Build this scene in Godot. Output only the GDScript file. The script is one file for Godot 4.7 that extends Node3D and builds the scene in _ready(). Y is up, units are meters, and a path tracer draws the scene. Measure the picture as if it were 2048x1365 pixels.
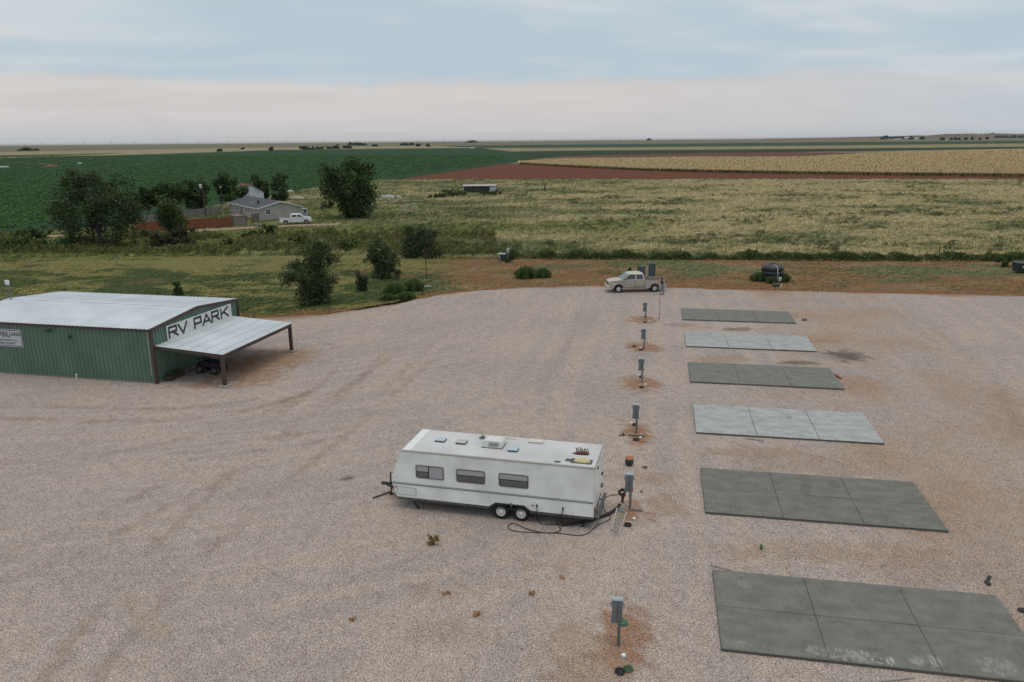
extends Node3D
# An RV park on the plains seen from a drone: gravel lot, concrete pads, trailer, metal building, pasture and crop fields behind.

const F := 1547.0          # focal length in photograph pixels
const CAM_H := 15.0
const PITCH := 14.55
const ROLL := -0.5
const GRID := 10.9         # the pads' rows are turned by this many degrees
var cam_basis: Basis
var names := {}
var rng := RandomNumberGenerator.new()
var mats := {}
var nz_a := FastNoiseLite.new()
var nz_b := FastNoiseLite.new()
var nz_c := FastNoiseLite.new()
var nz_d := FastNoiseLite.new()
var tex_gravel: ImageTexture
var tex_fine: ImageTexture
var tex_stain: ImageTexture
var tex_soil: ImageTexture
var tex_soft: ImageTexture

# ---------------------------------------------------------------- mesh builder
class MB:
	var st := SurfaceTool.new()
	func _init() -> void:
		st.begin(Mesh.PRIMITIVE_TRIANGLES)
		st.set_smooth_group(-1)
	func smooth(on: bool) -> MB:
		st.set_smooth_group(0 if on else -1)
		return self
	func color(c: Color) -> MB:
		st.set_color(c)
		return self
	func tri(a: Vector3, b: Vector3, c: Vector3) -> void:
		st.add_vertex(a); st.add_vertex(b); st.add_vertex(c)
	func quad(a: Vector3, b: Vector3, c: Vector3, d: Vector3, out := Vector3.ZERO) -> void:
		if out != Vector3.ZERO and (a - c).cross(a - b).dot(out) < 0.0:
			tri(a, d, c); tri(a, c, b)
		else:
			tri(a, b, c); tri(a, c, d)
	func tri_out(a: Vector3, b: Vector3, c: Vector3, out: Vector3) -> void:
		if (a - c).cross(a - b).dot(out) < 0.0:
			tri(a, c, b)
		else:
			tri(a, b, c)
	func box(c: Vector3, s: Vector3, b := Basis()) -> MB:
		var h := s * 0.5
		for ax in 3:
			for sg in [-1.0, 1.0]:
				var n := Vector3.ZERO; n[ax] = sg
				var u := Vector3.ZERO; u[(ax + 1) % 3] = 1.0
				var v := Vector3.ZERO; v[(ax + 2) % 3] = 1.0
				var o := n * h
				quad(c + b * (o - u * h - v * h), c + b * (o + u * h - v * h), c + b * (o + u * h + v * h), c + b * (o - u * h + v * h), b * n)
		return self
	func rbox(c: Vector3, s: Vector3, r: float, b := Basis()) -> MB:
		# a box with chamfered edges
		var h := s * 0.5
		var q := h - Vector3(r, r, r)
		for ax in 3:
			for sg in [-1.0, 1.0]:
				var n := Vector3.ZERO; n[ax] = sg
				var u := Vector3.ZERO; u[(ax + 1) % 3] = 1.0
				var v := Vector3.ZERO; v[(ax + 2) % 3] = 1.0
				var o := n * h
				quad(c + b * (o - u * q - v * q), c + b * (o + u * q - v * q), c + b * (o + u * q + v * q), c + b * (o - u * q + v * q), b * n)
				for s2 in [-1.0, 1.0]:
					# edge between face n and face u*s2
					var m: Vector3 = u * s2
					quad(c + b * (n * h + m * q - v * q), c + b * (n * h + m * q + v * q), c + b * (n * q + m * h + v * q), c + b * (n * q + m * h - v * q), b * (n + m))
		for sx in [-1.0, 1.0]:
			for sy in [-1.0, 1.0]:
				for sz in [-1.0, 1.0]:
					tri_out(c + b * Vector3(sx * h.x, sy * q.y, sz * q.z), c + b * Vector3(sx * q.x, sy * h.y, sz * q.z), c + b * Vector3(sx * q.x, sy * q.y, sz * h.z), b * Vector3(sx, sy, sz))
		return self
	func bar(a: Vector3, e: Vector3, w: float, t: float, up := Vector3.UP) -> MB:
		# a straight rectangular bar from a to e
		var x := (e - a).normalized()
		if absf(x.dot(up)) > 0.98:
			up = Vector3.RIGHT
		var z := x.cross(up).normalized()
		var y := z.cross(x)
		box((a + e) * 0.5, Vector3((e - a).length(), t, w), Basis(x, y, z))
		return self
	func tube(pts: Array, r0: float, r1 := -1.0, sides := 8, capped := true) -> MB:
		if r1 < 0.0:
			r1 = r0
		var rings := []
		var n := pts.size()
		var ref := Vector3.UP
		for i in n:
			var d: Vector3 = (pts[mini(i + 1, n - 1)] - pts[maxi(i - 1, 0)])
			d = d.normalized() if d.length() > 1e-6 else Vector3.UP
			if absf(d.dot(ref)) > 0.95:
				ref = Vector3.RIGHT if absf(d.x) < 0.8 else Vector3.FORWARD
			var u := d.cross(ref).normalized()
			var v := d.cross(u).normalized()
			ref = -d.cross(u).normalized() if n > 2 else ref
			var r := lerpf(r0, r1, float(i) / maxf(1.0, n - 1.0))
			var ring := []
			for k in sides:
				var a := TAU * k / sides
				ring.append(pts[i] + (u * cos(a) + v * sin(a)) * r)
			rings.append([ring, pts[i]])
		for i in n - 1:
			for k in sides:
				var a: Vector3 = rings[i][0][k]
				var b: Vector3 = rings[i][0][(k + 1) % sides]
				var c: Vector3 = rings[i + 1][0][(k + 1) % sides]
				var e: Vector3 = rings[i + 1][0][k]
				quad(a, b, c, e, (a + c) * 0.5 - (rings[i][1] + rings[i + 1][1]) * 0.5)
		if capped:
			st.set_smooth_group(-1)
			for e2 in [0, n - 1]:
				var out: Vector3 = rings[e2][1] - rings[1 if e2 == 0 else n - 2][1]
				for k in range(1, sides - 1):
					tri_out(rings[e2][0][0], rings[e2][0][k], rings[e2][0][k + 1], out)
		return self
	func lathe(prof: Array, sides: int, xf := Transform3D()) -> MB:
		# prof: Vector2(radius, height) turned about the y axis
		for i in prof.size() - 1:
			for k in sides:
				var a0 := TAU * k / sides
				var a1 := TAU * (k + 1) / sides
				var p: Vector2 = prof[i]
				var q: Vector2 = prof[i + 1]
				var a := xf * Vector3(cos(a0) * p.x, p.y, sin(a0) * p.x)
				var b := xf * Vector3(cos(a1) * p.x, p.y, sin(a1) * p.x)
				var c := xf * Vector3(cos(a1) * q.x, q.y, sin(a1) * q.x)
				var d := xf * Vector3(cos(a0) * q.x, q.y, sin(a0) * q.x)
				var am := (a0 + a1) * 0.5
				var out := xf.basis * Vector3(cos(am) * (q.y - p.y), p.x - q.x, sin(am) * (q.y - p.y))
				if out.length() < 1e-9:
					out = xf.basis * Vector3.UP
				if p.x < 1e-5:
					tri_out(a, c, d, out)
				elif q.x < 1e-5:
					tri_out(a, b, c, out)
				else:
					quad(a, b, c, d, out)
		return self
	func prism(poly: PackedVector2Array, hw: Callable, zc := 0.0, xf := Transform3D()) -> MB:
		# a side outline in x, y; half width hw(x, y) on both sides of zc
		var n := poly.size()
		var idx := Geometry2D.triangulate_polygon(poly)
		for s in [-1.0, 1.0]:
			for i in range(0, idx.size(), 3):
				var p := []
				for k in 3:
					var v := poly[idx[i + k]]
					p.append(xf * Vector3(v.x, v.y, zc + s * float(hw.call(v.x, v.y))))
				tri_out(p[0], p[1], p[2], xf.basis * Vector3(0, 0, s))
		var cw := Geometry2D.is_polygon_clockwise(poly)
		for i in n:
			var a := poly[i]
			var b := poly[(i + 1) % n]
			var e := b - a
			var out := Vector3(e.y, -e.x, 0) * (-1.0 if cw else 1.0)
			var ha := float(hw.call(a.x, a.y))
			var hb := float(hw.call(b.x, b.y))
			quad(xf * Vector3(a.x, a.y, zc - ha), xf * Vector3(b.x, b.y, zc - hb), xf * Vector3(b.x, b.y, zc + hb), xf * Vector3(a.x, a.y, zc + ha), xf.basis * out)
		return self
	func slab(poly: PackedVector2Array, z0: float, z1: float, xf := Transform3D()) -> MB:
		var h := absf(z1 - z0) * 0.5
		return prism(poly, func(_x, _y): return h, (z0 + z1) * 0.5, xf)
	func done(tangents := false) -> ArrayMesh:
		st.generate_normals()
		return st.commit()

# ---------------------------------------------------------------- naming and placing
func gp(px: float, py: float, h := 0.0) -> Vector3:
	# the point at height h that the photograph shows at this pixel
	var d := cam_basis * Vector3((px - 1024.0) / F, -(py - 682.5) / F, -1.0)
	return Vector3(0, CAM_H, 0) + d * ((h - CAM_H) / d.y)

func numbered(called: String, parent: Node) -> String:
	var key := str(parent.get_instance_id()) + called
	var n: int = names.get(key, 0)
	names[key] = n + 1
	return called if n == 0 else "%s_%03d" % [called, n]

func obj(called: String, mb: MB, m: Material, parent: Node = null) -> MeshInstance3D:
	return inst(called, mb.done(), m, parent)

func inst(called: String, mesh: Mesh, m: Material, parent: Node = null) -> MeshInstance3D:
	var o := MeshInstance3D.new()
	var p: Node = self if parent == null else parent
	o.name = numbered(called, p)
	o.mesh = mesh
	o.material_override = m
	p.add_child(o, true)
	return o

func tag(o: Node, label: String, category: String, group := "") -> Node:
	o.set_meta("label", label)
	o.set_meta("category", category)
	if group != "":
		o.set_meta("group", group)
	return o

func thing(called: String, label: String, category: String, at := Vector3.ZERO, turn := 0.0, group := "") -> Node3D:
	var o := Node3D.new()
	o.name = numbered(called, self)
	add_child(o, true)
	o.position = at
	o.rotation_degrees.y = turn
	tag(o, label, category, group)
	return o

func copy(src: Node3D, label: String, at: Vector3, turn := 0.0, group := "") -> Node3D:
	var base := String(src.name)
	var o: Node3D = src.duplicate()
	o.name = numbered(base, self)
	add_child(o, true)
	o.position = at
	o.rotation_degrees.y = turn
	o.set_meta("label", label)
	if group != "":
		o.set_meta("group", group)
	return o

func structure(o: Node) -> Node:
	o.set_meta("kind", "structure")
	return o

func stuff(called: String, mesh: Mesh, m: Material, xfs: Array, cols: Array, label := "", category := "", parent: Node = null) -> MultiMeshInstance3D:
	var mm := MultiMesh.new()
	mm.transform_format = MultiMesh.TRANSFORM_3D
	mm.use_colors = true
	mm.mesh = mesh
	mm.instance_count = xfs.size()
	for i in xfs.size():
		mm.set_instance_transform(i, xfs[i])
		mm.set_instance_color(i, cols[i])
	var o := MultiMeshInstance3D.new()
	var p: Node = self if parent == null else parent
	o.name = numbered(called, p)
	o.multimesh = mm
	o.material_override = m
	p.add_child(o, true)
	o.set_meta("kind", "stuff")
	if label != "":
		tag(o, label, category)
	return o

# ---------------------------------------------------------------- materials
func lin(r: float, g: float, b: float) -> Color:
	return Color(r, g, b).linear_to_srgb()

func mat(r: float, g: float, b: float, rough := 0.85, metal := 0.0, tex: Texture2D = null, scale := 1.0) -> StandardMaterial3D:
	var key := "%.3f %.3f %.3f %.2f %.2f %s %.2f" % [r, g, b, rough, metal, str(tex), scale]
	if mats.has(key):
		return mats[key]
	var m := StandardMaterial3D.new()
	m.albedo_color = lin(r, g, b)
	m.roughness = rough
	m.metallic = metal
	m.cull_mode = BaseMaterial3D.CULL_DISABLED
	if tex != null:
		m.albedo_texture = tex
		m.uv1_triplanar = true
		m.uv1_scale = Vector3(scale, scale, scale)
	mats[key] = m
	return m

func vmat(rough := 0.95, tex: Texture2D = null, scale := 1.0, back := 0.0) -> StandardMaterial3D:
	# colours come with the vertices or the copies
	var m := StandardMaterial3D.new()
	m.albedo_color = Color.WHITE
	m.vertex_color_use_as_albedo = true
	m.roughness = rough
	m.metallic_specular = 0.25
	m.cull_mode = BaseMaterial3D.CULL_DISABLED
	if tex != null:
		m.albedo_texture = tex
		m.uv1_triplanar = true
		m.uv1_world_triplanar = true
		m.uv1_scale = Vector3(scale, scale, scale)
	if back > 0.0:
		m.backlight_enabled = true
		m.backlight = Color(back, back, back)
	return m

func glass(r: float, g: float, b: float, rough := 0.06) -> StandardMaterial3D:
	var m := mat(r, g, b, rough, 0.0)
	m.metallic_specular = 0.7
	return m

func noise(seed_: int, freq: float, octaves := 3) -> FastNoiseLite:
	var n := FastNoiseLite.new()
	n.seed = seed_
	n.noise_type = FastNoiseLite.TYPE_SIMPLEX_SMOOTH
	n.frequency = freq
	n.fractal_type = FastNoiseLite.FRACTAL_FBM if octaves > 1 else FastNoiseLite.FRACTAL_NONE
	n.fractal_octaves = octaves
	return n

func gray_texture(n: FastNoiseLite, size: int, lo: float, hi: float, gain := 1.0) -> ImageTexture:
	var src := n.get_seamless_image(size, size, false, false, 0.12, true)
	src.convert(Image.FORMAT_L8)
	var d := src.get_data()
	var out := PackedByteArray()
	out.resize(d.size())
	for i in d.size():
		out[i] = int(255.0 * lerpf(lo, hi, clampf((d[i] / 255.0 - 0.5) * gain + 0.5, 0.0, 1.0)))
	return ImageTexture.create_from_image(Image.create_from_data(size, size, false, Image.FORMAT_L8, out))

func gravel_texture() -> ImageTexture:
	# loose crushed stone: each cell a stone with its own tone, grit between
	var size := 1024
	var cells := FastNoiseLite.new()
	cells.seed = 5
	cells.noise_type = FastNoiseLite.TYPE_CELLULAR
	cells.cellular_return_type = FastNoiseLite.RETURN_CELL_VALUE
	cells.cellular_jitter = 1.0
	cells.frequency = 0.13
	cells.fractal_type = FastNoiseLite.FRACTAL_NONE
	var a := cells.get_seamless_image(size, size, false, false, 0.06, false)
	cells.seed = 77
	cells.frequency = 0.3
	var b := cells.get_seamless_image(size, size, false, false, 0.06, false)
	a.convert(Image.FORMAT_L8)
	b.convert(Image.FORMAT_L8)
	var da := a.get_data()
	var db := b.get_data()
	var out := PackedByteArray()
	out.resize(size * size * 3)
	for i in size * size:
		var v := da[i] / 255.0
		var w := db[i] / 255.0
		var t := 0.70 + 0.20 * (w - 0.5)
		if v > 0.55:
			t += (v - 0.55) * 0.5
		elif v < 0.22:
			t -= (0.22 - v) * 1.0
		var warm := fposmod(v * 7.3 + w, 1.0) - 0.5
		out[i * 3] = int(clampf(t * (1.0 + warm * 0.12), 0.05, 1.0) * 255.0)
		out[i * 3 + 1] = int(clampf(t, 0.05, 1.0) * 255.0)
		out[i * 3 + 2] = int(clampf(t * (1.0 - warm * 0.14), 0.05, 1.0) * 255.0)
	return ImageTexture.create_from_image(Image.create_from_data(size, size, false, Image.FORMAT_RGB8, out))

func smooth_path(pts: Array, per := 6) -> Array:
	var out := []
	var n := pts.size()
	for i in n - 1:
		var p0: Vector3 = pts[maxi(i - 1, 0)]
		var p1: Vector3 = pts[i]
		var p2: Vector3 = pts[i + 1]
		var p3: Vector3 = pts[mini(i + 2, n - 1)]
		for k in per:
			out.append(p1.cubic_interpolate(p2, p0, p3, float(k) / per))
	out.append(pts[n - 1])
	return out

func setup_tools() -> void:
	rng.seed = 4242
	cam_basis = Basis.from_euler(Vector3(deg_to_rad(-PITCH), 0, deg_to_rad(ROLL)))
	nz_a = noise(11, 0.05, 4)
	nz_b = noise(23, 0.25, 3)
	nz_c = noise(37, 0.9, 2)
	nz_d = noise(51, 0.012, 3)
	tex_gravel = gravel_texture()
	tex_fine = gray_texture(noise(3, 0.04, 4), 512, 0.72, 1.0, 1.4)
	tex_stain = gray_texture(noise(9, 0.012, 5), 512, 0.72, 1.0, 1.5)
	tex_soft = gray_texture(noise(29, 0.006, 4), 512, 0.90, 1.0, 1.3)
	tex_soil = gray_texture(noise(19, 0.08, 4), 512, 0.55, 1.0, 1.8)

# ---------------------------------------------------------------- camera, sky, sun
func setup_view() -> void:
	var cam := Camera3D.new()
	cam.name = "camera"
	cam.position = Vector3(0, CAM_H, 0)
	cam.basis = cam_basis
	cam.fov = rad_to_deg(2.0 * atan(682.5 / F))
	cam.near = 0.5
	cam.far = 60000.0
	add_child(cam)
	cam.current = true
	var sun := DirectionalLight3D.new()
	sun.name = "sun"
	sun.light_color = Color(1.0, 0.95, 0.88)
	sun.light_energy = 0.34
	sun.light_angular_distance = 35.0
	sun.shadow_enabled = true
	add_child(sun)
	sun.look_at_from_position(Vector3(3, 50, 5), Vector3.ZERO)
	var env := Environment.new()
	env.background_mode = Environment.BG_SKY
	env.tonemap_mode = Environment.TONE_MAPPER_LINEAR
	env.tonemap_exposure = 1.0
	env.sdfgi_enabled = true
	env.ssao_enabled = true
	env.ssil_enabled = true
	env.fog_enabled = true
	env.fog_density = 0.000017
	env.fog_light_color = Color(0.72, 0.76, 0.8)
	var sky := Sky.new()
	var sm := PanoramaSkyMaterial.new()
	sm.panorama = sky_image()
	sky.sky_material = sm
	env.sky = sky
	env.ambient_light_source = Environment.AMBIENT_SOURCE_SKY
	var we := WorldEnvironment.new()
	we.name = "environment"
	we.environment = env
	add_child(we)

func sky_image() -> ImageTexture:
	var w := 2400
	var h := 1200
	var data := PackedFloat32Array()
	data.resize(w * h * 3)
	var n1 := noise(101, 1.0, 5)
	var n2 := noise(202, 1.0, 4)
	var n3 := noise(303, 1.0, 3)
	var blue := Vector3(0.482, 0.582, 0.655)
	var pale := Vector3(0.625, 0.672, 0.708)
	var low := Vector3(0.635, 0.613, 0.600)
	var low_far := Vector3(0.57, 0.58, 0.60)
	var warm := Vector3(0.70, 0.675, 0.63)
	for y in h:
		var el := 90.0 - (y + 0.5) * 180.0 / h
		for x in w:
			var c: Vector3
			# high overhead the cloud is smooth: every second sample is enough
			if el > 16.0 and (x % 2 == 1 or y % 2 == 1):
				var k := (y * w + x - 1) * 3 if x % 2 == 1 else ((y - 1) * w + x) * 3
				c = Vector3(data[k], data[k + 1], data[k + 2])
			elif el < -1.0:
				c = Vector3(0.22, 0.21, 0.17)
			else:
				var az := (x + 0.5) * 360.0 / w
				if az > 180.0:
					az -= 360.0
				var ca := cos(deg_to_rad(az))
				var sa := sin(deg_to_rad(az))
				# clouds on flat decks seen from below, stretched towards the horizon
				var e2 := maxf(el, 0.0)
				var dd := 1.0 / (sin(deg_to_rad(e2)) + 0.055)
				var p := Vector2(sa, ca) * dd
				var s1 := n1.get_noise_3d(p.x * 0.2, p.y * 0.24, 1.0)
				var s2 := n2.get_noise_3d(p.x * 0.8 + s1 * 1.2, p.y * 0.95, 5.0)
				var s3 := n3.get_noise_3d(az * 0.06, e2 * 0.45, 3.0)
				var cover := clampf(0.36 + s1 * 0.85 + s2 * 0.5 + 0.35 * smoothstep(9.0, 30.0, e2) + 0.34 * smoothstep(-8.0, -34.0, az) * smoothstep(4.0, 8.0, e2), 0.0, 1.0)
				c = blue.lerp(pale, smoothstep(0.05, 0.95, cover))
				# bright breaks in the cloud
				var brk := clampf((s2 * 0.9 + s3 * 0.7 - 0.26) * 2.6, 0.0, 1.0) * (0.25 + 0.75 * smoothstep(4.0, -30.0, az) * smoothstep(70.0, 30.0, absf(az + 30.0)))
				c = c.lerp(warm, brk * 0.75 * smoothstep(3.0, 5.0, e2))
				# the pale low band and its ragged upper edge
				var edge := 4.05 + s3 * 0.45 + n3.get_noise_2d(az * 0.22, 7.0) * 0.3 - 0.25 * smoothstep(5.0, 35.0, az)
				var in_band := smoothstep(edge + 0.5, edge - 0.5, el + s2 * 0.5)
				var lc := low.lerp(low_far, clampf(smoothstep(6.0, 34.0, az) + smoothstep(90.0, 160.0, absf(az)) * 0.5, 0.0, 1.0))
				lc = lc * (1.0 + s2 * 0.05 + s3 * 0.05)
				lc = lc.lerp(Vector3(0.565, 0.565, 0.575), smoothstep(1.6, 0.0, el) * 0.7)
				c = c.lerp(lc, in_band * (1.0 - 0.5 * smoothstep(18.0, 36.0, az)))
			var i := (y * w + x) * 3
			data[i] = c.x
			data[i + 1] = c.y
			data[i + 2] = c.z
	return ImageTexture.create_from_image(Image.create_from_data(w, h, false, Image.FORMAT_RGBF, data.to_byte_array()))

# ---------------------------------------------------------------- the land
# Where the gravel ends, from the photograph's edge between gravel and grass.
var edge_px := [[-700, 690], [0, 650], [300, 642], [470, 637], [560, 632], [640, 627], [720, 618], [790, 607], [840, 596], [890, 586], [960, 579], [1060, 573], [1180, 570], [1330, 573], [1480, 578], [1620, 581], [1800, 585], [2048, 590], [2900, 606]]
var edge_pts := []

func lot_edge(x: float) -> float:
	if edge_pts.is_empty():
		for e in edge_px:
			edge_pts.append(gp(e[0], e[1]))
	for i in edge_pts.size() - 1:
		var a: Vector3 = edge_pts[i]
		var b: Vector3 = edge_pts[i + 1]
		if x <= b.x or i == edge_pts.size() - 2:
			return lerpf(a.z, b.z, smoothstep(a.x, b.x, x) * 0.35 + clampf((x - a.x) / (b.x - a.x), -0.2, 1.2) * 0.65)
	return -80.0

# patches of bare orange earth, damp stains and pale dust: pixel centre, half sizes in metres, strength, kind
var patches := []

func set_patches() -> void:
	var earth := Color(0.52, 0.265, 0.145)
	var sand := Color(0.60, 0.42, 0.29)
	var damp := Color(0.17, 0.15, 0.13)
	var chalk := Color(0.56, 0.54, 0.52)
	for p in [[1246, 1268, 1.0, 1.9, 0.95], [1262, 1025, 1.1, 1.6, 0.9], [1275, 870, 1.0, 1.9, 0.95], [1281, 766, 1.25, 1.7, 0.9], [1286, 694, 1.3, 1.6, 0.95], [1291, 640, 1.6, 1.6, 0.9]]:
		patches.append([gp(p[0], p[1]), p[2], p[3], p[4], earth.lerp(sand, 0.35)])
	for p in [[1180, 1340, 1.3, 0.8, 0.5], [1150, 1290, 1.2, 1.4, 0.4], [880, 1270, 1.6, 0.9, 0.3], [1120, 1130, 1.8, 0.5, 0.35], [900, 1180, 1.3, 0.6, 0.25], [1650, 1105, 4.0, 0.9, 0.45], [1520, 905, 3.2, 0.9, 0.5], [1800, 1010, 2.0, 2.0, 0.3], [1660, 930, 3.0, 1.1, 0.4], [1560, 785, 3.0, 1.2, 0.3], [1440, 718, 1.8, 0.9, 0.55], [1650, 682, 1.7, 1.0, 0.9], [1710, 770, 2.2, 1.9, 0.6], [1590, 632, 1.0, 1.0, 0.4], [1600, 600, 3.0, 1.2, 0.2], [1390, 655, 2.0, 0.9, 0.4], [1300, 955, 1.6, 0.8, 0.5], [1850, 1130, 3.0, 1.2, 0.35], [1330, 1010, 1.1, 1.6, 0.55]]:
		patches.append([gp(p[0], p[1]), p[2], p[3], p[4], earth.lerp(sand, 0.75)])
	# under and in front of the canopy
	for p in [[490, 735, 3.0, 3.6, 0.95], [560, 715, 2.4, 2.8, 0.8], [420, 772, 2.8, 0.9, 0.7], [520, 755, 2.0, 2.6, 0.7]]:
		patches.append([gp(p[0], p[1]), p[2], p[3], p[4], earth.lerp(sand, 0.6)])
	# damp marks beside the second pad, and the chalky wash between them
	for p in [[1685, 712, 1.7, 1.7, 0.85, damp], [1600, 726, 1.25, 0.65, 0.75, Color(0.22, 0.165, 0.12)], [1645, 714, 1.2, 1.0, 0.7, chalk], [1660, 697, 1.0, 0.7, 0.6, chalk], [1478, 659, 1.6, 0.8, 0.7, Color(0.24, 0.18, 0.13)], [1352, 650, 1.5, 0.7, 0.4, Color(0.28, 0.2, 0.15)], [690, 958, 0.35, 0.25, 0.8, Color(0.2, 0.12, 0.09)]]:
		patches.append([gp(p[0], p[1]), p[2], p[3], p[4], p[5]])
	for p in [[268, 1205, 0.5, 0.6, 0.9], [296, 1235, 0.55, 0.5, 0.9], [318, 1262, 0.45, 0.35, 0.9]]:
		patches.append([gp(p[0], p[1]), p[2], p[3], p[4], Color(0.68, 0.54, 0.43)])

# wheel marks pressed in the gravel and ridges of loose stone beside them
var tracks := []

func set_tracks() -> void:
	var press := Color(0.43, 0.325, 0.265)
	var ridge := Color(0.62, 0.575, 0.545)
	for e in [[[[-40, 838], [60, 838], [160, 842], [300, 843], [400, 838], [480, 824], [560, 804], [620, 784]], press, 0.8], [[[-40, 815], [80, 812], [220, 818], [340, 819], [430, 812], [510, 798]], press, 0.5], [[[430, 874], [540, 876], [610, 868], [665, 862], [700, 850]], press, 0.7], [[[350, 906], [470, 906], [560, 899], [640, 884]], press, 0.6], [[[655, 688], [675, 698], [684, 712]], press, 0.7], [[[860, 830], [905, 792], [950, 750], [985, 722]], ridge, 0.6], [[[925, 816], [985, 775], [1030, 735], [1060, 705]], ridge, 0.7], [[[1010, 760], [1070, 700], [1110, 665]], ridge, 0.5], [[[560, 1080], [700, 960], [800, 860], [880, 760]], ridge, 0.35], [[[300, 1130], [420, 1020], [560, 930], [660, 860]], ridge, 0.3], [[[760, 790], [850, 700], [910, 650]], press, 0.3], [[[1080, 790], [1120, 720], [1150, 660], [1165, 620]], press, 0.3], [[[40, 1010], [170, 990], [330, 950], [470, 900]], ridge, 0.3], [[[180, 1200], [250, 1190], [265, 1180]], ridge, 0.5], [[[290, 1290], [330, 1270], [345, 1255]], ridge, 0.6], [[[1900, 900], [1960, 800], [1990, 720], [2000, 650]], ridge, 0.3], [[[80, 1365], [250, 1150], [450, 960], [640, 812], [800, 700]], press, 0.4], [[[190, 1365], [370, 1150], [560, 975], [740, 830], [900, 690]], press, 0.4], [[[-20, 1120], [160, 1050], [340, 960], [520, 860], [640, 770], [720, 690]], press, 0.4], [[[-20, 1180], [170, 1100], [370, 1000], [560, 890], [690, 790], [780, 690]], press, 0.35], [[[-20, 930], [150, 920], [320, 890], [470, 850], [590, 800]], press, 0.4], [[[2048, 870], [1990, 760], [1900, 680], [1800, 630]], press, 0.3]]:
		var pl := PackedVector2Array()
		for p in e[0]:
			var g := gp(p[0], p[1])
			pl.append(Vector2(g.x, g.z))
		var r := Rect2(pl[0], Vector2.ZERO)
		for p in pl:
			r = r.expand(p)
		tracks.append([pl, r.grow(0.8), e[1], e[2]])

func lot_color(x: float, z: float) -> Color:
	var gray := Color(0.680, 0.580, 0.530)
	var dust := Color(0.745, 0.622, 0.550)
	var blue_gray := Color(0.600, 0.532, 0.500)
	var big := nz_d.get_noise_2d(x * 2.4, z * 2.4)
	var mid := nz_a.get_noise_2d(x * 2.2, z * 2.2)
	# wheel ruts: arcs that swing round the building's corner, and the lane along the pedestals
	var rx := x + 30.0
	var rz := z + 82.0
	var rr := sqrt(rx * rx + rz * rz)
	var arc := nz_b.get_noise_2d(rr * 3.4, atan2(rz, rx) * 9.0) * 0.7 + nz_b.get_noise_2d(rr * 9.0 + 40.0, atan2(rz, rx) * 14.0) * 0.5
	var g := deg_to_rad(GRID)
	var u := x * cos(g) + z * sin(g)
	var v := x * sin(g) - z * cos(g)
	var lane := nz_b.get_noise_2d(u * 2.4 + 60.0, v * 0.12)
	var left := smoothstep(4.0, -6.0, x) * smoothstep(-16.0, -26.0, z)
	var rut := arc * left + lane * (1.0 - left) * 0.6
	var fine := nz_c.get_noise_2d(x * 1.4, z * 1.4)
	var t := clampf(0.5 + big * 0.55 + mid * 0.55 + rut * 1.6 + fine * 0.15, 0.0, 1.0)
	var c := gray.lerp(dust, smoothstep(0.15, 0.85, t))
	c = c.lerp(blue_gray, smoothstep(0.12, 0.5, -mid * 0.7 - rut * 0.8 + fine * 0.25) * 0.7)
	# between the pads the earth shows more
	var pads := smoothstep(7.5, 10.5, u) * smoothstep(23.0, 20.0, u)
	c = c.lerp(Color(0.60, 0.425, 0.31), clampf(pads * (0.36 + mid * 0.9 + fine * 0.35), 0.0, 0.85))
	for tr in tracks:
		if x < tr[1].position.x or z < tr[1].position.y or x > tr[1].end.x or z > tr[1].end.y:
			continue
		var q := Vector2(x, z)
		var best := 9.0
		var pl: PackedVector2Array = tr[0]
		for i in pl.size() - 1:
			best = minf(best, Geometry2D.get_closest_point_to_segment(q, pl[i], pl[i + 1]).distance_to(q))
		var kk := smoothstep(0.42, 0.12, best + fine * 0.12) * clampf(0.6 + mid * 1.5 + nz_b.get_noise_2d(x * 2.0, z * 2.0) * 0.8, 0.0, 1.0)
		c = c.lerp(tr[2], kk * float(tr[3]))
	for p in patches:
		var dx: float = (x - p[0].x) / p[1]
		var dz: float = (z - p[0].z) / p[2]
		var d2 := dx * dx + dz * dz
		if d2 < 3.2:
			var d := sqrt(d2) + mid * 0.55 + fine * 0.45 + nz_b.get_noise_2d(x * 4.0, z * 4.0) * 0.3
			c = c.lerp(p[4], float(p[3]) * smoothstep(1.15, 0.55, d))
	var f := 1.0 + fine * 0.09 + nz_c.get_noise_2d(x * 5.0, z * 5.0) * 0.1
	# a rim of red earth where the gravel thins out
	var rim := lot_edge(x) - z
	c = c.lerp(Color(0.48, 0.27, 0.155), smoothstep(-1.6, -0.1, rim + mid * 1.6) * 0.8)
	return Color(c.r * f, c.g * f, c.b * f)

func lot_height(x: float, z: float) -> float:
	return nz_b.get_noise_2d(x, z) * 0.012 + nz_c.get_noise_2d(x * 2.0, z * 2.0) * 0.008

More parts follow.
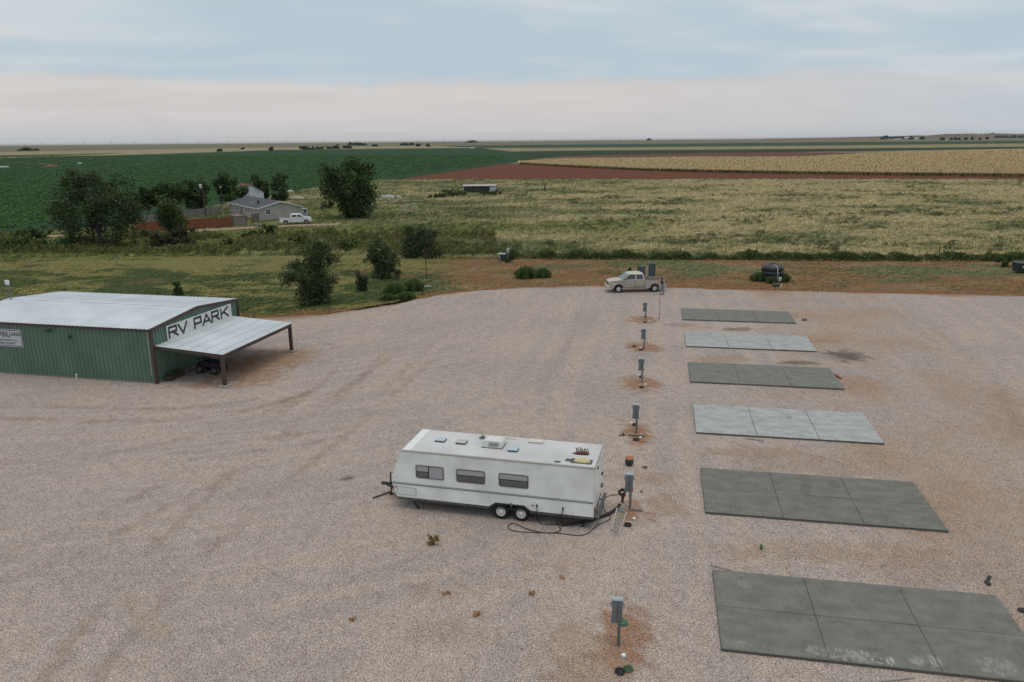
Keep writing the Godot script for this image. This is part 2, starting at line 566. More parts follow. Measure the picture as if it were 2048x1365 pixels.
func grid_mesh(cols: Array, rows: Array, f: Callable) -> ArrayMesh:
	# f(i, j) gives [position, colour]; one quad per cell
	var nc := cols.size()
	var nr := rows.size()
	var vs := PackedVector3Array()
	var cs := PackedColorArray()
	var ns := PackedVector3Array()
	vs.resize(nc * nr)
	cs.resize(nc * nr)
	ns.resize(nc * nr)
	for j in nr:
		for i in nc:
			var r: Array = f.call(cols[i], rows[j])
			vs[j * nc + i] = r[0]
			cs[j * nc + i] = r[1]
	for j in nr:
		for i in nc:
			var a := vs[j * nc + mini(i + 1, nc - 1)] - vs[j * nc + maxi(i - 1, 0)]
			var b := vs[mini(j + 1, nr - 1) * nc + i] - vs[maxi(j - 1, 0) * nc + i]
			var n := a.cross(b).normalized()
			ns[j * nc + i] = n if n.y > 0.0 else -n
	var idx := PackedInt32Array()
	for j in nr - 1:
		for i in nc - 1:
			var a := j * nc + i
			var b := a + 1
			var c := a + nc
			var d := c + 1
			idx.append_array([a, c, b, b, c, d])
	var arr := []
	arr.resize(Mesh.ARRAY_MAX)
	arr[Mesh.ARRAY_VERTEX] = vs
	arr[Mesh.ARRAY_NORMAL] = ns
	arr[Mesh.ARRAY_COLOR] = cs
	arr[Mesh.ARRAY_INDEX] = idx
	var m := ArrayMesh.new()
	m.add_surface_from_arrays(Mesh.PRIMITIVE_TRIANGLES, arr)
	return m

func grass_color(x: float, z: float) -> Color:
	var straw := Color(0.46, 0.395, 0.235)
	var green := Color(0.185, 0.20, 0.095)
	var lush := Color(0.155, 0.195, 0.05)
	var dark := Color(0.075, 0.105, 0.045)
	var earth := Color(0.35, 0.172, 0.085)
	var brown := Color(0.21, 0.16, 0.08)
	var a := nz_a.get_noise_2d(x * 0.8, z * 1.0)
	var b := nz_b.get_noise_2d(x * 0.55, z * 0.8)
	var big := nz_d.get_noise_2d(x * 1.2, z * 2.0)
	# pasture: straw with green swales, greener on the left
	var side := smoothstep(70.0, -45.0, x + (z + 200.0) * 0.25)
	var far := smoothstep(-120.0, -230.0, z)
	var t := clampf(0.55 - side * 0.50 + far * 0.27 + a * 0.75 + b * 0.55 + nz_c.get_noise_2d(x * 0.5, z * 0.5) * 0.3 + big * 0.6, 0.0, 1.0)
	var c := green.lerp(straw, smoothstep(0.05, 0.95, t))
	c = c.lerp(lush, smoothstep(0.25, 0.8, side + big * 0.9 - far * 0.8) * 0.55)
	c = c.lerp(dark, smoothstep(0.2, 0.5, -a * 0.7 - b * 0.5) * 0.6)
	# mown strip of earth and thin grass between the lot and the weeds
	var hz := hedge_z(x)
	var strip := smoothstep(hz - 1.0, hz + 1.5, z) * smoothstep(-16.0, -4.0, x)
	var st := clampf(0.56 + a * 0.95 + b * 0.6 + 0.08 * smoothstep(20.0, 50.0, x), 0.0, 1.0)
	var sc := brown.lerp(green, smoothstep(0.55, 0.2, st)).lerp(earth, smoothstep(0.36, 0.72, st + 0.3 * smoothstep(hz + 7.0, hz + 1.0, z)))
	var sp := nz_c.get_noise_2d(x * 0.8, z * 1.2)
	sc = sc.lerp(straw, smoothstep(0.0, 0.5, b + sp * 0.5) * 0.4)
	sc = sc.lerp(dark, smoothstep(0.12, 0.5, sp + a * 0.5) * 0.55)
	c = c.lerp(sc, strip)
	# the yard left of it, mown, yellow green
	var yard := smoothstep(-4.0, -14.0, x) * smoothstep(-108.0, -102.0, z)
	var yt := clampf(0.5 + a * 1.0 + b * 0.9 + big * 0.4 + nz_c.get_noise_2d(x * 0.6, z * 0.9) * 0.45, 0.0, 1.0)
	var yc := Color(0.085, 0.115, 0.042).lerp(Color(0.27, 0.25, 0.095), smoothstep(0.2, 0.9, yt))
	yc = yc.lerp(earth, smoothstep(0.5, 0.85, -a + 0.3 * b + 0.5 * smoothstep(-28.0, -12.0, x) * smoothstep(-80.0, -92.0, z)) * 0.7)
	c = c.lerp(yc, yard)
	# red earth along the gravel's edge
	var rim := lot_edge(x) - z
	c = c.lerp(earth, smoothstep(2.6, 0.3, rim + b * 2.0) * 0.8)
	return c

func hedge_z(x: float) -> float:
	return lerpf(-101.5, -95.0, clampf((x + 3.0) / 66.0, 0.0, 1.0))

func sheet(called: String, px: Array, y: float, m: Material) -> void:
	var poly := PackedVector2Array()
	for p in px:
		var g := gp(p[0], p[1])
		poly.append(Vector2(g.x, g.z))
	var mb := MB.new()
	var idx := Geometry2D.triangulate_polygon(poly)
	for i in range(0, idx.size(), 3):
		mb.tri_out(Vector3(poly[idx[i]].x, y, poly[idx[i]].y), Vector3(poly[idx[i + 1]].x, y, poly[idx[i + 1]].y), Vector3(poly[idx[i + 2]].x, y, poly[idx[i + 2]].y), Vector3.UP)
	structure(obj(called, mb, m))

func world_mat(r: float, g: float, b: float, tex: Texture2D, scale: float, rough := 0.95) -> StandardMaterial3D:
	var m := mat(r, g, b, rough, 0.0, tex, scale)
	m.uv1_world_triplanar = true
	m.metallic_specular = 0.2
	return m

func tuft_mesh(blades: int, spread: float, lean: float, width: float, seed_: int) -> ArrayMesh:
	var r := RandomNumberGenerator.new()
	r.seed = seed_
	var mb := MB.new()
	for i in blades:
		var a := r.randf() * TAU
		var p := Vector3(cos(a), 0, sin(a)) * r.randf() * spread
		var d := Vector3(cos(a), 0, sin(a)) * lean * (0.4 + r.randf())
		var side := Vector3(-sin(a + r.randf()), 0, cos(a + r.randf())).normalized() * width * (0.6 + 0.8 * r.randf())
		var h := 0.5 + 0.5 * r.randf()
		var mid := p + d * 0.45 + Vector3(0, h * 0.62, 0)
		var tip := p + d * 1.2 + Vector3(0, h, 0)
		mb.tri(p - side, p + side, mid + side * 0.7)
		mb.tri(p - side, mid + side * 0.7, mid - side * 0.7)
		mb.tri(mid - side * 0.7, mid + side * 0.7, tip)
	return mb.done()

func build_land() -> void:
	set_patches()
	set_tracks()
	# one sheet to the horizon
	var g := MB.new()
	var S := 17000.0
	g.quad(Vector3(-S, -0.25, 2000), Vector3(S, -0.25, 2000), Vector3(S, -0.25, -S), Vector3(-S, -0.25, -S), Vector3.UP)
	structure(obj("ground", g, world_mat(0.20, 0.185, 0.115, tex_stain, 0.004)))
	# gravel lot
	var cols := []
	var x := -62.0
	while x < 78.0:
		cols.append(x)
		x += 0.25
	var rows := []
	for j in 270:
		rows.append(j / 269.0)
	var lot := grid_mesh(cols, rows, func(cx: float, t: float):
		var e := lot_edge(cx) + nz_b.get_noise_2d(cx * 2.0, 3.0) * 0.5 + nz_c.get_noise_2d(cx * 2.0, 3.0) * 0.25
		var z := lerpf(-9.0, e, pow(t, 1.15))
		var y := lot_height(cx, z) - 0.1 * smoothstep(0.985, 1.0, t)
		return [Vector3(cx, y, z), lot_color(cx, z)])
	var gm := vmat(0.95, tex_gravel, 0.29)
	structure(inst("gravel_lot", lot, gm))
	# grass and pasture
	cols = []
	for i in 420:
		cols.append(lerpf(-0.92, 0.92, i / 419.0))
	rows = []
	for j in 330:
		rows.append(j / 329.0)
	var land := grid_mesh(cols, rows, func(s: float, t: float):
		var zf := -330.0
		var z0 := lot_edge(s * 72.0) + 3.0
		var z := z0 * pow(zf / z0, t)
		var px := s * (30.0 - z)
		var e := lot_edge(px)
		if z > e + 2.2:
			z = e + 2.2
		var y := -0.06 - 0.13 * smoothstep(-0.4, 1.0, z - e) + nz_a.get_noise_2d(px, z) * 0.08 + nz_c.get_noise_2d(px, z) * 0.03
		if z < -110.0 and in_crop(px, z):
			y = -0.24
		return [Vector3(px, y, z), grass_color(px, z)])
	structure(inst("grassland", land, vmat(0.97, tex_soil, 0.11)))
	# crops and ploughed earth out to the horizon
	var crop := world_mat(0.027, 0.072, 0.028, tex_fine, 0.02)
	sheet("crop_field", [[-400, 500], [-50, 474], [60, 467], [240, 450], [420, 414], [560, 390], [640, 374], [760, 360], [806, 357], [1013, 327], [1048, 321], [1075, 317], [1020, 303], [960, 296], [560, 300], [320, 308], [0, 317], [-600, 335]], -0.02, crop)
	sheet("far_crop_field", [[1020, 303], [1075, 317], [1140, 312], [1400, 307.5], [1700, 302], [2048, 296.5], [2400, 291], [2400, 288.5], [2048, 293.5], [1700, 297], [1400, 299.5], [1180, 301]], -0.1, world_mat(0.04, 0.07, 0.034, tex_soil, 0.01))
	sheet("ploughed_field", [[806, 357], [1013, 327.3], [1046, 328.5], [1160, 335], [1290, 341], [1420, 345], [1700, 350], [2048, 354], [2500, 357], [2500, 360], [2048, 358.5], [1700, 358], [1400, 357.5], [1000, 358.5], [850, 359]], -0.04, world_mat(0.205, 0.078, 0.042, tex_soil, 0.05))
	sheet("ploughed_strip", [[1120, 312.5], [1400, 306], [1560, 304.5], [1690, 306], [1800, 308.5], [1700, 311], [1560, 315], [1400, 317], [1200, 320.5], [1090, 321]], -0.07, world_mat(0.20, 0.095, 0.065, tex_soil, 0.03))
	sheet("dry_field", [[1020, 303], [1180, 301], [1400, 299.5], [1700, 297], [2048, 293.5], [2400, 288.5], [2400, 284], [2048, 287], [1700, 291], [1400, 293.5], [1100, 296], [960, 296.5]], -0.12, world_mat(0.30, 0.27, 0.15, tex_stain, 0.006))
	sheet("distant_crop_field", [[960, 296], [1100, 295.5], [1400, 293], [1700, 290.5], [2048, 286.5], [2400, 283], [2400, 279], [2048, 281.5], [1700, 284], [1400, 287], [1100, 289.5], [870, 292]], -0.13, world_mat(0.045, 0.085, 0.045, tex_stain, 0.004))
	sheet("dry_field", [[-600, 335], [0, 317], [320, 308], [560, 300], [760, 297], [960, 296], [870, 292], [560, 295], [300, 299], [0, 304.5], [-600, 320]], -0.14, world_mat(0.34, 0.30, 0.19, tex_stain, 0.005))
	sheet("far_crop_strip", [[-600, 330], [0, 314], [200, 309], [250, 306], [0, 310.5], [-600, 325]], -0.09, world_mat(0.09, 0.11, 0.05, tex_stain, 0.005))
	# a pivot's bare wheel track in the crop
	var track := MB.new()
	var pts := smooth_path([gp(-90, 324), gp(0, 325.5), gp(70, 327), gp(103, 330), gp(98, 333), gp(40, 335), gp(-90, 337)], 6)
	for i in pts.size() - 1:
		var d: Vector3 = (pts[i + 1] - pts[i]).normalized()
		var n := d.cross(Vector3.UP) * (4.0 + 3.5 * nz_a.get_noise_1d(i * 9.0))
		track.quad(pts[i] - n + Vector3(0, 0.02, 0), pts[i] + n + Vector3(0, 0.02, 0), pts[i + 1] + n + Vector3(0, 0.02, 0), pts[i + 1] - n + Vector3(0, 0.02, 0), Vector3.UP)
	structure(obj("dirt_track", track, world_mat(0.30, 0.17, 0.10, tex_soil, 0.05)))
	# the house's driveway
	var drive := MB.new()
	pts = smooth_path([gp(90, 474), gp(190, 471), gp(290, 467.5), gp(400, 462), gp(500, 456.5), gp(570, 453), gp(640, 450.5), gp(680, 449.5)], 6)
	for i in pts.size() - 1:
		var k0 := 1.7 + 0.5 * nz_a.get_noise_1d(i * 11.0)
		var k1 := 1.7 + 0.5 * nz_a.get_noise_1d((i + 1) * 11.0)
		var n: Vector3 = (pts[i + 1] - pts[i]).normalized().cross(Vector3.UP)
		drive.quad(pts[i] - n * k0 + Vector3(0, 0.1, 0), pts[i] + n * k0 + Vector3(0, 0.1, 0), pts[i + 1] + n * k1 + Vector3(0, 0.1, 0), pts[i + 1] - n * k1 + Vector3(0, 0.1, 0), Vector3.UP)
	structure(obj("driveway", drive, world_mat(0.42, 0.33, 0.24, tex_stain, 0.2)))
	# low hills on the right of the horizon
	var hill := MB.new().smooth(true)
	var last := []
	for i in 60:
		var hx := lerpf(1500.0, 2500.0, i / 59.0)
		var top := 10.0 + 46.0 * smoothstep(0.0, 0.5, i / 59.0) * (0.75 + 0.5 * nz_a.get_noise_1d(i * 6.0))
		var dirv := cam_basis * Vector3((hx - 1024.0) / F, 0, -1.0)
		var b := Vector3(dirv.x, 0, dirv.z).normalized()
		var ring := [b * 9000.0 + Vector3(0, -1, 0), b * 9700.0 + Vector3(0, top, 0), b * 11500.0 + Vector3(0, -1, 0)]
		if i > 0:
			for k in 2:
				hill.quad(last[k], ring[k], ring[k + 1], last[k + 1], Vector3.UP)
		last = ring
	structure(obj("hills", hill, world_mat(0.17, 0.13, 0.10, tex_stain, 0.002)))

# loose stones, grass tufts, crop plants
func build_cover() -> void:
	# stones on the lot
	var sm := MB.new()
	var tops := [Vector3(0.0, 0.55, 0.05), Vector3(0.5, 0.1, 0.1), Vector3(0.05, 0.05, 0.5), Vector3(-0.5, 0.12, -0.08), Vector3(-0.05, 0.08, -0.5)]
	for k in 4:
		sm.tri_out(tops[0], tops[1 + k], tops[1 + (k + 1) % 4], tops[1 + k] + tops[1 + (k + 1) % 4] + Vector3.UP)
		sm.tri_out(Vector3(0, -0.3, 0), tops[1 + k], tops[1 + (k + 1) % 4], Vector3.DOWN + tops[1 + k])
	var stone := sm.done()
	var xf := []
	var cl := []
	var tries := 0
	while xf.size() < 120000 and tries < 700000:
		tries += 1
		# as many to each patch of the picture as to any other, so fewer to the metre far off
		var dist := 13.5 * pow(85.0 / 13.5, pow(rng.randf(), 1.5))
		var s := rng.randf_range(-0.74, 0.74)
		var px := s * (dist + 6.0)
		var pz := -dist
		if pz < lot_edge(px) + 0.3:
			continue
		var dense := 0.5 + nz_a.get_noise_2d(px * 2.2, pz * 2.2) * -1.0 + nz_b.get_noise_2d(px * 2.0, pz * 2.0) * 0.5
		if rng.randf() > clampf(dense * 1.5 - 0.1, 0.05, 1.0):
			continue
		var spill := 0.0
		if on_pad(px, pz, 0.02):
			# a few stones kicked up on to the slabs' edges
			if on_pad(px, pz, -0.35) or rng.randf() > 0.22:
				continue
			spill = 0.112
		var size := rng.randf_range(0.014, 0.034) * (1.0 + dist * 0.014) * (1.5 if rng.randf() < 0.06 else 1.0)
		var b := Basis.from_euler(Vector3(rng.randf_range(-0.5, 0.5), rng.randf() * TAU, rng.randf_range(-0.5, 0.5))).scaled(Vector3(size * 1.25, size * 0.8, size))
		xf.append(Transform3D(b, Vector3(px, (lot_height(px, pz) if spill == 0.0 else spill) + size * 0.16, pz)))
		var q := rng.randf()
		var c := Color(0.43, 0.38, 0.345)
		if q < 0.2:
			c = Color(0.58, 0.56, 0.54)
		elif q < 0.36:
			c = Color(0.28, 0.255, 0.245)
		elif q < 0.6:
			c = Color(0.42, 0.29, 0.23)
		elif q < 0.8:
			c = Color(0.38, 0.375, 0.38)
		cl.append(c * rng.randf_range(0.8, 1.15))
	stuff("gravel_stones", stone, vmat(0.9), xf, cl, "loose crushed stones strewn over the gravel lot", "gravel")
	# grass over the pasture, the strip and the yard
	var tuft := tuft_mesh(11, 0.55, 0.35, 0.07, 7)
	xf = []
	cl = []
	tries = 0
	while xf.size() < 95000 and tries < 400000:
		tries += 1
		var z := -66.0 * pow(322.0 / 66.0, pow(rng.randf(), 1.1))
		var px := rng.randf_range(-0.86, 0.86) * (16.0 - z)
		var e := lot_edge(px)
		if z > e - 0.35:
			continue
		if z < -110.0 and in_crop(px, z):
			continue
		if on_drive(px, z):
			continue
		var hz := hedge_z(px)
		var mown := z > hz + 0.5 or (px < -12.0 and z > -106.0)
		var col := grass_color(px, z)
		if mown and col.r > col.g * 1.3:
			if rng.randf() < 0.45:
				continue
			col = Color(0.30, 0.225, 0.12).lerp(Color(0.16, 0.15, 0.06), rng.randf())
		var k := 1.0 + (-z - 66.0) * 0.0018
		var hgt := (rng.randf_range(0.07, 0.16) if mown else rng.randf_range(0.22, 0.55)) * k
		var wid := (0.45 if mown else rng.randf_range(0.5, 0.95)) * k
		xf.append(Transform3D(Basis.from_euler(Vector3(0, rng.randf() * TAU, 0)).scaled(Vector3(wid, hgt, wid)), Vector3(px, -0.08, z)))
		var v := rng.randf_range(0.78, 1.45)
		var yel := rng.randf_range(-0.02, 0.07) if not mown else rng.randf_range(-0.02, 0.03)
		cl.append(Color(clampf(col.r * v + yel, 0, 1), clampf(col.g * v + yel * 0.85, 0, 1), clampf(col.b * v + yel * 0.3, 0, 1)))
	stuff("grass", tuft, vmat(0.97, null, 1.0, 0.25), xf, cl, "straw and green grass of the pasture and yard", "grass")
	# tall weeds along the strip's far side
	var weed := weed_mesh(41)
	xf = []
	cl = []
	for i in 5200:
		var px := rng.randf_range(-1.0, 76.0)
		var deep := rng.randf()
		var z := hedge_z(px) - deep * deep * 3.2
		var tall := 0.28 + 0.75 * clampf(0.4 + nz_b.get_noise_2d(px * 1.3, 9.0) * 1.2, 0, 1) + 0.4 * rng.randf() * rng.randf() - deep * 0.2
		xf.append(Transform3D(Basis.from_euler(Vector3(0, rng.randf() * TAU, 0)).scaled(Vector3(0.75, tall, 0.75)), Vector3(px, -0.08, z)))
		var c := Color(0.055, 0.095, 0.03).lerp(Color(0.17, 0.19, 0.075), rng.randf() * rng.randf() + deep * 0.35)
		cl.append(c * rng.randf_range(0.8, 1.2))
	stuff("weed_row", weed, vmat(0.95, null, 1.0, 0.3), xf, cl, "long row of tall dark green weeds along the mown strip", "weeds")
	# rank yellow green grass before the house
	xf = []
	cl = []
	for i in 7000:
		var q := gp(rng.randf_range(-60, 990), 470.0 + rng.randf() * 40.0)
		var nn := nz_b.get_noise_2d(q.x * 0.35, q.z * 0.35)
		if nn < -0.1 or on_drive(q.x, q.z):
			continue
		var tall := (0.45 + 0.6 * rng.randf()) * (0.8 + nn)
		xf.append(Transform3D(Basis.from_euler(Vector3(0, rng.randf() * TAU, 0)).scaled(Vector3(0.9, tall, 0.9)), Vector3(q.x, -0.08, q.z)))
		cl.append(Color(0.085, 0.12, 0.035).lerp(Color(0.23, 0.21, 0.085), rng.randf()) * rng.randf_range(0.8, 1.15))
	stuff("tall_grass", weed, vmat(0.95, null, 1.0, 0.3), xf, cl, "rank green and yellow grass between the yard and the driveway", "grass")
	# weeds dotted over the pasture
	xf = []
	cl = []
	for i in 2600:
		var z := -104.0 * pow(315.0 / 104.0, rng.randf())
		var px := rng.randf_range(-0.4, 0.8) * -z
		if nz_a.get_noise_2d(px * 0.8, z * 1.0) > -0.05 or in_crop(px, z):
			continue
		var k := rng.randf_range(0.5, 1.3)
		xf.append(Transform3D(Basis.from_euler(Vector3(0, rng.randf() * TAU, 0)).scaled(Vector3(k * 1.3, k * 0.62, k * 1.3)), Vector3(px, -0.08, z)))
		cl.append(Color(0.07, 0.105, 0.045).lerp(Color(0.12, 0.14, 0.06), rng.randf()))
	stuff("pasture_weeds", weed, vmat(0.95, null, 1.0, 0.3), xf, cl, "dark green weed clumps dotted over the straw pasture", "weeds")
	# standing corn
	var corn := tuft_mesh(9, 0.35, 0.3, 0.09, 12)
	xf = []
	cl = []
	var top := [[1046, 328.5], [1160, 335], [1290, 341], [1420, 345], [1700, 350], [2048, 354]]
	for i in 42000:
		var px := rng.randf_range(1040, 2130)
		var lo := 354.0 if px > 2000.0 else 328.5
		for k in top.size() - 1:
			if px >= top[k][0] and px <= top[k + 1][0]:
				lo = lerpf(top[k][1], top[k + 1][1], (px - top[k][0]) / (top[k + 1][0] - top[k][0]))
		var hi := lerpf(320.0, 315.8, clampf((px - 1060.0) / 340.0, 0, 1)) - 12.0 * smoothstep(1560.0, 1840.0, px) - 3.0 * smoothstep(1840.0, 2100.0, px)
		if px < 1130.0:
			hi = lerpf(325.0, hi, clampf((px - 1046.0) / 84.0, 0, 1))
			lo = maxf(lo, hi + 0.5)
		var t := rng.randf()
		t = 0.0 if i < 5000 else t
		var q := gp(px, lerpf(lo, hi, t))
		var tall := rng.randf_range(1.5, 2.0)
		var wd := 1.0 + -q.z * 0.0028
		xf.append(Transform3D(Basis.from_euler(Vector3(0, rng.randf() * TAU, 0)).scaled(Vector3(wd, tall, wd)), Vector3(q.x, -0.1, q.z)))
		cl.append(Color(0.575, 0.45, 0.27).lerp(Color(0.54, 0.425, 0.255), rng.randf()) * rng.randf_range(0.93, 1.06) if rng.randf() > (0.45 if t < 0.04 else 0.05) else Color(0.12, 0.14, 0.05))
	stuff("corn_plants", corn, vmat(0.97, null, 1.0, 0.3), xf, cl, "field of ripe tan corn standing behind the ploughed earth", "corn")
	sheet("corn_field", [[1048, 326], [1075, 322], [1130, 319], [1400, 315.5], [1560, 314], [1700, 309.5], [1840, 302], [2048, 297.5], [2500, 291], [2500, 357], [2048, 354], [1700, 350], [1420, 345], [1290, 341], [1160, 335]], -0.03, world_mat(0.48, 0.36, 0.18, tex_soil, 0.06))
	# crop plants at the field's near edge
	xf = []
	cl = []
	for i in 22000:
		var q := gp(rng.randf_range(-80, 1010), 312.0 + 163.0 * pow(rng.randf(), 1.9))
		if not in_crop(q.x, q.z) or q.x > -0.04 * q.z - 75.0 + (-q.z - 300.0) * 0.16:
			continue
		var k := rng.randf_range(0.8, 1.6) * (1.0 + -q.z * 0.002)
		xf.append(Transform3D(Basis.from_euler(Vector3(0, rng.randf() * TAU, 0)).scaled(Vector3(k * 1.3, 0.45, k * 1.3)), Vector3(q.x, -0.1, q.z)))
		cl.append(Color(0.06, 0.135, 0.045).lerp(Color(0.08, 0.15, 0.05), rng.randf()))
	stuff("crop_plants", weed, vmat(0.95, null, 1.0, 0.3), xf, cl, "dark green row crop filling the field behind the house", "crop")

func weed_mesh(seed_: int) -> ArrayMesh:
	var r := RandomNumberGenerator.new()
	r.seed = seed_
	var mb := MB.new()
	for i in 26:
		var a := r.randf() * TAU
		var rad := sqrt(r.randf()) * 0.55
		var h := pow(r.randf(), 0.7)
		var p := Vector3(cos(a) * rad * (1.1 - 0.5 * h), h * 0.9 + 0.04, sin(a) * rad * (1.1 - 0.5 * h))
		var b := Basis.from_euler(Vector3(r.randf_range(-1, 1), r.randf() * TAU, r.randf_range(-1, 1)))
		var l := r.randf_range(0.12, 0.26)
		mb.tri(p + b * Vector3(-l * 0.4, -l * 0.5, 0), p + b * Vector3(l * 0.4, -l * 0.3, 0), p + b * Vector3(0, l, 0))
	for i in 6:
		var a := r.randf() * TAU
		var p := Vector3(cos(a), 0, sin(a)) * 0.3 * r.randf()
		var s := Vector3(-sin(a), 0, cos(a)) * 0.02
		mb.tri(p - s, p + s, p * 1.8 + Vector3(0, 0.9 + 0.25 * r.randf(), 0))
	return mb.done()

var crop_line := PackedVector2Array()
func in_crop(x: float, z: float) -> bool:
	if crop_line.is_empty():
		for p in [[-600, 520], [-50, 474], [60, 467], [240, 450], [420, 414], [560, 390], [640, 374], [760, 360], [806, 358], [850, 359.5], [1000, 359.5], [1400, 358.5], [1700, 359], [2048, 359.5], [2700, 361], [2700, 300], [-600, 300]]:
			var g := gp(p[0], p[1])
			crop_line.append(Vector2(g.x, g.z))
	return Geometry2D.is_point_in_polygon(Vector2(x, z), crop_line)

var drive_pts := []
func on_drive(x: float, z: float) -> bool:
	if drive_pts.is_empty():
		drive_pts = [gp(90, 474), gp(190, 471), gp(290, 467.5), gp(400, 462), gp(500, 456.5), gp(570, 453), gp(640, 450.5), gp(680, 449.5)]
	for i in drive_pts.size() - 1:
		var q := Geometry2D.get_closest_point_to_segment(Vector2(x, z), Vector2(drive_pts[i].x, drive_pts[i].z), Vector2(drive_pts[i + 1].x, drive_pts[i + 1].z))
		if q.distance_to(Vector2(x, z)) < 2.0:
			return true
	return false

var pad_at := []
func on_pad(x: float, z: float, grow: float) -> bool:
	for p in pad_at:
		var d: Vector2 = Vector2(x - p.x, z - p.z).rotated(deg_to_rad(-GRID))
		if d.x > -grow and d.x < 9.25 + grow and d.y > -grow and d.y < 4.5 + grow:
			return true
	return false

# ---------------------------------------------------------------- the park: pads, pedestals, trailer
func set_pads() -> void:
	for p in [[1363, 619], [1369, 666], [1376, 727], [1386, 812], [1401, 940], [1425, 1145]]:
		pad_at.append(gp(p[0], p[1]))

func pad_texture(base: float, tint: Vector3, contrast: float, marks: Array, seed_: int) -> ImageTexture:
	# troweled concrete: mottling, broom strokes across, and the listed marks [u, v, half u, half v, tone, strokes]
	var w := 512
	var h := 256
	var n1 := noise(seed_, 0.016, 4)
	var n2 := noise(seed_ + 1, 0.12, 3)
	var out := PackedByteArray()
	out.resize(w * h * 3)
	for y in h:
		for x in w:
			var t := base * (1.0 + contrast * n1.get_noise_2d(x * 1.0, y * 1.6) + contrast * 0.5 * n2.get_noise_2d(x * 1.6, y * 0.25) + 0.10 * n2.get_noise_2d(x * 3.0, y * 3.0))
			for m in marks:
				var dx: float = (x / 512.0 - m[0]) / m[2]
				var dy: float = (y / 256.0 - m[1]) / m[3]
				if absf(dx) < 1.4 and absf(dy) < 1.4:
					var d := maxf(absf(dx), absf(dy)) if m[5] > 0 else sqrt(dx * dx + dy * dy)
					var k := smoothstep(1.1, 0.55, d + n1.get_noise_2d(x * 3.0, y * 3.0) * 0.7)
					if m[5] > 0:
						k *= clampf(0.55 + 1.6 * n2.get_noise_2d(x * 2.6, y * 0.35), 0.0, 1.0)
					t = lerpf(t, m[4], k * 0.75)
			var c := Color(t * tint.x, t * tint.y, t * tint.z).linear_to_srgb()
			var i := (y * w + x) * 3
			out[i] = int(clampf(c.r, 0, 1) * 255)
			out[i + 1] = int(clampf(c.g, 0, 1) * 255)
			out[i + 2] = int(clampf(c.b, 0, 1) * 255)
	return ImageTexture.create_from_image(Image.create_from_data(w, h, false, Image.FORMAT_RGB8, out))

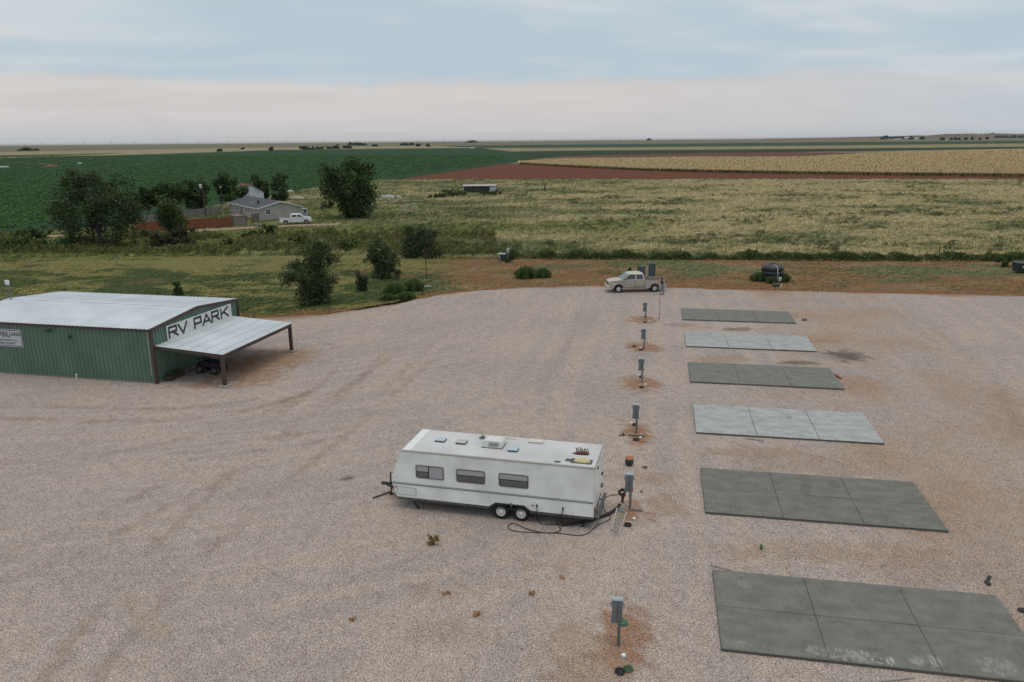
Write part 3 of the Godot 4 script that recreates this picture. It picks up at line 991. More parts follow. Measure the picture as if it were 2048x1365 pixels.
func build_pads() -> void:
	var looks := [
		[0.165, Vector3(0.98, 1.0, 0.93), 0.24, [], "dark grey concrete pad, the one closest to the tan pickup"],
		[0.34, Vector3(0.96, 1.0, 1.0), 0.26, [[0.1, 0.2, 0.16, 0.2, 0.30, 0], [0.3, 0.25, 0.1, 0.12, 0.32, 0], [0.8, 0.2, 0.1, 0.12, 0.33, 0]], "pale blue grey concrete pad, second in the row from the tan pickup"],
		[0.17, Vector3(0.98, 1.0, 0.93), 0.24, [[0.72, 0.3, 0.03, 0.05, 0.12, 0]], "dark grey concrete pad, third in the row from the tan pickup"],
		[0.36, Vector3(0.96, 1.0, 1.0), 0.26, [[0.55, 0.32, 0.02, 0.1, 0.24, 0], [0.32, 0.15, 0.06, 0.06, 0.3, 0], [0.5, 0.68, 0.1, 0.05, 0.3, 0], [0.33, 0.6, 0.03, 0.1, 0.3, 0], [0.85, 0.7, 0.06, 0.06, 0.34, 0]], "pale grey concrete pad with dark scuffs, fourth in the row from the tan pickup"],
		[0.158, Vector3(1.0, 1.0, 0.88), 0.26, [[0.48, 0.35, 0.03, 0.3, 0.12, 0], [0.62, 0.2, 0.03, 0.1, 0.12, 0]], "dark olive grey concrete pad opposite the trailer's rear end"],
		[0.158, Vector3(1.0, 1.01, 0.90), 0.26, [[0.06, 0.07, 0.05, 0.06, 0.22, 1], [0.10, 0.16, 0.03, 0.06, 0.26, 1], [0.05, 0.93, 0.03, 0.04, 0.27, 1], [0.32, 0.92, 0.05, 0.055, 0.30, 1], [0.425, 0.92, 0.06, 0.06, 0.35, 1], [0.52, 0.94, 0.015, 0.05, 0.45, 1], [0.60, 0.92, 0.025, 0.055, 0.32, 1], [0.66, 0.90, 0.018, 0.07, 0.36, 1], [0.84, 0.88, 0.06, 0.085, 0.30, 1], [0.27, 0.5, 0.06, 0.1, 0.13, 0]], "dark concrete pad with white streaks along its edge and a loose board at one corner"],
	]
	var gap := 0.02
	for k in 6:
		var L: Array = looks[k]
		var t := thing("concrete_pad", L[4], "concrete pad", Vector3(pad_at[k].x, 0, pad_at[k].z), -GRID, "concrete pads in a row")
		var m := StandardMaterial3D.new()
		m.albedo_texture = pad_texture(L[0], L[1], L[2], L[3], 60 + k * 7)
		m.roughness = 0.8
		m.metallic_specular = 0.3
		m.cull_mode = BaseMaterial3D.CULL_DISABLED
		# one poured body with six tooled sections on it
		var body := MB.new()
		body.box(Vector3(4.625, 0.02, 2.25), Vector3(9.25, 0.14, 4.5))
		obj("slab", body, mat(0.13, 0.13, 0.12, 0.9, 0.0, tex_fine, 0.7), t)
		for i in 3:
			for j in 2:
				var x0 := i * 9.25 / 3.0 + gap * 0.5 - (gap * 0.5 if i == 0 else 0.0)
				var x1 := (i + 1) * 9.25 / 3.0 - gap * 0.5 + (gap * 0.5 if i == 2 else 0.0)
				var z0 := j * 2.25 + gap * 0.5 - (gap * 0.5 if j == 0 else 0.0)
				var z1 := (j + 1) * 2.25 - gap * 0.5 + (gap * 0.5 if j == 1 else 0.0)
				var mb := MB.new()
				var dy := rng.randf_range(0.0, 0.004)
				var r := 0.012
				var q := [Vector3(x0 + r, 0.108 + dy, z0 + r), Vector3(x1 - r, 0.108 + dy, z0 + r), Vector3(x1 - r, 0.108 + dy, z1 - r), Vector3(x0 + r, 0.108 + dy, z1 - r)]
				var e := [Vector3(x0, 0.0905, z0), Vector3(x1, 0.0905, z0), Vector3(x1, 0.0905, z1), Vector3(x0, 0.0905, z1)]
				uv_quad(mb, q, Vector3.UP)
				for s in 4:
					uv_quad(mb, [e[s], e[(s + 1) % 4], q[(s + 1) % 4], q[s]], Vector3.UP)
				obj("slab_section", mb, m, t)

func uv_quad(mb: MB, q: Array, out: Vector3) -> void:
	var flip: bool = (q[0] - q[2]).cross(q[0] - q[1]).dot(out) < 0.0
	for i in ([0, 2, 1, 0, 3, 2] if flip else [0, 1, 2, 0, 2, 3]):
		mb.st.set_uv(Vector2(q[i].x / 9.25, q[i].z / 4.5))
		mb.st.add_vertex(q[i])

func make_pedestal() -> Node3D:
	var t := thing("hookup_pedestal", "", "utility pedestal", Vector3.ZERO, 0.0, "grey hookup pedestals in a row")
	var gray := mat(0.215, 0.265, 0.285, 0.45, 0.1, tex_fine, 1.5)
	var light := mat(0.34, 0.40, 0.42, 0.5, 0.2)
	var post := MB.new()
	post.box(Vector3(0, 0.62, 0.0), Vector3(0.10, 1.30, 0.07))
	post.box(Vector3(0.045, 0.62, -0.05), Vector3(0.012, 1.30, 0.06))
	obj("post", post, mat(0.24, 0.25, 0.26, 0.5, 0.4, tex_fine, 2.0), t)
	var hw := func(_x, y): return 0.085 + 0.012 * smoothstep(1.0, 0.78, y)
	var bodym := MB.new()
	bodym.prism(PackedVector2Array([Vector2(-0.25, 0.76), Vector2(0.11, 0.76), Vector2(0.085, 1.05), Vector2(0.09, 1.52), Vector2(-0.225, 1.52), Vector2(-0.22, 1.05)]), hw, -0.135)
	var bd := obj("cabinet", bodym, gray, t)
	var seam := MB.new()
	seam.box(Vector3(-0.055, 1.12, -0.0475), Vector3(0.014, 0.68, 0.006))
	obj("seam", seam, mat(0.03, 0.035, 0.04, 0.6), bd)
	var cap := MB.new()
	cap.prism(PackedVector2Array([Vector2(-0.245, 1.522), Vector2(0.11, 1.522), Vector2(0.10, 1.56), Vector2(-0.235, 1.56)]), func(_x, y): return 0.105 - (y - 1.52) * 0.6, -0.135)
	obj("cap", cap, light, bd)  # paler than the cabinet: sky reflected on its top is put into the colour
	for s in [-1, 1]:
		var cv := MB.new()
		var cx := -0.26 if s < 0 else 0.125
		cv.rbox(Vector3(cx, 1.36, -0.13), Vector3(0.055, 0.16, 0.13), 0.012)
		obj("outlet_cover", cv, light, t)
	return t

func pipe_stub(at: Vector3, h: float, label: String, group := "white pipe stubs by the pedestals", r := 0.055) -> void:
	var mb := MB.new().smooth(true)
	mb.lathe([Vector2(r, -0.05), Vector2(r, h - 0.09), Vector2(r * 1.25, h - 0.085), Vector2(r * 1.25, h - 0.01), Vector2(r * 1.05, h), Vector2(0, h)], 12)
	var o := obj("pipe_stub", mb, mat(0.72, 0.72, 0.69, 0.45))
	o.position = at
	tag(o, label, "pipe", group)

func drain_box(at: Vector3, with_lid: bool, label: String, turn := 0.0) -> void:
	var t := thing("drain_opening", label, "drain", at, turn, "dark drain openings by the pedestals")
	var ring := MB.new().smooth(true)
	ring.lathe([Vector2(0.15, -0.08), Vector2(0.15, 0.075), Vector2(0.13, 0.08), Vector2(0.125, 0.02), Vector2(0, 0.018)], 16)
	obj("rim", ring, mat(0.012, 0.013, 0.012, 0.7), t)
	if with_lid:
		var lid := MB.new().smooth(true)
		lid.lathe([Vector2(0.15, 0.0), Vector2(0.15, 0.025), Vector2(0.135, 0.035), Vector2(0, 0.035)], 16, Transform3D(Basis.from_euler(Vector3(0.08, 0, -0.06)), Vector3(0.26, 0.012, -0.12)))
		obj("lid", lid, mat(0.02, 0.06, 0.025, 0.6), t)

func board(at: Vector3, turn: float, s: Vector3, label: String, m: Material) -> void:
	var mb := MB.new()
	mb.rbox(Vector3(0, s.y * 0.5, 0), s, 0.006)
	var o := obj("board", mb, m)
	o.position = at
	o.rotation_degrees.y = turn
	tag(o, label, "board")

func build_pedestals() -> void:
	var spots := [[1237, 1292, "in bare dirt beside the pad with white streaks"], [1260, 1019, "hung with the trailer's hoses"], [1273, 866, "with a long board across its foot"], [1284, 765, "opposite the dark third pad from the tan pickup"], [1288, 699, "opposite the pale second pad from the tan pickup"], [1291, 641, "closest of its row to the tan pickup"]]
	var first := make_pedestal()
	for i in spots.size():
		var p := gp(spots[i][0], spots[i][1])
		var lb: String = "grey hookup pedestal on a post " + spots[i][2]
		if i == 0:
			first.position = p
			first.rotation_degrees.y = -GRID + 4.0
			first.set_meta("label", lb)
		else:
			copy(first, lb, p, -GRID + [0, 3.0, 2.0, 6.0, 1.0, 4.0][i], "grey hookup pedestals in a row")
	var st := "short white pipe stub in the dirt patch of a grey pedestal"
	for p in [[1247, 1322, 0.22], [1268, 1043, 0.16], [1281, 879, 0.14], [1263, 852, 0.2], [1291, 774, 0.2], [1277, 756, 0.22], [1281, 700, 0.2], [1297, 687, 0.15], [1286.5, 635, 0.2], [1299, 645, 0.16]]:
		pipe_stub(gp(p[0], p[1]), p[2], st)
	for p in [[1240, 1346, 1], [1256, 1052, 0], [1272, 881, 0], [1269, 851, 0], [1283, 776, 0], [1281, 755, 0], [1282, 700.5, 0], [1268.5, 694, 0], [1289.5, 646, 0], [1290, 634, 0]]:
		var lid: bool = p[2] == 1
		drain_box(gp(p[0], p[1]), lid, "open dark drain with its round green lid beside it" if lid else "round dark drain opening in the dirt by a grey pedestal", 0.0)
	# green valve lid and a white riser behind the closest pedestal
	var v := MB.new().smooth(true)
	v.lathe([Vector2(0.17, 0.0), Vector2(0.165, 0.05), Vector2(0.14, 0.07), Vector2(0, 0.07)], 16)
	var o := obj("valve_box", v, mat(0.035, 0.12, 0.075, 0.5))
	o.position = gp(1246, 1247)
	tag(o, "round green valve box in the dirt behind the pedestal by the streaked pad", "valve box")
	pipe_stub(gp(1241.5, 1240), 0.45, "slim white riser pipe beside the round green valve box", "", 0.02)
	var wood := mat(0.25, 0.20, 0.16, 0.9, 0.0, tex_stain, 3.0)
	board(gp(1273, 873), -GRID, Vector3(0.85, 0.09, 0.1), "weathered board lying across the foot of the pedestal above the pot", wood)
	board(gp(1272, 1022), -GRID + 4.0, Vector3(0.5, 0.1, 0.13), "short pinkish board at the foot of the pedestal by the trailer", mat(0.36, 0.29, 0.27, 0.9, 0.0, tex_stain, 3.0))
	board(gp(1284, 885), -GRID - 2.0, Vector3(0.35, 0.06, 0.08), "short reddish board by the drain of the pedestal above the pot", mat(0.30, 0.15, 0.09, 0.9))
	board(gp(1453, 1140), -32.0, Vector3(1.15, 0.03, 0.09), "long thin board leaning off the streaked pad's corner", mat(0.34, 0.31, 0.28, 0.9, 0.0, tex_stain, 3.0))
	board(gp(1786, 1361), 8.0, Vector3(1.3, 0.05, 0.1), "pale board lying on the gravel beside the streaked pad", mat(0.42, 0.40, 0.38, 0.9, 0.0, tex_stain, 3.0))
	board(gp(1510, 881), -28.0, Vector3(0.9, 0.03, 0.05), "thin stick lying along the pale scuffed pad's edge", mat(0.12, 0.09, 0.07, 0.9))

# ---------------------------------------------------------------- travel trailer
func rounded_rect(x0: float, y0: float, x1: float, y1: float, r: float) -> PackedVector2Array:
	var out := PackedVector2Array()
	for c in [[x1 - r, y1 - r, 0.0], [x0 + r, y1 - r, 90.0], [x0 + r, y0 + r, 180.0], [x1 - r, y0 + r, 270.0]]:
		for k in 5:
			var a := deg_to_rad(c[2] + k * 22.5)
			out.append(Vector2(c[0] + cos(a) * r, c[1] + sin(a) * r))
	return out

func wheel(parent: Node, at: Vector3, r: float, w: float, rim_mat: Material, spokes: int, face := 1.0) -> void:
	# axle along z, its outer face on the side of face
	var side := Basis.from_euler(Vector3(PI / 2.0 * face, 0, 0))
	var ty := MB.new().smooth(true)
	var rr := r * 0.60
	ty.lathe([Vector2(rr, -w * 0.5), Vector2(r * 0.9, -w * 0.5), Vector2(r, -w * 0.32), Vector2(r, w * 0.32), Vector2(r * 0.9, w * 0.5), Vector2(rr * 1.06, w * 0.47), Vector2(rr, w * 0.38)], 24, Transform3D(side, at))
	var o := obj("wheel", ty, mat(0.012, 0.013, 0.015, 0.85), parent)
	var rim := MB.new().smooth(true)
	rim.lathe([Vector2(rr, w * 0.38), Vector2(rr * 0.9, w * 0.44), Vector2(rr * 0.82, w * 0.30), Vector2(rr * 0.45, w * 0.34), Vector2(rr * 0.3, w * 0.46), Vector2(0, w * 0.48)], 24, Transform3D(side, at))
	obj("rim", rim, rim_mat, o)
	for k in spokes:
		var a := TAU * k / spokes
		var holes := MB.new()
		holes.lathe([Vector2(0, 0.004), Vector2(rr * 0.13, 0.003), Vector2(rr * 0.15, -0.02)], 8, Transform3D(side, at + Vector3(cos(a) * rr * 0.64, sin(a) * rr * 0.64, face * w * 0.325)))
		obj("rim_hole", holes, mat(0.02, 0.02, 0.02, 0.8), o)

func build_trailer() -> void:
	var t := thing("travel_trailer", "long white travel trailer with three windows parked on the gravel", "trailer", Vector3(-0.53, 0, -28.75), -14.3)
	var white := mat(0.83, 0.865, 0.85, 0.3, 0.0, tex_soft, 0.2)
	var W := 2.36
	var body := MB.new()
	# siding from skirt to roof, with a notch for the wheels
	var prof := PackedVector2Array([Vector2(-4.50, 0.545), Vector2(-4.72, 1.18), Vector2(-4.66, 1.55), Vector2(-4.27, 2.55), Vector2(-4.13, 2.66), Vector2(3.80, 2.66), Vector2(3.84, 2.6), Vector2(3.80, 1.2), Vector2(3.78, 0.545), Vector2(1.24, 0.545), Vector2(0.99, 0.74), Vector2(-0.19, 0.74), Vector2(-0.46, 0.545)])
	body.slab(prof, -W, 0.0)
	obj("body", body, white, t)
	# skirt: the darker metal band along the bottom
	var skirt := MB.new()
	skirt.slab(PackedVector2Array([Vector2(-4.45, 0.44), Vector2(-4.498, 0.543), Vector2(-0.462, 0.543), Vector2(-0.56, 0.44)]), -W - 0.004, 0.006)
	skirt.slab(PackedVector2Array([Vector2(1.33, 0.44), Vector2(1.242, 0.543), Vector2(3.79, 0.543), Vector2(3.79, 0.44)]), -W - 0.004, 0.006)
	obj("skirt", skirt, mat(0.12, 0.125, 0.13, 0.5, 0.2, tex_stain, 0.8), t)
	# dark wheel housing
	var well := MB.new()
	well.box(Vector3(0.4, 0.705, -0.36), Vector3(1.3, 0.03, 0.62))
	well.box(Vector3(0.4, 0.50, -0.68), Vector3(1.75, 0.44, 0.03))
	obj("wheel_well", well, white, t)
	var lip := MB.new()
	lip.slab(PackedVector2Array([Vector2(-0.60, 0.40), Vector2(-0.48, 0.548), Vector2(-0.20, 0.745), Vector2(1.0, 0.745), Vector2(1.26, 0.548), Vector2(1.37, 0.40), Vector2(1.25, 0.40), Vector2(1.14, 0.53), Vector2(0.94, 0.68), Vector2(-0.14, 0.68), Vector2(-0.36, 0.53), Vector2(-0.48, 0.40)]), -0.05, 0.012)
	obj("fender_trim", lip, mat(0.03, 0.03, 0.032, 0.6), t)
	var rim := mat(0.72, 0.71, 0.66, 0.4)
	for x in [0.0, 0.85]:
		wheel(t, Vector3(x, 0.325, -0.13), 0.325, 0.2, rim, 8)
		wheel(t, Vector3(x, 0.325, -W + 0.13), 0.325, 0.2, rim, 8, -1.0)
	var chassis := MB.new()
	for z in [-0.55, -W + 0.55]:
		chassis.box(Vector3(-0.35, 0.38, z), Vector3(8.1, 0.13, 0.06))
	chassis.box(Vector3(0.0, 0.325, -W * 0.5), Vector3(0.06, 0.06, W - 0.5))
	chassis.box(Vector3(0.85, 0.325, -W * 0.5), Vector3(0.06, 0.06, W - 0.5))
	chassis.box(Vector3(-0.35, 0.49, -W * 0.5), Vector3(8.2, 0.08, W - 0.1))
	obj("chassis", chassis, mat(0.02, 0.02, 0.022, 0.7), t)
	# belt mouldings
	var belt := MB.new()
	var bp := PackedVector2Array([Vector2(-4.71, 1.205), Vector2(-4.716, 1.19), Vector2(3.80, 1.19), Vector2(3.80, 1.205)])
	belt.slab(bp, 0.0, 0.014)
	var bp2 := PackedVector2Array([Vector2(-4.714, 1.16), Vector2(-4.70, 1.125), Vector2(3.80, 1.125), Vector2(3.80, 1.16)])
	belt.slab(bp2, 0.0, 0.016)
	obj("belt_moulding", belt, mat(0.16, 0.18, 0.20, 0.5), t)
	# roof sheet, front cap and drip rail
	var roof := MB.new()
	roof.prism(PackedVector2Array([Vector2(-3.80, 2.655), Vector2(3.82, 2.655), Vector2(3.82, 2.69), Vector2(-3.80, 2.69)]), func(_x, y): return W * 0.5 + 0.004 - (y - 2.655) * 0.4, -W * 0.5)
	var rf := obj("roof", roof, mat(0.58, 0.585, 0.595, 0.7, 0.0, tex_soft, 0.12), t)
	var cap := MB.new()
	cap.prism(PackedVector2Array([Vector2(-4.40, 2.28), Vector2(-4.29, 2.575), Vector2(-4.15, 2.69), Vector2(-3.79, 2.71), Vector2(-3.79, 2.64), Vector2(-4.10, 2.63), Vector2(-4.24, 2.53), Vector2(-4.36, 2.24)]), func(_x, _y): return W * 0.5 + 0.008, -W * 0.5)
	obj("front_cap", cap, mat(0.70, 0.73, 0.73, 0.4), t)
	var rail := MB.new()
	rail.box(Vector3(-0.2, 2.625, 0.012), Vector3(8.05, 0.035, 0.024))
	rail.box(Vector3(-0.2, 2.625, -W - 0.012), Vector3(8.05, 0.035, 0.024))
	rail.box(Vector3(3.835, 2.64, -W * 0.5), Vector3(0.03, 0.04, W))
	obj("drip_rail", rail, mat(0.34, 0.29, 0.23, 0.7), t)
	var trims := MB.new()
	trims.box(Vector3(3.80, 1.57, 0.005), Vector3(0.035, 2.05, 0.03))
	obj("corner_trim", trims, mat(0.66, 0.67, 0.66, 0.4), t)
	# windows
	for k in 3:
		var x0: float = [-3.60, -1.84, -0.04][k]
		var x1 := x0 + 1.2
		var y0 := 1.50
		var y1 := 2.05
		var fr := MB.new()
		fr.slab(rounded_rect(x0 - 0.035, y0 - 0.035, x1 + 0.035, y1 + 0.035, 0.10), 0.0, 0.012)
		var wf := obj("window", fr, mat(0.45, 0.44, 0.42, 0.5), t)
		var gk := MB.new()
		gk.slab(rounded_rect(x0, y0, x1, y1, 0.075), 0.0, 0.018)
		obj("gasket", gk, mat(0.02, 0.022, 0.025, 0.5), wf)
		var pale := glass(0.36, 0.365, 0.40, 0.12)
		var dim := glass(0.105, 0.10, 0.105, 0.1)
		if k == 0:
			pane(wf, x0 + 0.03, y0 + 0.30, x0 + 0.53, y1 - 0.03, pale)
			pane(wf, x0 + 0.03, y0 + 0.03, x0 + 0.53, y0 + 0.27, dim)
			pane(wf, x0 + 0.58, y0 + 0.03, x1 - 0.03, y1 - 0.03, pale)
		else:
			pane(wf, x0 + 0.03, y0 + 0.32, x1 - 0.03, y1 - 0.03, pale)
			pane(wf, x0 + 0.03, y0 + 0.03, x0 + 0.592, y0 + 0.285, dim)
			pane(wf, x0 + 0.608, y0 + 0.03, x1 - 0.03, y0 + 0.285, dim)
	# storage door, lamps, latches
	var hatch := MB.new()
	hatch.slab(rounded_rect(-4.46, 0.69, -3.66, 0.99, 0.03), 0.0, 0.012)
	var hd := obj("storage_hatch", hatch, mat(0.69, 0.72, 0.71, 0.4), t)
	var hf := MB.new()
	for e in [[-4.06, 1.0, 0.84, 0.02], [-4.06, 0.68, 0.84, 0.02]]:
		hf.box(Vector3(e[0], e[1], 0.008), Vector3(e[2], e[3], 0.016))
	for e in [-4.48, -3.64]:
		hf.box(Vector3(e, 0.84, 0.008), Vector3(0.02, 0.30, 0.016))
	obj("hatch_frame", hf, mat(0.40, 0.42, 0.43, 0.5), hd)
	for e in [[-4.56, 1.0], [1.35, 0.80]]:
		var lamp := MB.new()
		lamp.rbox(Vector3(e[0], e[1], 0.015), Vector3(0.12, 0.045, 0.03), 0.008)
		obj("marker_lamp", lamp, mat(0.34, 0.15, 0.045, 0.4), t)
	for z in [-0.06, -W + 0.06]:
		var tail := MB.new()
		tail.rbox(Vector3(3.83, 0.86, z), Vector3(0.05, 0.16, 0.10), 0.01)
		obj("tail_lamp", tail, mat(0.22, 0.02, 0.02, 0.3), t)
	var clip := MB.new()
	clip.box(Vector3(0.42, 0.79, 0.012), Vector3(0.05, 0.05, 0.03))
	clip.box(Vector3(0.45, 0.69, 0.015), Vector3(0.02, 0.16, 0.01))
	obj("latch", clip, mat(0.3, 0.27, 0.22, 0.5), t)
	for e in [1.52, 2.58]:
		var inlet := MB.new()
		inlet.rbox(Vector3(e, 0.80, 0.012), Vector3(0.07, 0.12, 0.03), 0.008)
		obj("inlet", inlet, mat(0.05, 0.05, 0.055, 0.5), t)
	# back end: door-less wall, lamp, bumper, vents
	var back := MB.new()
	back.rbox(Vector3(3.96, 0.5, -W * 0.5), Vector3(0.12, 0.12, W - 0.06), 0.01)
	back.box(Vector3(3.88, 0.5, -0.6), Vector3(0.1, 0.06, 0.06))
	back.box(Vector3(3.88, 0.5, -W + 0.6), Vector3(0.1, 0.06, 0.06))
	obj("bumper", back, mat(0.10, 0.10, 0.105, 0.6, 0.3), t)
	for e in [[2.35, -0.75, 0.07, 0.2], [1.45, -W + 0.12, 0.12, 0.1], [0.95, -W + 0.10, 0.1, 0.08]]:
		var bk := MB.new()
		bk.rbox(Vector3(3.84, e[0], e[1]), Vector3(0.06, e[2], e[3]), 0.01)
		obj("rear_fitting", bk, mat(0.06, 0.045, 0.045, 0.5), t)
	# tongue, jack and coupler
	var tongue := MB.new()
	tongue.bar(Vector3(-4.4, 0.47, -0.55), Vector3(-5.45, 0.47, -W * 0.5 + 0.03), 0.06, 0.11)
	tongue.bar(Vector3(-4.4, 0.47, -W + 0.55), Vector3(-5.45, 0.47, -W * 0.5 - 0.03), 0.06, 0.11)
	tongue.box(Vector3(-5.02, 0.47, -W * 0.5), Vector3(0.3, 0.09, 0.35))
	obj("tongue", tongue, mat(0.03, 0.033, 0.035, 0.6), t)
	var coup := MB.new()
	coup.rbox(Vector3(-5.55, 0.50, -W * 0.5), Vector3(0.34, 0.13, 0.13), 0.03)
	obj("coupler", coup, mat(0.025, 0.027, 0.03, 0.5), t)
	var tank := MB.new()
	tank.rbox(Vector3(-4.86, 0.66, -W * 0.5), Vector3(0.28, 0.3, 0.62), 0.06)
	obj("battery_box", tank, mat(0.015, 0.016, 0.018, 0.6), t)
	var jack := MB.new()
	jack.smooth(true)
	jack.tube([Vector3(-5.28, 0.0, -W * 0.5), Vector3(-5.28, 1.02, -W * 0.5)], 0.035, 0.035, 8)
	jack.smooth(true)
	jack.tube([Vector3(-5.28, 1.02, -W * 0.5), Vector3(-5.10, 1.06, -W * 0.5), Vector3(-5.10, 1.20, -W * 0.5)], 0.018, 0.018, 6)
	jack.box(Vector3(-5.28, 0.015, -W * 0.5), Vector3(0.16, 0.03, 0.16))
	obj("tongue_jack", jack, mat(0.02, 0.02, 0.022, 0.6), t)
	for e in [[-3.75, 1.0], [3.45, -1.0]]:
		for z in [-0.18, -W + 0.18]:
			var leg := MB.new()
			leg.bar(Vector3(e[0] - 0.16 * e[1], 0.46, z), Vector3(e[0] + 0.1 * e[1], 0.02, z), 0.05, 0.05)
			leg.box(Vector3(e[0] + 0.1 * e[1], 0.012, z), Vector3(0.14, 0.024, 0.1))
			obj("stabiliser_leg", leg, mat(0.02, 0.02, 0.022, 0.7), t)
	# roof fittings
	var ac := MB.new()
	ac.prism(PackedVector2Array([Vector2(-1.02, 2.695), Vector2(-0.16, 2.695), Vector2(-0.18, 2.90), Vector2(-0.26, 2.985), Vector2(-0.86, 2.99), Vector2(-1.0, 2.93)]), func(_x, y): return 0.34 - maxf(0.0, y - 2.78) * 0.28, -1.28)
	var acn := obj("air_conditioner", ac, mat(0.62, 0.63, 0.60, 0.45), t)
	var acb := MB.new()
	acb.box(Vector3(-0.59, 2.703, -1.28), Vector3(0.9, 0.024, 0.72))
	obj("gasket", acb, mat(0.05, 0.05, 0.05, 0.8), acn)
	var grl := MB.new()
	for k in 5:
		grl.box(Vector3(-0.52, 2.80 + k * 0.03, -0.93 - k * 0.006), Vector3(0.42, 0.012, 0.012))
	for k in 8:
		grl.box(Vector3(-0.71 + k * 0.054, 2.86, -0.942), Vector3(0.012, 0.15, 0.012))
	obj("grille", grl, mat(0.28, 0.29, 0.29, 0.6), acn)
	var tint := mat(0.40, 0.50, 0.56, 0.3)
	for e in [[-2.92, -1.25, 0.42, 0.36, 0], [-1.98, -1.22, 0.42, 0.38, 1], [0.33, -0.92, 0.40, 0.36, 0]]:
		var vb := MB.new()
		vb.box(Vector3(e[0], 2.715, e[1]), Vector3(e[2], 0.05, e[3]))
		var vn := obj("roof_vent", vb, mat(0.04, 0.045, 0.05, 0.8), t)
		var vl := MB.new()
		vl.rbox(Vector3(e[0] - 0.02, 2.755, e[1] - 0.02), Vector3(e[2] + 0.02, 0.028, e[3] + 0.02), 0.012)
		obj("lid", vl, tint if e[4] == 0 else mat(0.42, 0.42, 0.42, 0.5), vn)
	var fv := MB.new()
	fv.rbox(Vector3(1.05, 2.735, -2.0), Vector3(0.62, 0.085, 0.3), 0.03)
	obj("fridge_vent", fv, mat(0.60, 0.57, 0.53, 0.5), t)
	var av := MB.new().smooth(true)
	av.lathe([Vector2(0.17, 0.0), Vector2(0.15, 0.02), Vector2(0.07, 0.03), Vector2(0.05, 0.12), Vector2(0, 0.12)], 12, Transform3D(Basis(), Vector3(-1.28, 2.69, -1.95)))
	obj("antenna_base", av, mat(0.08, 0.085, 0.10, 0.6), t)
	var ab := MB.new()
	ab.box(Vector3(-0.1, 2.70, -2.12), Vector3(0.5, 0.02, 0.06))
	obj("antenna_arm", ab, mat(0.45, 0.42, 0.42, 0.6), t)
	var sk := MB.new()
	sk.slab(rounded_rect(0.0, 0.0, 0.86, 0.46, 0.06), 0.0, 0.012, Transform3D(Basis.from_euler(Vector3(-PI / 2, 0, 0)), Vector3(2.80, 2.688, -0.20)))
	sk.slab(rounded_rect(-0.22, 0.1, 0.02, 0.36, 0.05), 0.0, 0.010, Transform3D(Basis.from_euler(Vector3(-PI / 2, 0, 0)), Vector3(2.80, 2.688, -0.22)))
	sk.slab(rounded_rect(-0.62, -0.02, -0.36, 0.14, 0.05), 0.0, 0.010, Transform3D(Basis.from_euler(Vector3(-PI / 2, 0, 0)), Vector3(2.80, 2.688, -0.13)))
	var skn := obj("roof_patch", sk, mat(0.075, 0.08, 0.08, 0.8), t)
	var dome := MB.new().smooth(true)
	dome.lathe([Vector2(0.34, 0.0), Vector2(0.32, 0.05), Vector2(0.22, 0.10), Vector2(0, 0.115)], 20, Transform3D(Basis.from_scale(Vector3(1.0, 1.0, 0.52)), Vector3(3.26, 2.70, -0.43)))
	obj("skylight", dome, mat(0.52, 0.47, 0.24, 0.4), skn)
	var rv := MB.new()
	rv.slab(PackedVector2Array([Vector2(0.0, 0.1), Vector2(0.2, 0.0), Vector2(0.62, 0.02), Vector2(0.72, 0.2), Vector2(0.55, 0.36), Vector2(0.2, 0.34)]), 0.0, 0.014, Transform3D(Basis.from_euler(Vector3(-PI / 2, 0, 0)), Vector3(2.72, 2.688, -1.05)))
	var rvn := obj("broken_vent", rv, mat(0.06, 0.05, 0.05, 0.8), t)
	var red := MB.new()
	red.box(Vector3(3.14, 2.74, -1.14), Vector3(0.46, 0.05, 0.05))
	red.box(Vector3(3.38, 2.74, -1.2), Vector3(0.04, 0.06, 0.2))
	obj("vent_frame", red, mat(0.15, 0.035, 0.03, 0.6), rvn)
	var bits := MB.new()
	for k in 16:
		var p := Vector3(2.86 + 0.034 * k, 2.71, -1.34 + rng.randf_range(-0.09, 0.09))
		bits.bar(p, p + Vector3(rng.randf_range(-0.06, 0.06), rng.randf_range(0.08, 0.2), rng.randf_range(-0.05, 0.05)), 0.02, 0.02)
	obj("broken_pieces", bits, mat(0.16, 0.10, 0.075, 0.9), rvn)
	build_hookups()

func pane(parent: Node, x0: float, y0: float, x1: float, y1: float, m: Material) -> void:
	var mb := MB.new()
	mb.slab(rounded_rect(x0, y0, x1, y1, 0.03), 0.0, 0.022)
	obj("pane", mb, m, parent)

func zp(x: float, y: float, h := 0.025) -> Vector3:
	return gp(740.0 + x / 3.531, 840.0 + y / 3.531, h)

func line_thing(called: String, pts: Array, r: float, m: Material, label: String, category: String, sides := 6) -> void:
	var mb := MB.new().smooth(true)
	mb.tube(smooth_path(pts, 6), r, r, sides)
	tag(obj(called, mb, m), label, category)

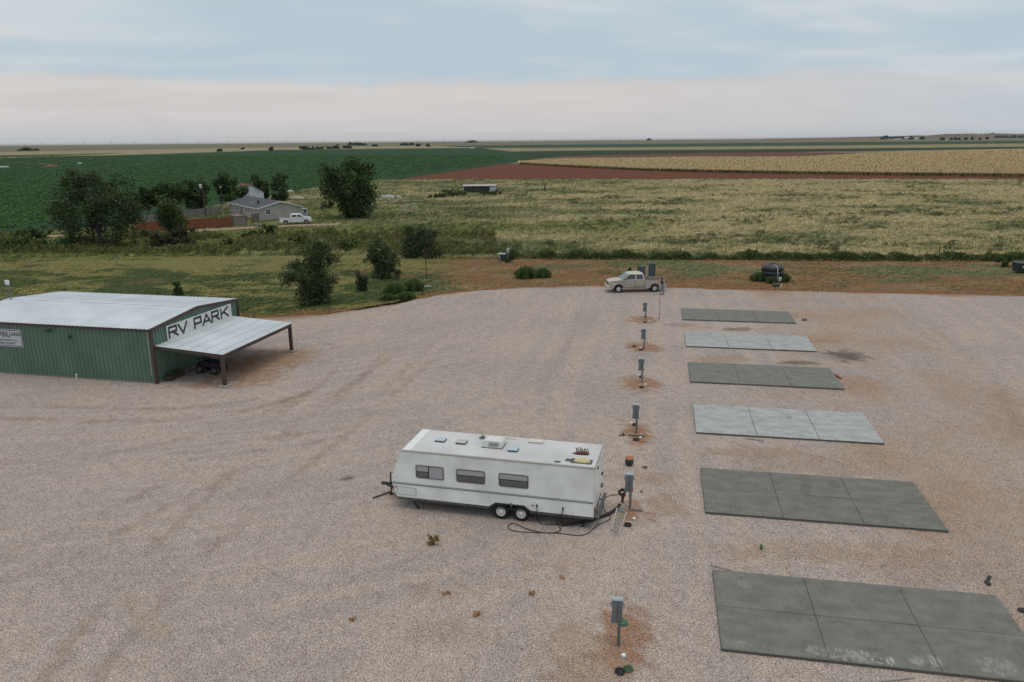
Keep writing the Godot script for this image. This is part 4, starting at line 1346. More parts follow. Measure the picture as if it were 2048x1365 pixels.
func build_hookups() -> void:
	var o := Vector3(-0.53, 0, -28.75)
	var b := Basis.from_euler(Vector3(0, deg_to_rad(-14.3), 0))
	var black := mat(0.02, 0.02, 0.021, 0.7)
	line_thing("electric_cable", [o + b * Vector3(2.58, 0.80, 0.03), o + b * Vector3(2.56, 0.6, 0.06), zp(1315, 725, 0.05), zp(1345, 765), zp(1330, 792), zp(1240, 800), zp(1120, 775), zp(1020, 735), zp(980, 742), zp(985, 775), zp(1060, 792), zp(1200, 798), zp(1340, 803), zp(1470, 818), zp(1540, 800), zp(1610, 745), zp(1690, 705), zp(1695, 680), zp(1670, 660, 0.06), zp(1648, 610, 0.2), zp(1655, 560, 0.4), zp(1700, 535, 0.5), zp(1750, 530, 0.6), zp(1800, 515, 0.85)], 0.018, black, "black electric cable looping from the trailer's side to its pedestal", "cable")
	line_thing("water_hose", [o + b * Vector3(1.52, 0.78, 0.03), o + b * Vector3(1.53, 0.5, 0.05), zp(1175, 690, 0.1), zp(1205, 733), zp(1260, 742), zp(1330, 738), zp(1420, 728), zp(1520, 712, 0.04)], 0.016, black, "thin black water hose hanging from the trailer's side near the wheels", "hose")
	line_thing("sewer_hose", [zp(1352, 700, 0.34), zp(1356, 735, 0.12), zp(1380, 742, 0.07), zp(1450, 732, 0.07), zp(1540, 716, 0.07), zp(1610, 694, 0.08), zp(1680, 664, 0.1), zp(1735, 632, 0.14), zp(1765, 600, 0.2)], 0.06, mat(0.018, 0.017, 0.018, 0.75), "thick black sewer hose running out from under the trailer's rear", "hose", 10)
	line_thing("hose_coil", [zp(1790, 560, 0.5), zp(1765, 510, 0.62), zp(1785, 490, 0.7), zp(1800, 515, 0.6), zp(1770, 530, 0.45), zp(1760, 505, 0.6), zp(1790, 500, 0.66)], 0.045, mat(0.03, 0.02, 0.02, 0.8), "bundle of black hose hung on the pedestal by the trailer", "hose")
	line_thing("regulator", [zp(1800, 530, 0.62), zp(1786, 552, 0.45), zp(1782, 590, 0.25)], 0.055, mat(0.12, 0.03, 0.03, 0.6), "dark red hose fitting hung below the pedestal by the trailer", "fitting")
	# the ladder-like support of light metal
	var t := thing("ladder", "light aluminium ladder lying askew beside the pedestal by the trailer", "ladder", zp(1760, 730, 0.0), 0.0)
	var alu := mat(0.46, 0.45, 0.43, 0.4, 0.5)
	var base := t.position
	var l0 := zp(1745, 625, 0.42) - base
	var l1 := zp(1705, 780, 0.03) - base
	var r0 := zp(1812, 655, 0.42) - base
	var r1 := zp(1755, 820, 0.03) - base
	for e in [[l0, l1], [r0, r1]]:
		var mb := MB.new()
		mb.bar(e[0], e[1], 0.03, 0.045)
		obj("rail", mb, alu, t)
	for k in 9:
		var mb := MB.new()
		mb.bar((l0 as Vector3).lerp(l1, 0.02 + k * 0.115), (r0 as Vector3).lerp(r1, 0.02 + k * 0.115), 0.03, 0.03)
		obj("rung", mb, alu, t)
	var tl := MB.new()
	tl.box((l0 + r0) * 0.5 + Vector3(0, -0.02, 0.0), Vector3(0.28, 0.02, 0.16), Basis.from_euler(Vector3(0.4, -0.3, -0.1)))
	obj("top_step", tl, mat(0.05, 0.10, 0.10, 0.6), t)
	# levelling bar by the tongue
	var bar := MB.new()
	bar.bar(zp(20, 553, 0.03), zp(145, 508, 0.03), 0.07, 0.05)
	tag(obj("steel_bar", bar, mat(0.06, 0.055, 0.055, 0.7)), "dark steel bar lying on the gravel below the trailer's tongue", "bar")
	# terracotta pot with a dark glazed body
	var pot := thing("flower_pot", "round dark pot with terracotta rim standing alone on the gravel", "pot", gp(1258.5, 931), 0.0)
	var pb := MB.new().smooth(true)
	pb.lathe([Vector2(0.11, 0.0), Vector2(0.17, 0.06), Vector2(0.215, 0.17), Vector2(0.20, 0.28), Vector2(0.17, 0.32)], 20)
	obj("body", pb, mat(0.045, 0.05, 0.05, 0.35, 0.0, tex_soil, 6.0), pot)
	var pr := MB.new().smooth(true)
	pr.lathe([Vector2(0.17, 0.32), Vector2(0.205, 0.36), Vector2(0.205, 0.385), Vector2(0.175, 0.38), Vector2(0.165, 0.33), Vector2(0.0, 0.32)], 20)
	obj("rim", pr, mat(0.42, 0.16, 0.075, 0.7), pot)

# ---------------------------------------------------------------- the green metal building
func ribbed(w: float, rib: float, depth: float) -> Array:
	# cross section of one sheet of ribbed steel: x along, y out
	var out := []
	var n := int(round(w / rib))
	var p := w / n
	for k in n:
		var x := k * p
		out.append(Vector2(x, 0.0))
		out.append(Vector2(x + p * 0.5 - 0.04, 0.0))
		out.append(Vector2(x + p * 0.5 - 0.02, depth))
		out.append(Vector2(x + p * 0.5 + 0.02, depth))
		out.append(Vector2(x + p * 0.5 + 0.04, 0.0))
	out.append(Vector2(w, 0.0))
	return out

func wall_sheet(parent: Node, origin: Vector3, along: Vector3, out: Vector3, w: float, y0: float, top: Callable, s0: float, m: Material, called := "wall_panel") -> void:
	var mb := MB.new()
	var pr := ribbed(w, 0.305, 0.04)
	for i in pr.size() - 1:
		var a: Vector2 = pr[i]
		var b: Vector2 = pr[i + 1]
		var pa := origin + along * (s0 + a.x) + out * a.y
		var pb := origin + along * (s0 + b.x) + out * b.y
		mb.quad(pa + Vector3(0, y0, 0), pb + Vector3(0, y0, 0), pb + Vector3(0, float(top.call(s0 + b.x)), 0), pa + Vector3(0, float(top.call(s0 + a.x)), 0), out)
	obj(called, mb, m, parent)

func roof_sheet(parent: Node, a0: Vector3, along: Vector3, slope: Vector3, up: Vector3, w: float, m: Material, called := "roof_panel") -> void:
	# ribs run down the slope from a0
	var mb := MB.new()
	var pr := ribbed(w, 0.305, 0.05)
	for i in pr.size() - 1:
		var a: Vector2 = pr[i]
		var b: Vector2 = pr[i + 1]
		var pa := a0 + along * a.x + up * a.y
		var pb := a0 + along * b.x + up * b.y
		mb.quad(pa, pb, pb + slope, pa + slope, up)
	obj(called, mb, m, parent)

func build_building() -> void:
	var L := 15.55
	var Wd := 9.75
	var he := 3.58
	var hr := 4.0
	var t := thing("metal_building", "green ribbed metal building with a pale metal roof and brown trim", "building", Vector3(-22.91, 0, -47.62), -13.0)
	var greens := [mat(0.106, 0.182, 0.136, 0.5, 0.0, tex_soft, 0.2), mat(0.111, 0.189, 0.142, 0.5, 0.0, tex_soft, 0.2), mat(0.101, 0.175, 0.131, 0.5, 0.0, tex_soft, 0.2)]
	var roofs := [mat(0.66, 0.71, 0.75, 0.55, 0.0, tex_soft, 0.1), mat(0.675, 0.725, 0.765, 0.55, 0.0, tex_soft, 0.1), mat(0.645, 0.695, 0.735, 0.55, 0.0, tex_soft, 0.1)]
	var brown := mat(0.062, 0.042, 0.036, 0.5)
	var flat := func(_s): return he
	var gable := func(s): return he + (hr - he) * (1.0 - absf(s - Wd * 0.5) / (Wd * 0.5)) - 0.02
	var core := MB.new()
	# inner walls close the room behind the sheets
	for e in [[Vector3(-L * 0.5, he * 0.5, -0.06), Vector3(L - 0.1, he - 0.1, 0.06)], [Vector3(-L * 0.5, he * 0.5, -Wd + 0.06), Vector3(L - 0.1, he - 0.1, 0.06)], [Vector3(-0.06, he * 0.5, -Wd * 0.5), Vector3(0.06, he - 0.1, Wd - 0.2)], [Vector3(-L + 0.06, he * 0.5, -Wd * 0.5), Vector3(0.06, he - 0.1, Wd - 0.2)]]:
		core.box(e[0], e[1])
	obj("inner_wall", core, mat(0.3, 0.3, 0.3, 0.9), t)
	var base := MB.new()
	base.box(Vector3(-L * 0.5, 0.03, -Wd * 0.5), Vector3(L + 0.06, 0.14, Wd + 0.06))
	obj("foundation", base, mat(0.30, 0.27, 0.25, 0.9, 0.0, tex_fine, 0.6), t)
	var n := 17
	var w := L / n
	for k in n:
		wall_sheet(t, Vector3(0, 0, 0.0), Vector3.LEFT, Vector3.BACK, w, 0.05, flat, k * w, greens[(k * 2 + k / 3) % 3])
		wall_sheet(t, Vector3(0, 0, -Wd), Vector3.LEFT, Vector3.FORWARD, w, 0.05, flat, k * w, greens[k % 3])
	var ng := 11
	var wg := Wd / ng
	for k in ng:
		wall_sheet(t, Vector3(0.0, 0, 0), Vector3.FORWARD, Vector3.RIGHT, wg, 0.05, gable, k * wg, greens[(k * 2) % 3])
		wall_sheet(t, Vector3(-L, 0, 0), Vector3.FORWARD, Vector3.LEFT, wg, 0.05, gable, k * wg, greens[k % 3])
	# roof
	var ov := 0.12
	var up := Vector3(0, 1, 0)
	for k in n:
		var x := ov - k * (L + 2 * ov) / n
		var wr := (L + 2 * ov) / n
		roof_sheet(t, Vector3(x, hr + 0.05, -Wd * 0.5), Vector3.LEFT, Vector3(0, he - hr - 0.012, Wd * 0.5 + ov), up, wr, roofs[(k * 2 + k / 4) % 3])
		roof_sheet(t, Vector3(x, hr + 0.05, -Wd * 0.5), Vector3.LEFT, Vector3(0, he - hr - 0.012, -Wd * 0.5 - ov), up, wr, roofs[(k + 1) % 3])
	var cap := MB.new()
	cap.prism(PackedVector2Array([Vector2(-0.13, 0.066), Vector2(0.0, 0.082), Vector2(0.13, 0.066), Vector2(0.13, 0.072), Vector2(0.0, 0.088), Vector2(-0.13, 0.072)]), func(_x, _y): return L * 0.5 + ov, 0.0, Transform3D(Basis(Vector3(0, 0, 1), Vector3.UP, Vector3(-1, 0, 0)), Vector3(-L * 0.5, hr, -Wd * 0.5)))
	obj("ridge_cap", cap, roofs[0], t)
	# brown trim
	var trim := MB.new()
	for z in [0.06, -Wd - 0.06]:
		trim.box(Vector3(-L * 0.5, he - 0.06, z), Vector3(L + 0.3, 0.12, 0.1))
	obj("eave_trim", trim, brown, t)
	for x in [0.07, -L - 0.07]:
		var rk := MB.new()
		rk.bar(Vector3(x, he - 0.03, 0.16), Vector3(x, hr + 0.01, -Wd * 0.5), 0.1, 0.2)
		rk.bar(Vector3(x, he - 0.03, -Wd - 0.16), Vector3(x, hr + 0.01, -Wd * 0.5), 0.1, 0.2)
		obj("rake_trim", rk, brown, t)
	for e in [[0.02, 0.02], [0.02, -Wd - 0.02], [-L - 0.02, 0.02], [-L - 0.02, -Wd - 0.02]]:
		var cr := MB.new()
		cr.box(Vector3(e[0], he * 0.5, e[1]), Vector3(0.17, he, 0.17))
		obj("corner_trim", cr, brown, t)
	# canopy on the gable: sheets, beam, posts on footings
	var z0 := -0.15
	var z1 := -9.0
	var hi := 2.42
	var lo := 2.10
	var depth := 4.85
	var nc := 10
	var wc := (z0 - z1) / nc
	for k in nc:
		roof_sheet(t, Vector3(0.05, hi + 0.06, z0 - k * wc), Vector3.FORWARD, Vector3(depth, lo - hi, 0), up, wc, roofs[(k * 2 + k / 3) % 3], "canopy_panel")
	var under := MB.new()
	under.bar(Vector3(0.05, hi - 0.06, z0 - 0.06), Vector3(depth - 0.05, lo - 0.06, z0 - 0.06), 0.08, 0.2)
	under.bar(Vector3(0.05, hi - 0.06, z1 + 0.06), Vector3(depth - 0.05, lo - 0.06, z1 + 0.06), 0.08, 0.2)
	obj("canopy_side_beam", under, brown, t)
	for k in 5:
		var pl := MB.new()
		var x := 0.5 + k * 0.95
		pl.box(Vector3(x, hi + 0.02 - (hi - lo) * x / depth, (z0 + z1) * 0.5), Vector3(0.06, 0.1, z0 - z1 - 0.25))
		obj("purlin", pl, brown, t)
	var beam := MB.new()
	beam.box(Vector3(depth - 0.1, lo - 0.09, (z0 + z1) * 0.5), Vector3(0.14, 0.24, z0 - z1))
	obj("canopy_beam", beam, brown, t)
	for z in [z0 - 0.12, z1 + 0.12]:
		var po := MB.new()
		po.box(Vector3(depth - 0.12, 1.05, z), Vector3(0.2, 2.0, 0.2))
		po.box(Vector3(depth - 0.12, 0.145, z), Vector3(0.3, 0.03, 0.3))
		obj("post", po, brown, t)
		var fo := MB.new()
		fo.rbox(Vector3(depth - 0.1, 0.06, z), Vector3(0.62, 0.16, 0.62), 0.02)
		obj("footing", fo, mat(0.42, 0.39, 0.36, 0.9, 0.0, tex_fine, 1.0), t)
	# fittings on the long wall: downpipe, lamps
	var dp := MB.new().smooth(true)
	dp.tube([Vector3(-0.22, he - 0.12, 0.07), Vector3(-0.26, 0.55, 0.07)], 0.02, 0.02, 6)
	obj("conduit", dp, mat(0.52, 0.48, 0.40, 0.6), t)
	var wl := MB.new()
	wl.box(Vector3(-7.6, 3.24, 0.1), Vector3(0.1, 0.09, 0.14))
	wl.box(Vector3(-7.72, 3.20, 0.16), Vector3(0.14, 0.09, 0.1), Basis.from_euler(Vector3(0.4, 0.3, 0)))
	wl.box(Vector3(-7.48, 3.20, 0.16), Vector3(0.14, 0.09, 0.1), Basis.from_euler(Vector3(0.4, -0.3, 0)))
	obj("flood_lamp", wl, mat(0.03, 0.035, 0.035, 0.6), t)
	var cm := MB.new()
	cm.rbox(Vector3(-6.05, 2.86, 0.1), Vector3(0.2, 0.2, 0.14), 0.03)
	obj("wall_box", cm, mat(0.02, 0.025, 0.025, 0.6), t)
	var hk := MB.new()
	hk.box(Vector3(0.06, 3.55, -4.7), Vector3(0.08, 0.06, 0.06))
	obj("gable_lamp", hk, mat(0.03, 0.03, 0.03, 0.6), t)
	var xf := t.transform
	# the lettered board on the gable
	var sg := thing("lettered_sign", "long white board with dark RV PARK letters on the building's gable", "sign", xf * Vector3(0.035, 2.47, -1.45), -13.0)
	var bd := MB.new()
	bd.box(Vector3(0.012, 0.5, -3.72), Vector3(0.02, 1.0, 7.44))
	obj("panel", bd, mat(0.72, 0.73, 0.70, 0.6, 0.0, tex_soft, 0.4), sg)
	var ink := mat(0.035, 0.04, 0.048, 0.6)
	var glyphs := {
		"R": [[0, 0, 0, 1], [0, 1, 0.68, 1], [0.68, 1, 0.68, 0.5], [0.68, 0.5, 0, 0.5], [0.34, 0.5, 0.76, 0]],
		"V": [[0, 1, 0.4, 0], [0.4, 0, 0.8, 1]],
		"P": [[0, 0, 0, 1], [0, 1, 0.68, 1], [0.68, 1, 0.68, 0.42], [0.68, 0.42, 0, 0.42]],
		"A": [[0, 0, 0.42, 1], [0.42, 1, 0.84, 0], [0.17, 0.3, 0.67, 0.3]],
		"K": [[0, 0, 0, 1], [0.76, 1, 0.06, 0.42], [0.28, 0.6, 0.78, 0]]}
	var starts := [["R", 0.22], ["V", 1.22], ["P", 2.95], ["A", 3.88], ["R", 5.0], ["K", 6.12]]
	for e in starts:
		var mb := MB.new()
		var i := 0
		for s in glyphs[e[0]]:
			var gx := 1.12
			var p := Vector3(0.024, 0.17 + s[1] * 0.66, -(e[1] + s[0] * gx))
			var q := Vector3(0.024, 0.17 + s[3] * 0.66, -(e[1] + s[2] * gx))
			var dd := (q - p).normalized() * 0.06
			mb.bar(p - dd, q + dd, 0.014 + i * 0.0012, 0.165, Vector3.UP if absf(p.y - q.y) < 0.01 else (q - p).cross(Vector3.RIGHT).normalized())
			i += 1
		obj("letter", mb, ink, sg)
	# the lettered board on the long wall
	var s2 := thing("lettered_sign", "framed white board with dark lettering high on the long green wall", "sign", xf * Vector3(-9.85, 1.93, 0.035), -13.0)
	var b2 := MB.new()
	b2.box(Vector3(-1.22, 0.6, 0.01), Vector3(2.44, 1.2, 0.02))
	obj("panel", b2, mat(0.50, 0.53, 0.56, 0.6), s2)
	var fr := MB.new()
	for e in [[-1.22, 1.13, 2.36, 0.045], [-1.22, 0.07, 2.36, 0.045]]:
		fr.box(Vector3(e[0], e[1], 0.023), Vector3(e[2], e[3], 0.006))
	for x in [-0.065, -2.375]:
		fr.box(Vector3(x, 0.6, 0.023), Vector3(0.045, 1.015, 0.006))
	obj("border", fr, mat(0.02, 0.03, 0.05, 0.6), s2)
	for e in [["PRAIRIE LAND", 0.88, 0.25, 0.03], ["RV PARK", 0.70, 0.13, 0.12], ["RESERVATIONS CALL", 0.46, 0.13, 0.12], ["806-233-9870", 0.24, 0.15, 0.10]]:
		var tm := TextMesh.new()
		var font := SystemFont.new()
		font.font_names = PackedStringArray(["Droid Sans"])
		font.font_weight = 700
		tm.font = font
		tm.text = e[0]
		tm.font_size = 48
		tm.pixel_size = float(e[2]) / 36.0
		tm.depth = 0.01
		var o := inst("lettering", tm, mat(float(e[3]), float(e[3]) * 1.1, float(e[3]) * 1.15, 0.7), s2)
		o.position = Vector3(-1.22, e[1], 0.024)
	# things about the building
	pipe_stub(xf * Vector3(-5.75, 0, 0.35), 0.42, "white pipe stub by the foot of the long green wall", "", 0.05)
	var ant := thing("roof_antenna", "small white panel antenna on a grey tripod mast on the roof", "antenna", xf * Vector3(-L + 0.35, 4.03, -Wd * 0.5 + 0.2), -13.0)
	var mast := MB.new().smooth(true)
	mast.tube([Vector3(0, 0.02, 0), Vector3(0, 1.15, 0)], 0.035, 0.03, 8)
	obj("mast", mast, mat(0.22, 0.23, 0.24, 0.5, 0.5), ant)
	for k in 3:
		var lg := MB.new().smooth(true)
		var a := TAU * k / 3.0 + 0.5
		lg.tube([Vector3(0, 0.55, 0), Vector3(cos(a) * 0.42, 0.03, sin(a) * 0.42)], 0.018, 0.018, 6)
		obj("leg", lg, mat(0.12, 0.13, 0.14, 0.6), ant)
	var pn := MB.new()
	pn.rbox(Vector3(0, 1.28, 0.05), Vector3(0.34, 0.34, 0.1), 0.02)
	obj("panel", pn, mat(0.68, 0.69, 0.70, 0.4), ant)
	# quad bike in the shade
	var q := thing("quad_bike", "dark quad bike parked in the shade under the canopy", "quad bike", xf * Vector3(2.0, 0, -3.0), -20.0)
	for e in [[-0.6, 0.42], [0.6, 0.42], [-0.6, -0.42], [0.6, -0.42]]:
		wheel(q, Vector3(e[0], 0.3, e[1]), 0.3, 0.24, mat(0.10, 0.10, 0.11, 0.5), 6, 1.0 if e[1] > 0 else -1.0)
	var qb := MB.new()
	qb.prism(PackedVector2Array([Vector2(-0.95, 0.62), Vector2(-0.85, 0.5), Vector2(0.85, 0.5), Vector2(0.95, 0.66), Vector2(0.5, 0.78), Vector2(0.1, 0.72), Vector2(-0.3, 0.9), Vector2(-0.6, 0.82)]), func(_x, y): return 0.45 - (y - 0.5) * 0.5)
	obj("body", qb, mat(0.014, 0.016, 0.026, 0.5), q)
	var qs := MB.new()
	qs.rbox(Vector3(0.3, 0.84, 0), Vector3(0.75, 0.14, 0.3), 0.04)
	obj("seat", qs, mat(0.012, 0.012, 0.013, 0.8), q)
	var qh := MB.new().smooth(true)
	qh.tube([Vector3(-0.35, 1.08, -0.38), Vector3(-0.42, 1.05, 0), Vector3(-0.35, 1.08, 0.38)], 0.02, 0.02, 6)
	qh.smooth(true)
	qh.tube([Vector3(-0.42, 0.85, 0), Vector3(-0.42, 1.05, 0)], 0.03, 0.03, 6)
	obj("handlebar", qh, mat(0.02, 0.02, 0.02, 0.5), q)
	for e in [-0.75, 0.8]:
		var rk2 := MB.new()
		for k in 4:
			rk2.box(Vector3(e, 0.9, -0.3 + k * 0.2), Vector3(0.42, 0.02, 0.02))
		rk2.box(Vector3(e - 0.2, 0.9, 0), Vector3(0.02, 0.02, 0.64))
		rk2.box(Vector3(e + 0.2, 0.9, 0), Vector3(0.02, 0.02, 0.64))
		rk2.box(Vector3(e, 0.8, 0.2), Vector3(0.02, 0.2, 0.02))
		rk2.box(Vector3(e, 0.8, -0.2), Vector3(0.02, 0.2, 0.02))
		obj("rack", rk2, mat(0.02, 0.02, 0.02, 0.6), q)
	# planter box by the gable's corner
	var pb := thing("planter_box", "low wooden planter box with plants against the gable wall", "planter", xf * Vector3(0.35, 0, -0.6), -13.0)
	var pm := MB.new()
	for e in [[Vector3(0, 0.16, -0.72), Vector3(0.02, 0.32, 1.44), 0.24], [Vector3(0, 0.16, -0.72), Vector3(0.02, 0.32, 1.44), -0.24]]:
		pm.box(e[0] + Vector3(e[2], 0, 0), e[1])
	pm.box(Vector3(0, 0.16, 0.01), Vector3(0.5, 0.32, 0.02))
	pm.box(Vector3(0, 0.16, -1.45), Vector3(0.5, 0.32, 0.02))
	obj("box", pm, mat(0.09, 0.06, 0.05, 0.9, 0.0, tex_stain, 2.0), pb)
	var so := MB.new()
	so.box(Vector3(0, 0.13, -0.72), Vector3(0.46, 0.24, 1.42))
	obj("soil", so, mat(0.06, 0.045, 0.035, 1.0), pb)
	var pxf := []
	var pcl := []
	for k in 26:
		pxf.append(Transform3D(Basis.from_euler(Vector3(0, rng.randf() * TAU, 0)).scaled(Vector3(0.25, 0.3, 0.25)), Vector3(rng.randf_range(-0.16, 0.16), 0.24, rng.randf_range(-1.35, -0.1))))
		pcl.append(Color(0.05, 0.09, 0.04) * rng.randf_range(0.8, 1.3))
	stuff("plants", weed_mesh(5), vmat(0.95), pxf, pcl, "", "", pb)

# ---------------------------------------------------------------- vehicles
func arch(cx: float, y: float, r: float, from_left := true) -> Array:
	var out := []
	for k in 9:
		var a := PI - PI * k / 8.0
		if not from_left:
			a = PI - a
		out.append(Vector2(cx + cos(a) * r, y + sin(a) * r * 0.92))
	return out

func pickup(label: String, at: Vector3, turn: float, paint: Material, low: Material, crew: bool, handle: Material, rim: Material) -> Node3D:
	# nose towards -x, near side at +z
	var t := thing("pickup_truck", label, "pickup", at, turn)
	var fx := -1.92
	var rx := 1.78
	var bed0 := 0.76 if not crew else 1.0
	var hwf := func(x, y): return 0.955 - 0.10 * smoothstep(-2.5, -2.95, x) - 0.05 * smoothstep(0.62, 0.42, y) - 0.03 * smoothstep(0.95, 1.22, y)
	# lower body and hood, ahead of the bed
	var lowp := PackedVector2Array([Vector2(-2.90, 0.52), Vector2(-2.40, 0.46)])
	for p in arch(fx, 0.46, 0.47):
		lowp.append(p)
	lowp.append_array(PackedVector2Array([Vector2(bed0, 0.44), Vector2(bed0, 1.31), Vector2(-1.56, 1.30), Vector2(-1.75, 1.27), Vector2(-2.66, 1.19), Vector2(-2.87, 1.08), Vector2(-2.93, 0.74)]))
	var body := MB.new()
	body.prism(lowp, hwf)
	obj("body", body, paint, t)
	# bed: two sides, floor, front wall, tailgate
	var be := 2.86
	var side := PackedVector2Array([Vector2(bed0 + 0.03, 0.44)])
	for p in arch(rx, 0.46, 0.47):
		side.append(p)
	side.append_array(PackedVector2Array([Vector2(be, 0.50), Vector2(be, 1.30), Vector2(bed0 + 0.03, 1.30)]))
	for z in [-0.90, 0.90]:
		var sb := MB.new()
		var tilt := Basis.from_euler(Vector3(-0.07 * signf(z), 0, 0))
		sb.slab(side, -0.04, 0.04, Transform3D(tilt, Vector3(0, 0.85, z) - tilt * Vector3(0, 0.85, 0)))
		obj("bed_side", sb, paint, t)
		var rl := MB.new()
		rl.box(Vector3((bed0 + be) * 0.5, 1.308, z), Vector3(be - bed0 - 0.04, 0.016, 0.10))
		obj("bed_rail", rl, mat(0.03, 0.03, 0.03, 0.7), t)
	var fl := MB.new()
	fl.box(Vector3((bed0 + be) * 0.5, 0.72, 0), Vector3(be - bed0 - 0.05, 0.05, 1.7))
	fl.box(Vector3(bed0 + 0.06, 0.98, 0), Vector3(0.05, 0.5, 1.7))
	obj("bed_floor", fl, mat(0.06, 0.06, 0.06, 0.8), t)
	var tg := MB.new()
	tg.rbox(Vector3(be - 0.03, 1.0, 0), Vector3(0.06, 0.58, 1.7), 0.015)
	obj("tailgate", tg, paint, t)
	# cab
	var roof_r := 0.50 if not crew else 0.74
	var cab := PackedVector2Array([Vector2(-1.60, 1.26), Vector2(bed0 - 0.02, 1.29), Vector2(bed0 - 0.03, 1.37), Vector2(roof_r + 0.15, 1.80), Vector2(roof_r + 0.02, 1.91), Vector2(roof_r - 0.35, 1.94), Vector2(-0.70, 1.93), Vector2(-0.94, 1.87)])
	var hwc := func(_x, y): return 0.90 - 0.16 * clampf((y - 1.29) / 0.58, 0.0, 1.0) - 0.10 * smoothstep(1.85, 1.94, y)
	var cb := MB.new()
	cb.prism(cab, hwc)
	obj("cab", cb, paint, t)
	var gl := glass(0.02, 0.024, 0.028, 0.05)
	# glass, each pane just proud of the cab's skin
	var splits := [[-1.30, -0.24, -0.80], [-0.12, 0.56, 0.0]] if not crew else [[-1.30, -0.34, -0.80], [-0.22, 0.72, 0.0]]
	for s in [-1.0, 1.0]:
		for k in 2:
			var e: Array = splits[k]
			var top_l: float = e[2] if k == 0 else e[0]
			var top_r: float = e[1] if k == 0 else e[1] - 0.06
			var poly := PackedVector2Array([Vector2(e[0], 1.35), Vector2(e[1], 1.36), Vector2(top_r, 1.81), Vector2(top_l, 1.80)])
			var w := MB.new()
			w.quad(Vector3(poly[0].x, poly[0].y, s * (float(hwc.call(0, poly[0].y)) + 0.006)), Vector3(poly[1].x, poly[1].y, s * (float(hwc.call(0, poly[1].y)) + 0.006)), Vector3(poly[2].x, poly[2].y, s * (float(hwc.call(0, poly[2].y)) + 0.006)), Vector3(poly[3].x, poly[3].y, s * (float(hwc.call(0, poly[3].y)) + 0.006)), Vector3(0, 0, s))
			obj("side_window", w, gl, t)
			var hd := MB.new()
			hd.box(Vector3(e[1] - 0.02 if k == 0 else e[0] + 0.1, 1.19, s * 0.935), Vector3(0.16, 0.06, 0.03))
			if k == 0 or crew:
				obj("door_handle", hd, handle, t)
	var ws := MB.new()
	ws.quad(Vector3(-1.567, 1.310, -0.83), Vector3(-1.567, 1.310, 0.83), Vector3(-1.005, 1.832, 0.70), Vector3(-1.005, 1.832, -0.70), Vector3(-1, 1, 0))
	obj("windshield", ws, glass(0.10, 0.14, 0.15, 0.05), t)
	var rw := MB.new()
	rw.quad(Vector3(bed0 - 0.012, 1.41, -0.68), Vector3(bed0 - 0.012, 1.41, 0.68), Vector3(roof_r + 0.19, 1.76, 0.62), Vector3(roof_r + 0.19, 1.76, -0.62), Vector3(1, 0.5, 0))
	obj("rear_window", rw, gl, t)
	# door seams, side moulding
	var seam := MB.new()
	for s in [-1.0, 1.0]:
		for x in ([-1.40, -0.18, bed0 - 0.0] if not crew else [-1.40, -0.28, 0.80]):
			seam.box(Vector3(x, 0.88, s * 0.948), Vector3(0.012, 0.68, 0.014))
	obj("door_seam", seam, mat(0.03, 0.03, 0.03, 0.8), t)
	var mold := MB.new()
	for s in [-1.0, 1.0]:
		mold.box(Vector3((bed0 - 1.42) * 0.5, 0.80, s * 0.955), Vector3(bed0 + 1.38, 0.05, 0.02))
		mold.box(Vector3((bed0 + 1.32) * 0.5, 0.80, s * 0.95), Vector3(1.25 - bed0, 0.05, 0.02))
	obj("side_moulding", mold, paint, t)
	var sill := MB.new()
	for s in [-1.0, 1.0]:
		sill.box(Vector3((bed0 - 1.42) * 0.5, 0.52, s * 0.935), Vector3(bed0 + 1.38, 0.18, 0.03))
	obj("sill", sill, low, t)
	# arches, wheels, bumpers, lamps, mirrors
	for s in [-1.0, 1.0]:
		for x in [fx, rx]:
			var lip := MB.new()
			var a := arch(x, 0.46, 0.49)
			var b := arch(x, 0.46, 0.445)
			for k in 8:
				lip.quad(Vector3(a[k].x, a[k].y, s * 0.958), Vector3(a[k + 1].x, a[k + 1].y, s * 0.958), Vector3(b[k + 1].x, b[k + 1].y, s * 0.958), Vector3(b[k].x, b[k].y, s * 0.958), Vector3(0, 0, s))
			obj("arch_lip", lip, mat(0.03, 0.03, 0.03, 0.7), t)
			wheel(t, Vector3(x, 0.385, s * 0.83), 0.385, 0.25, rim, 5, s)
	var bay := MB.new()
	bay.box(Vector3(fx, 0.7, 0), Vector3(0.86, 0.36, 1.3))
	bay.box(Vector3(rx, 0.62, 0), Vector3(0.86, 0.15, 1.3))
	bay.box(Vector3(-0.1, 0.45, 0), Vector3(5.2, 0.1, 0.8))
	obj("underbody", bay, low, t)
	var fb := MB.new()
	fb.rbox(Vector3(-2.95, 0.58, 0), Vector3(0.16, 0.22, 1.84), 0.04)
	obj("front_bumper", fb, mat(0.55, 0.53, 0.48, 0.3, 0.4), t)
	var rb := MB.new()
	rb.rbox(Vector3(2.95, 0.58, 0), Vector3(0.14, 0.18, 1.78), 0.03)
	obj("rear_bumper", rb, mat(0.4, 0.4, 0.4, 0.35, 0.5), t)
	var gr := MB.new()
	gr.box(Vector3(-2.915, 0.86, 0), Vector3(0.03, 0.2, 0.9))
	obj("grille", gr, mat(0.04, 0.04, 0.04, 0.5), t)
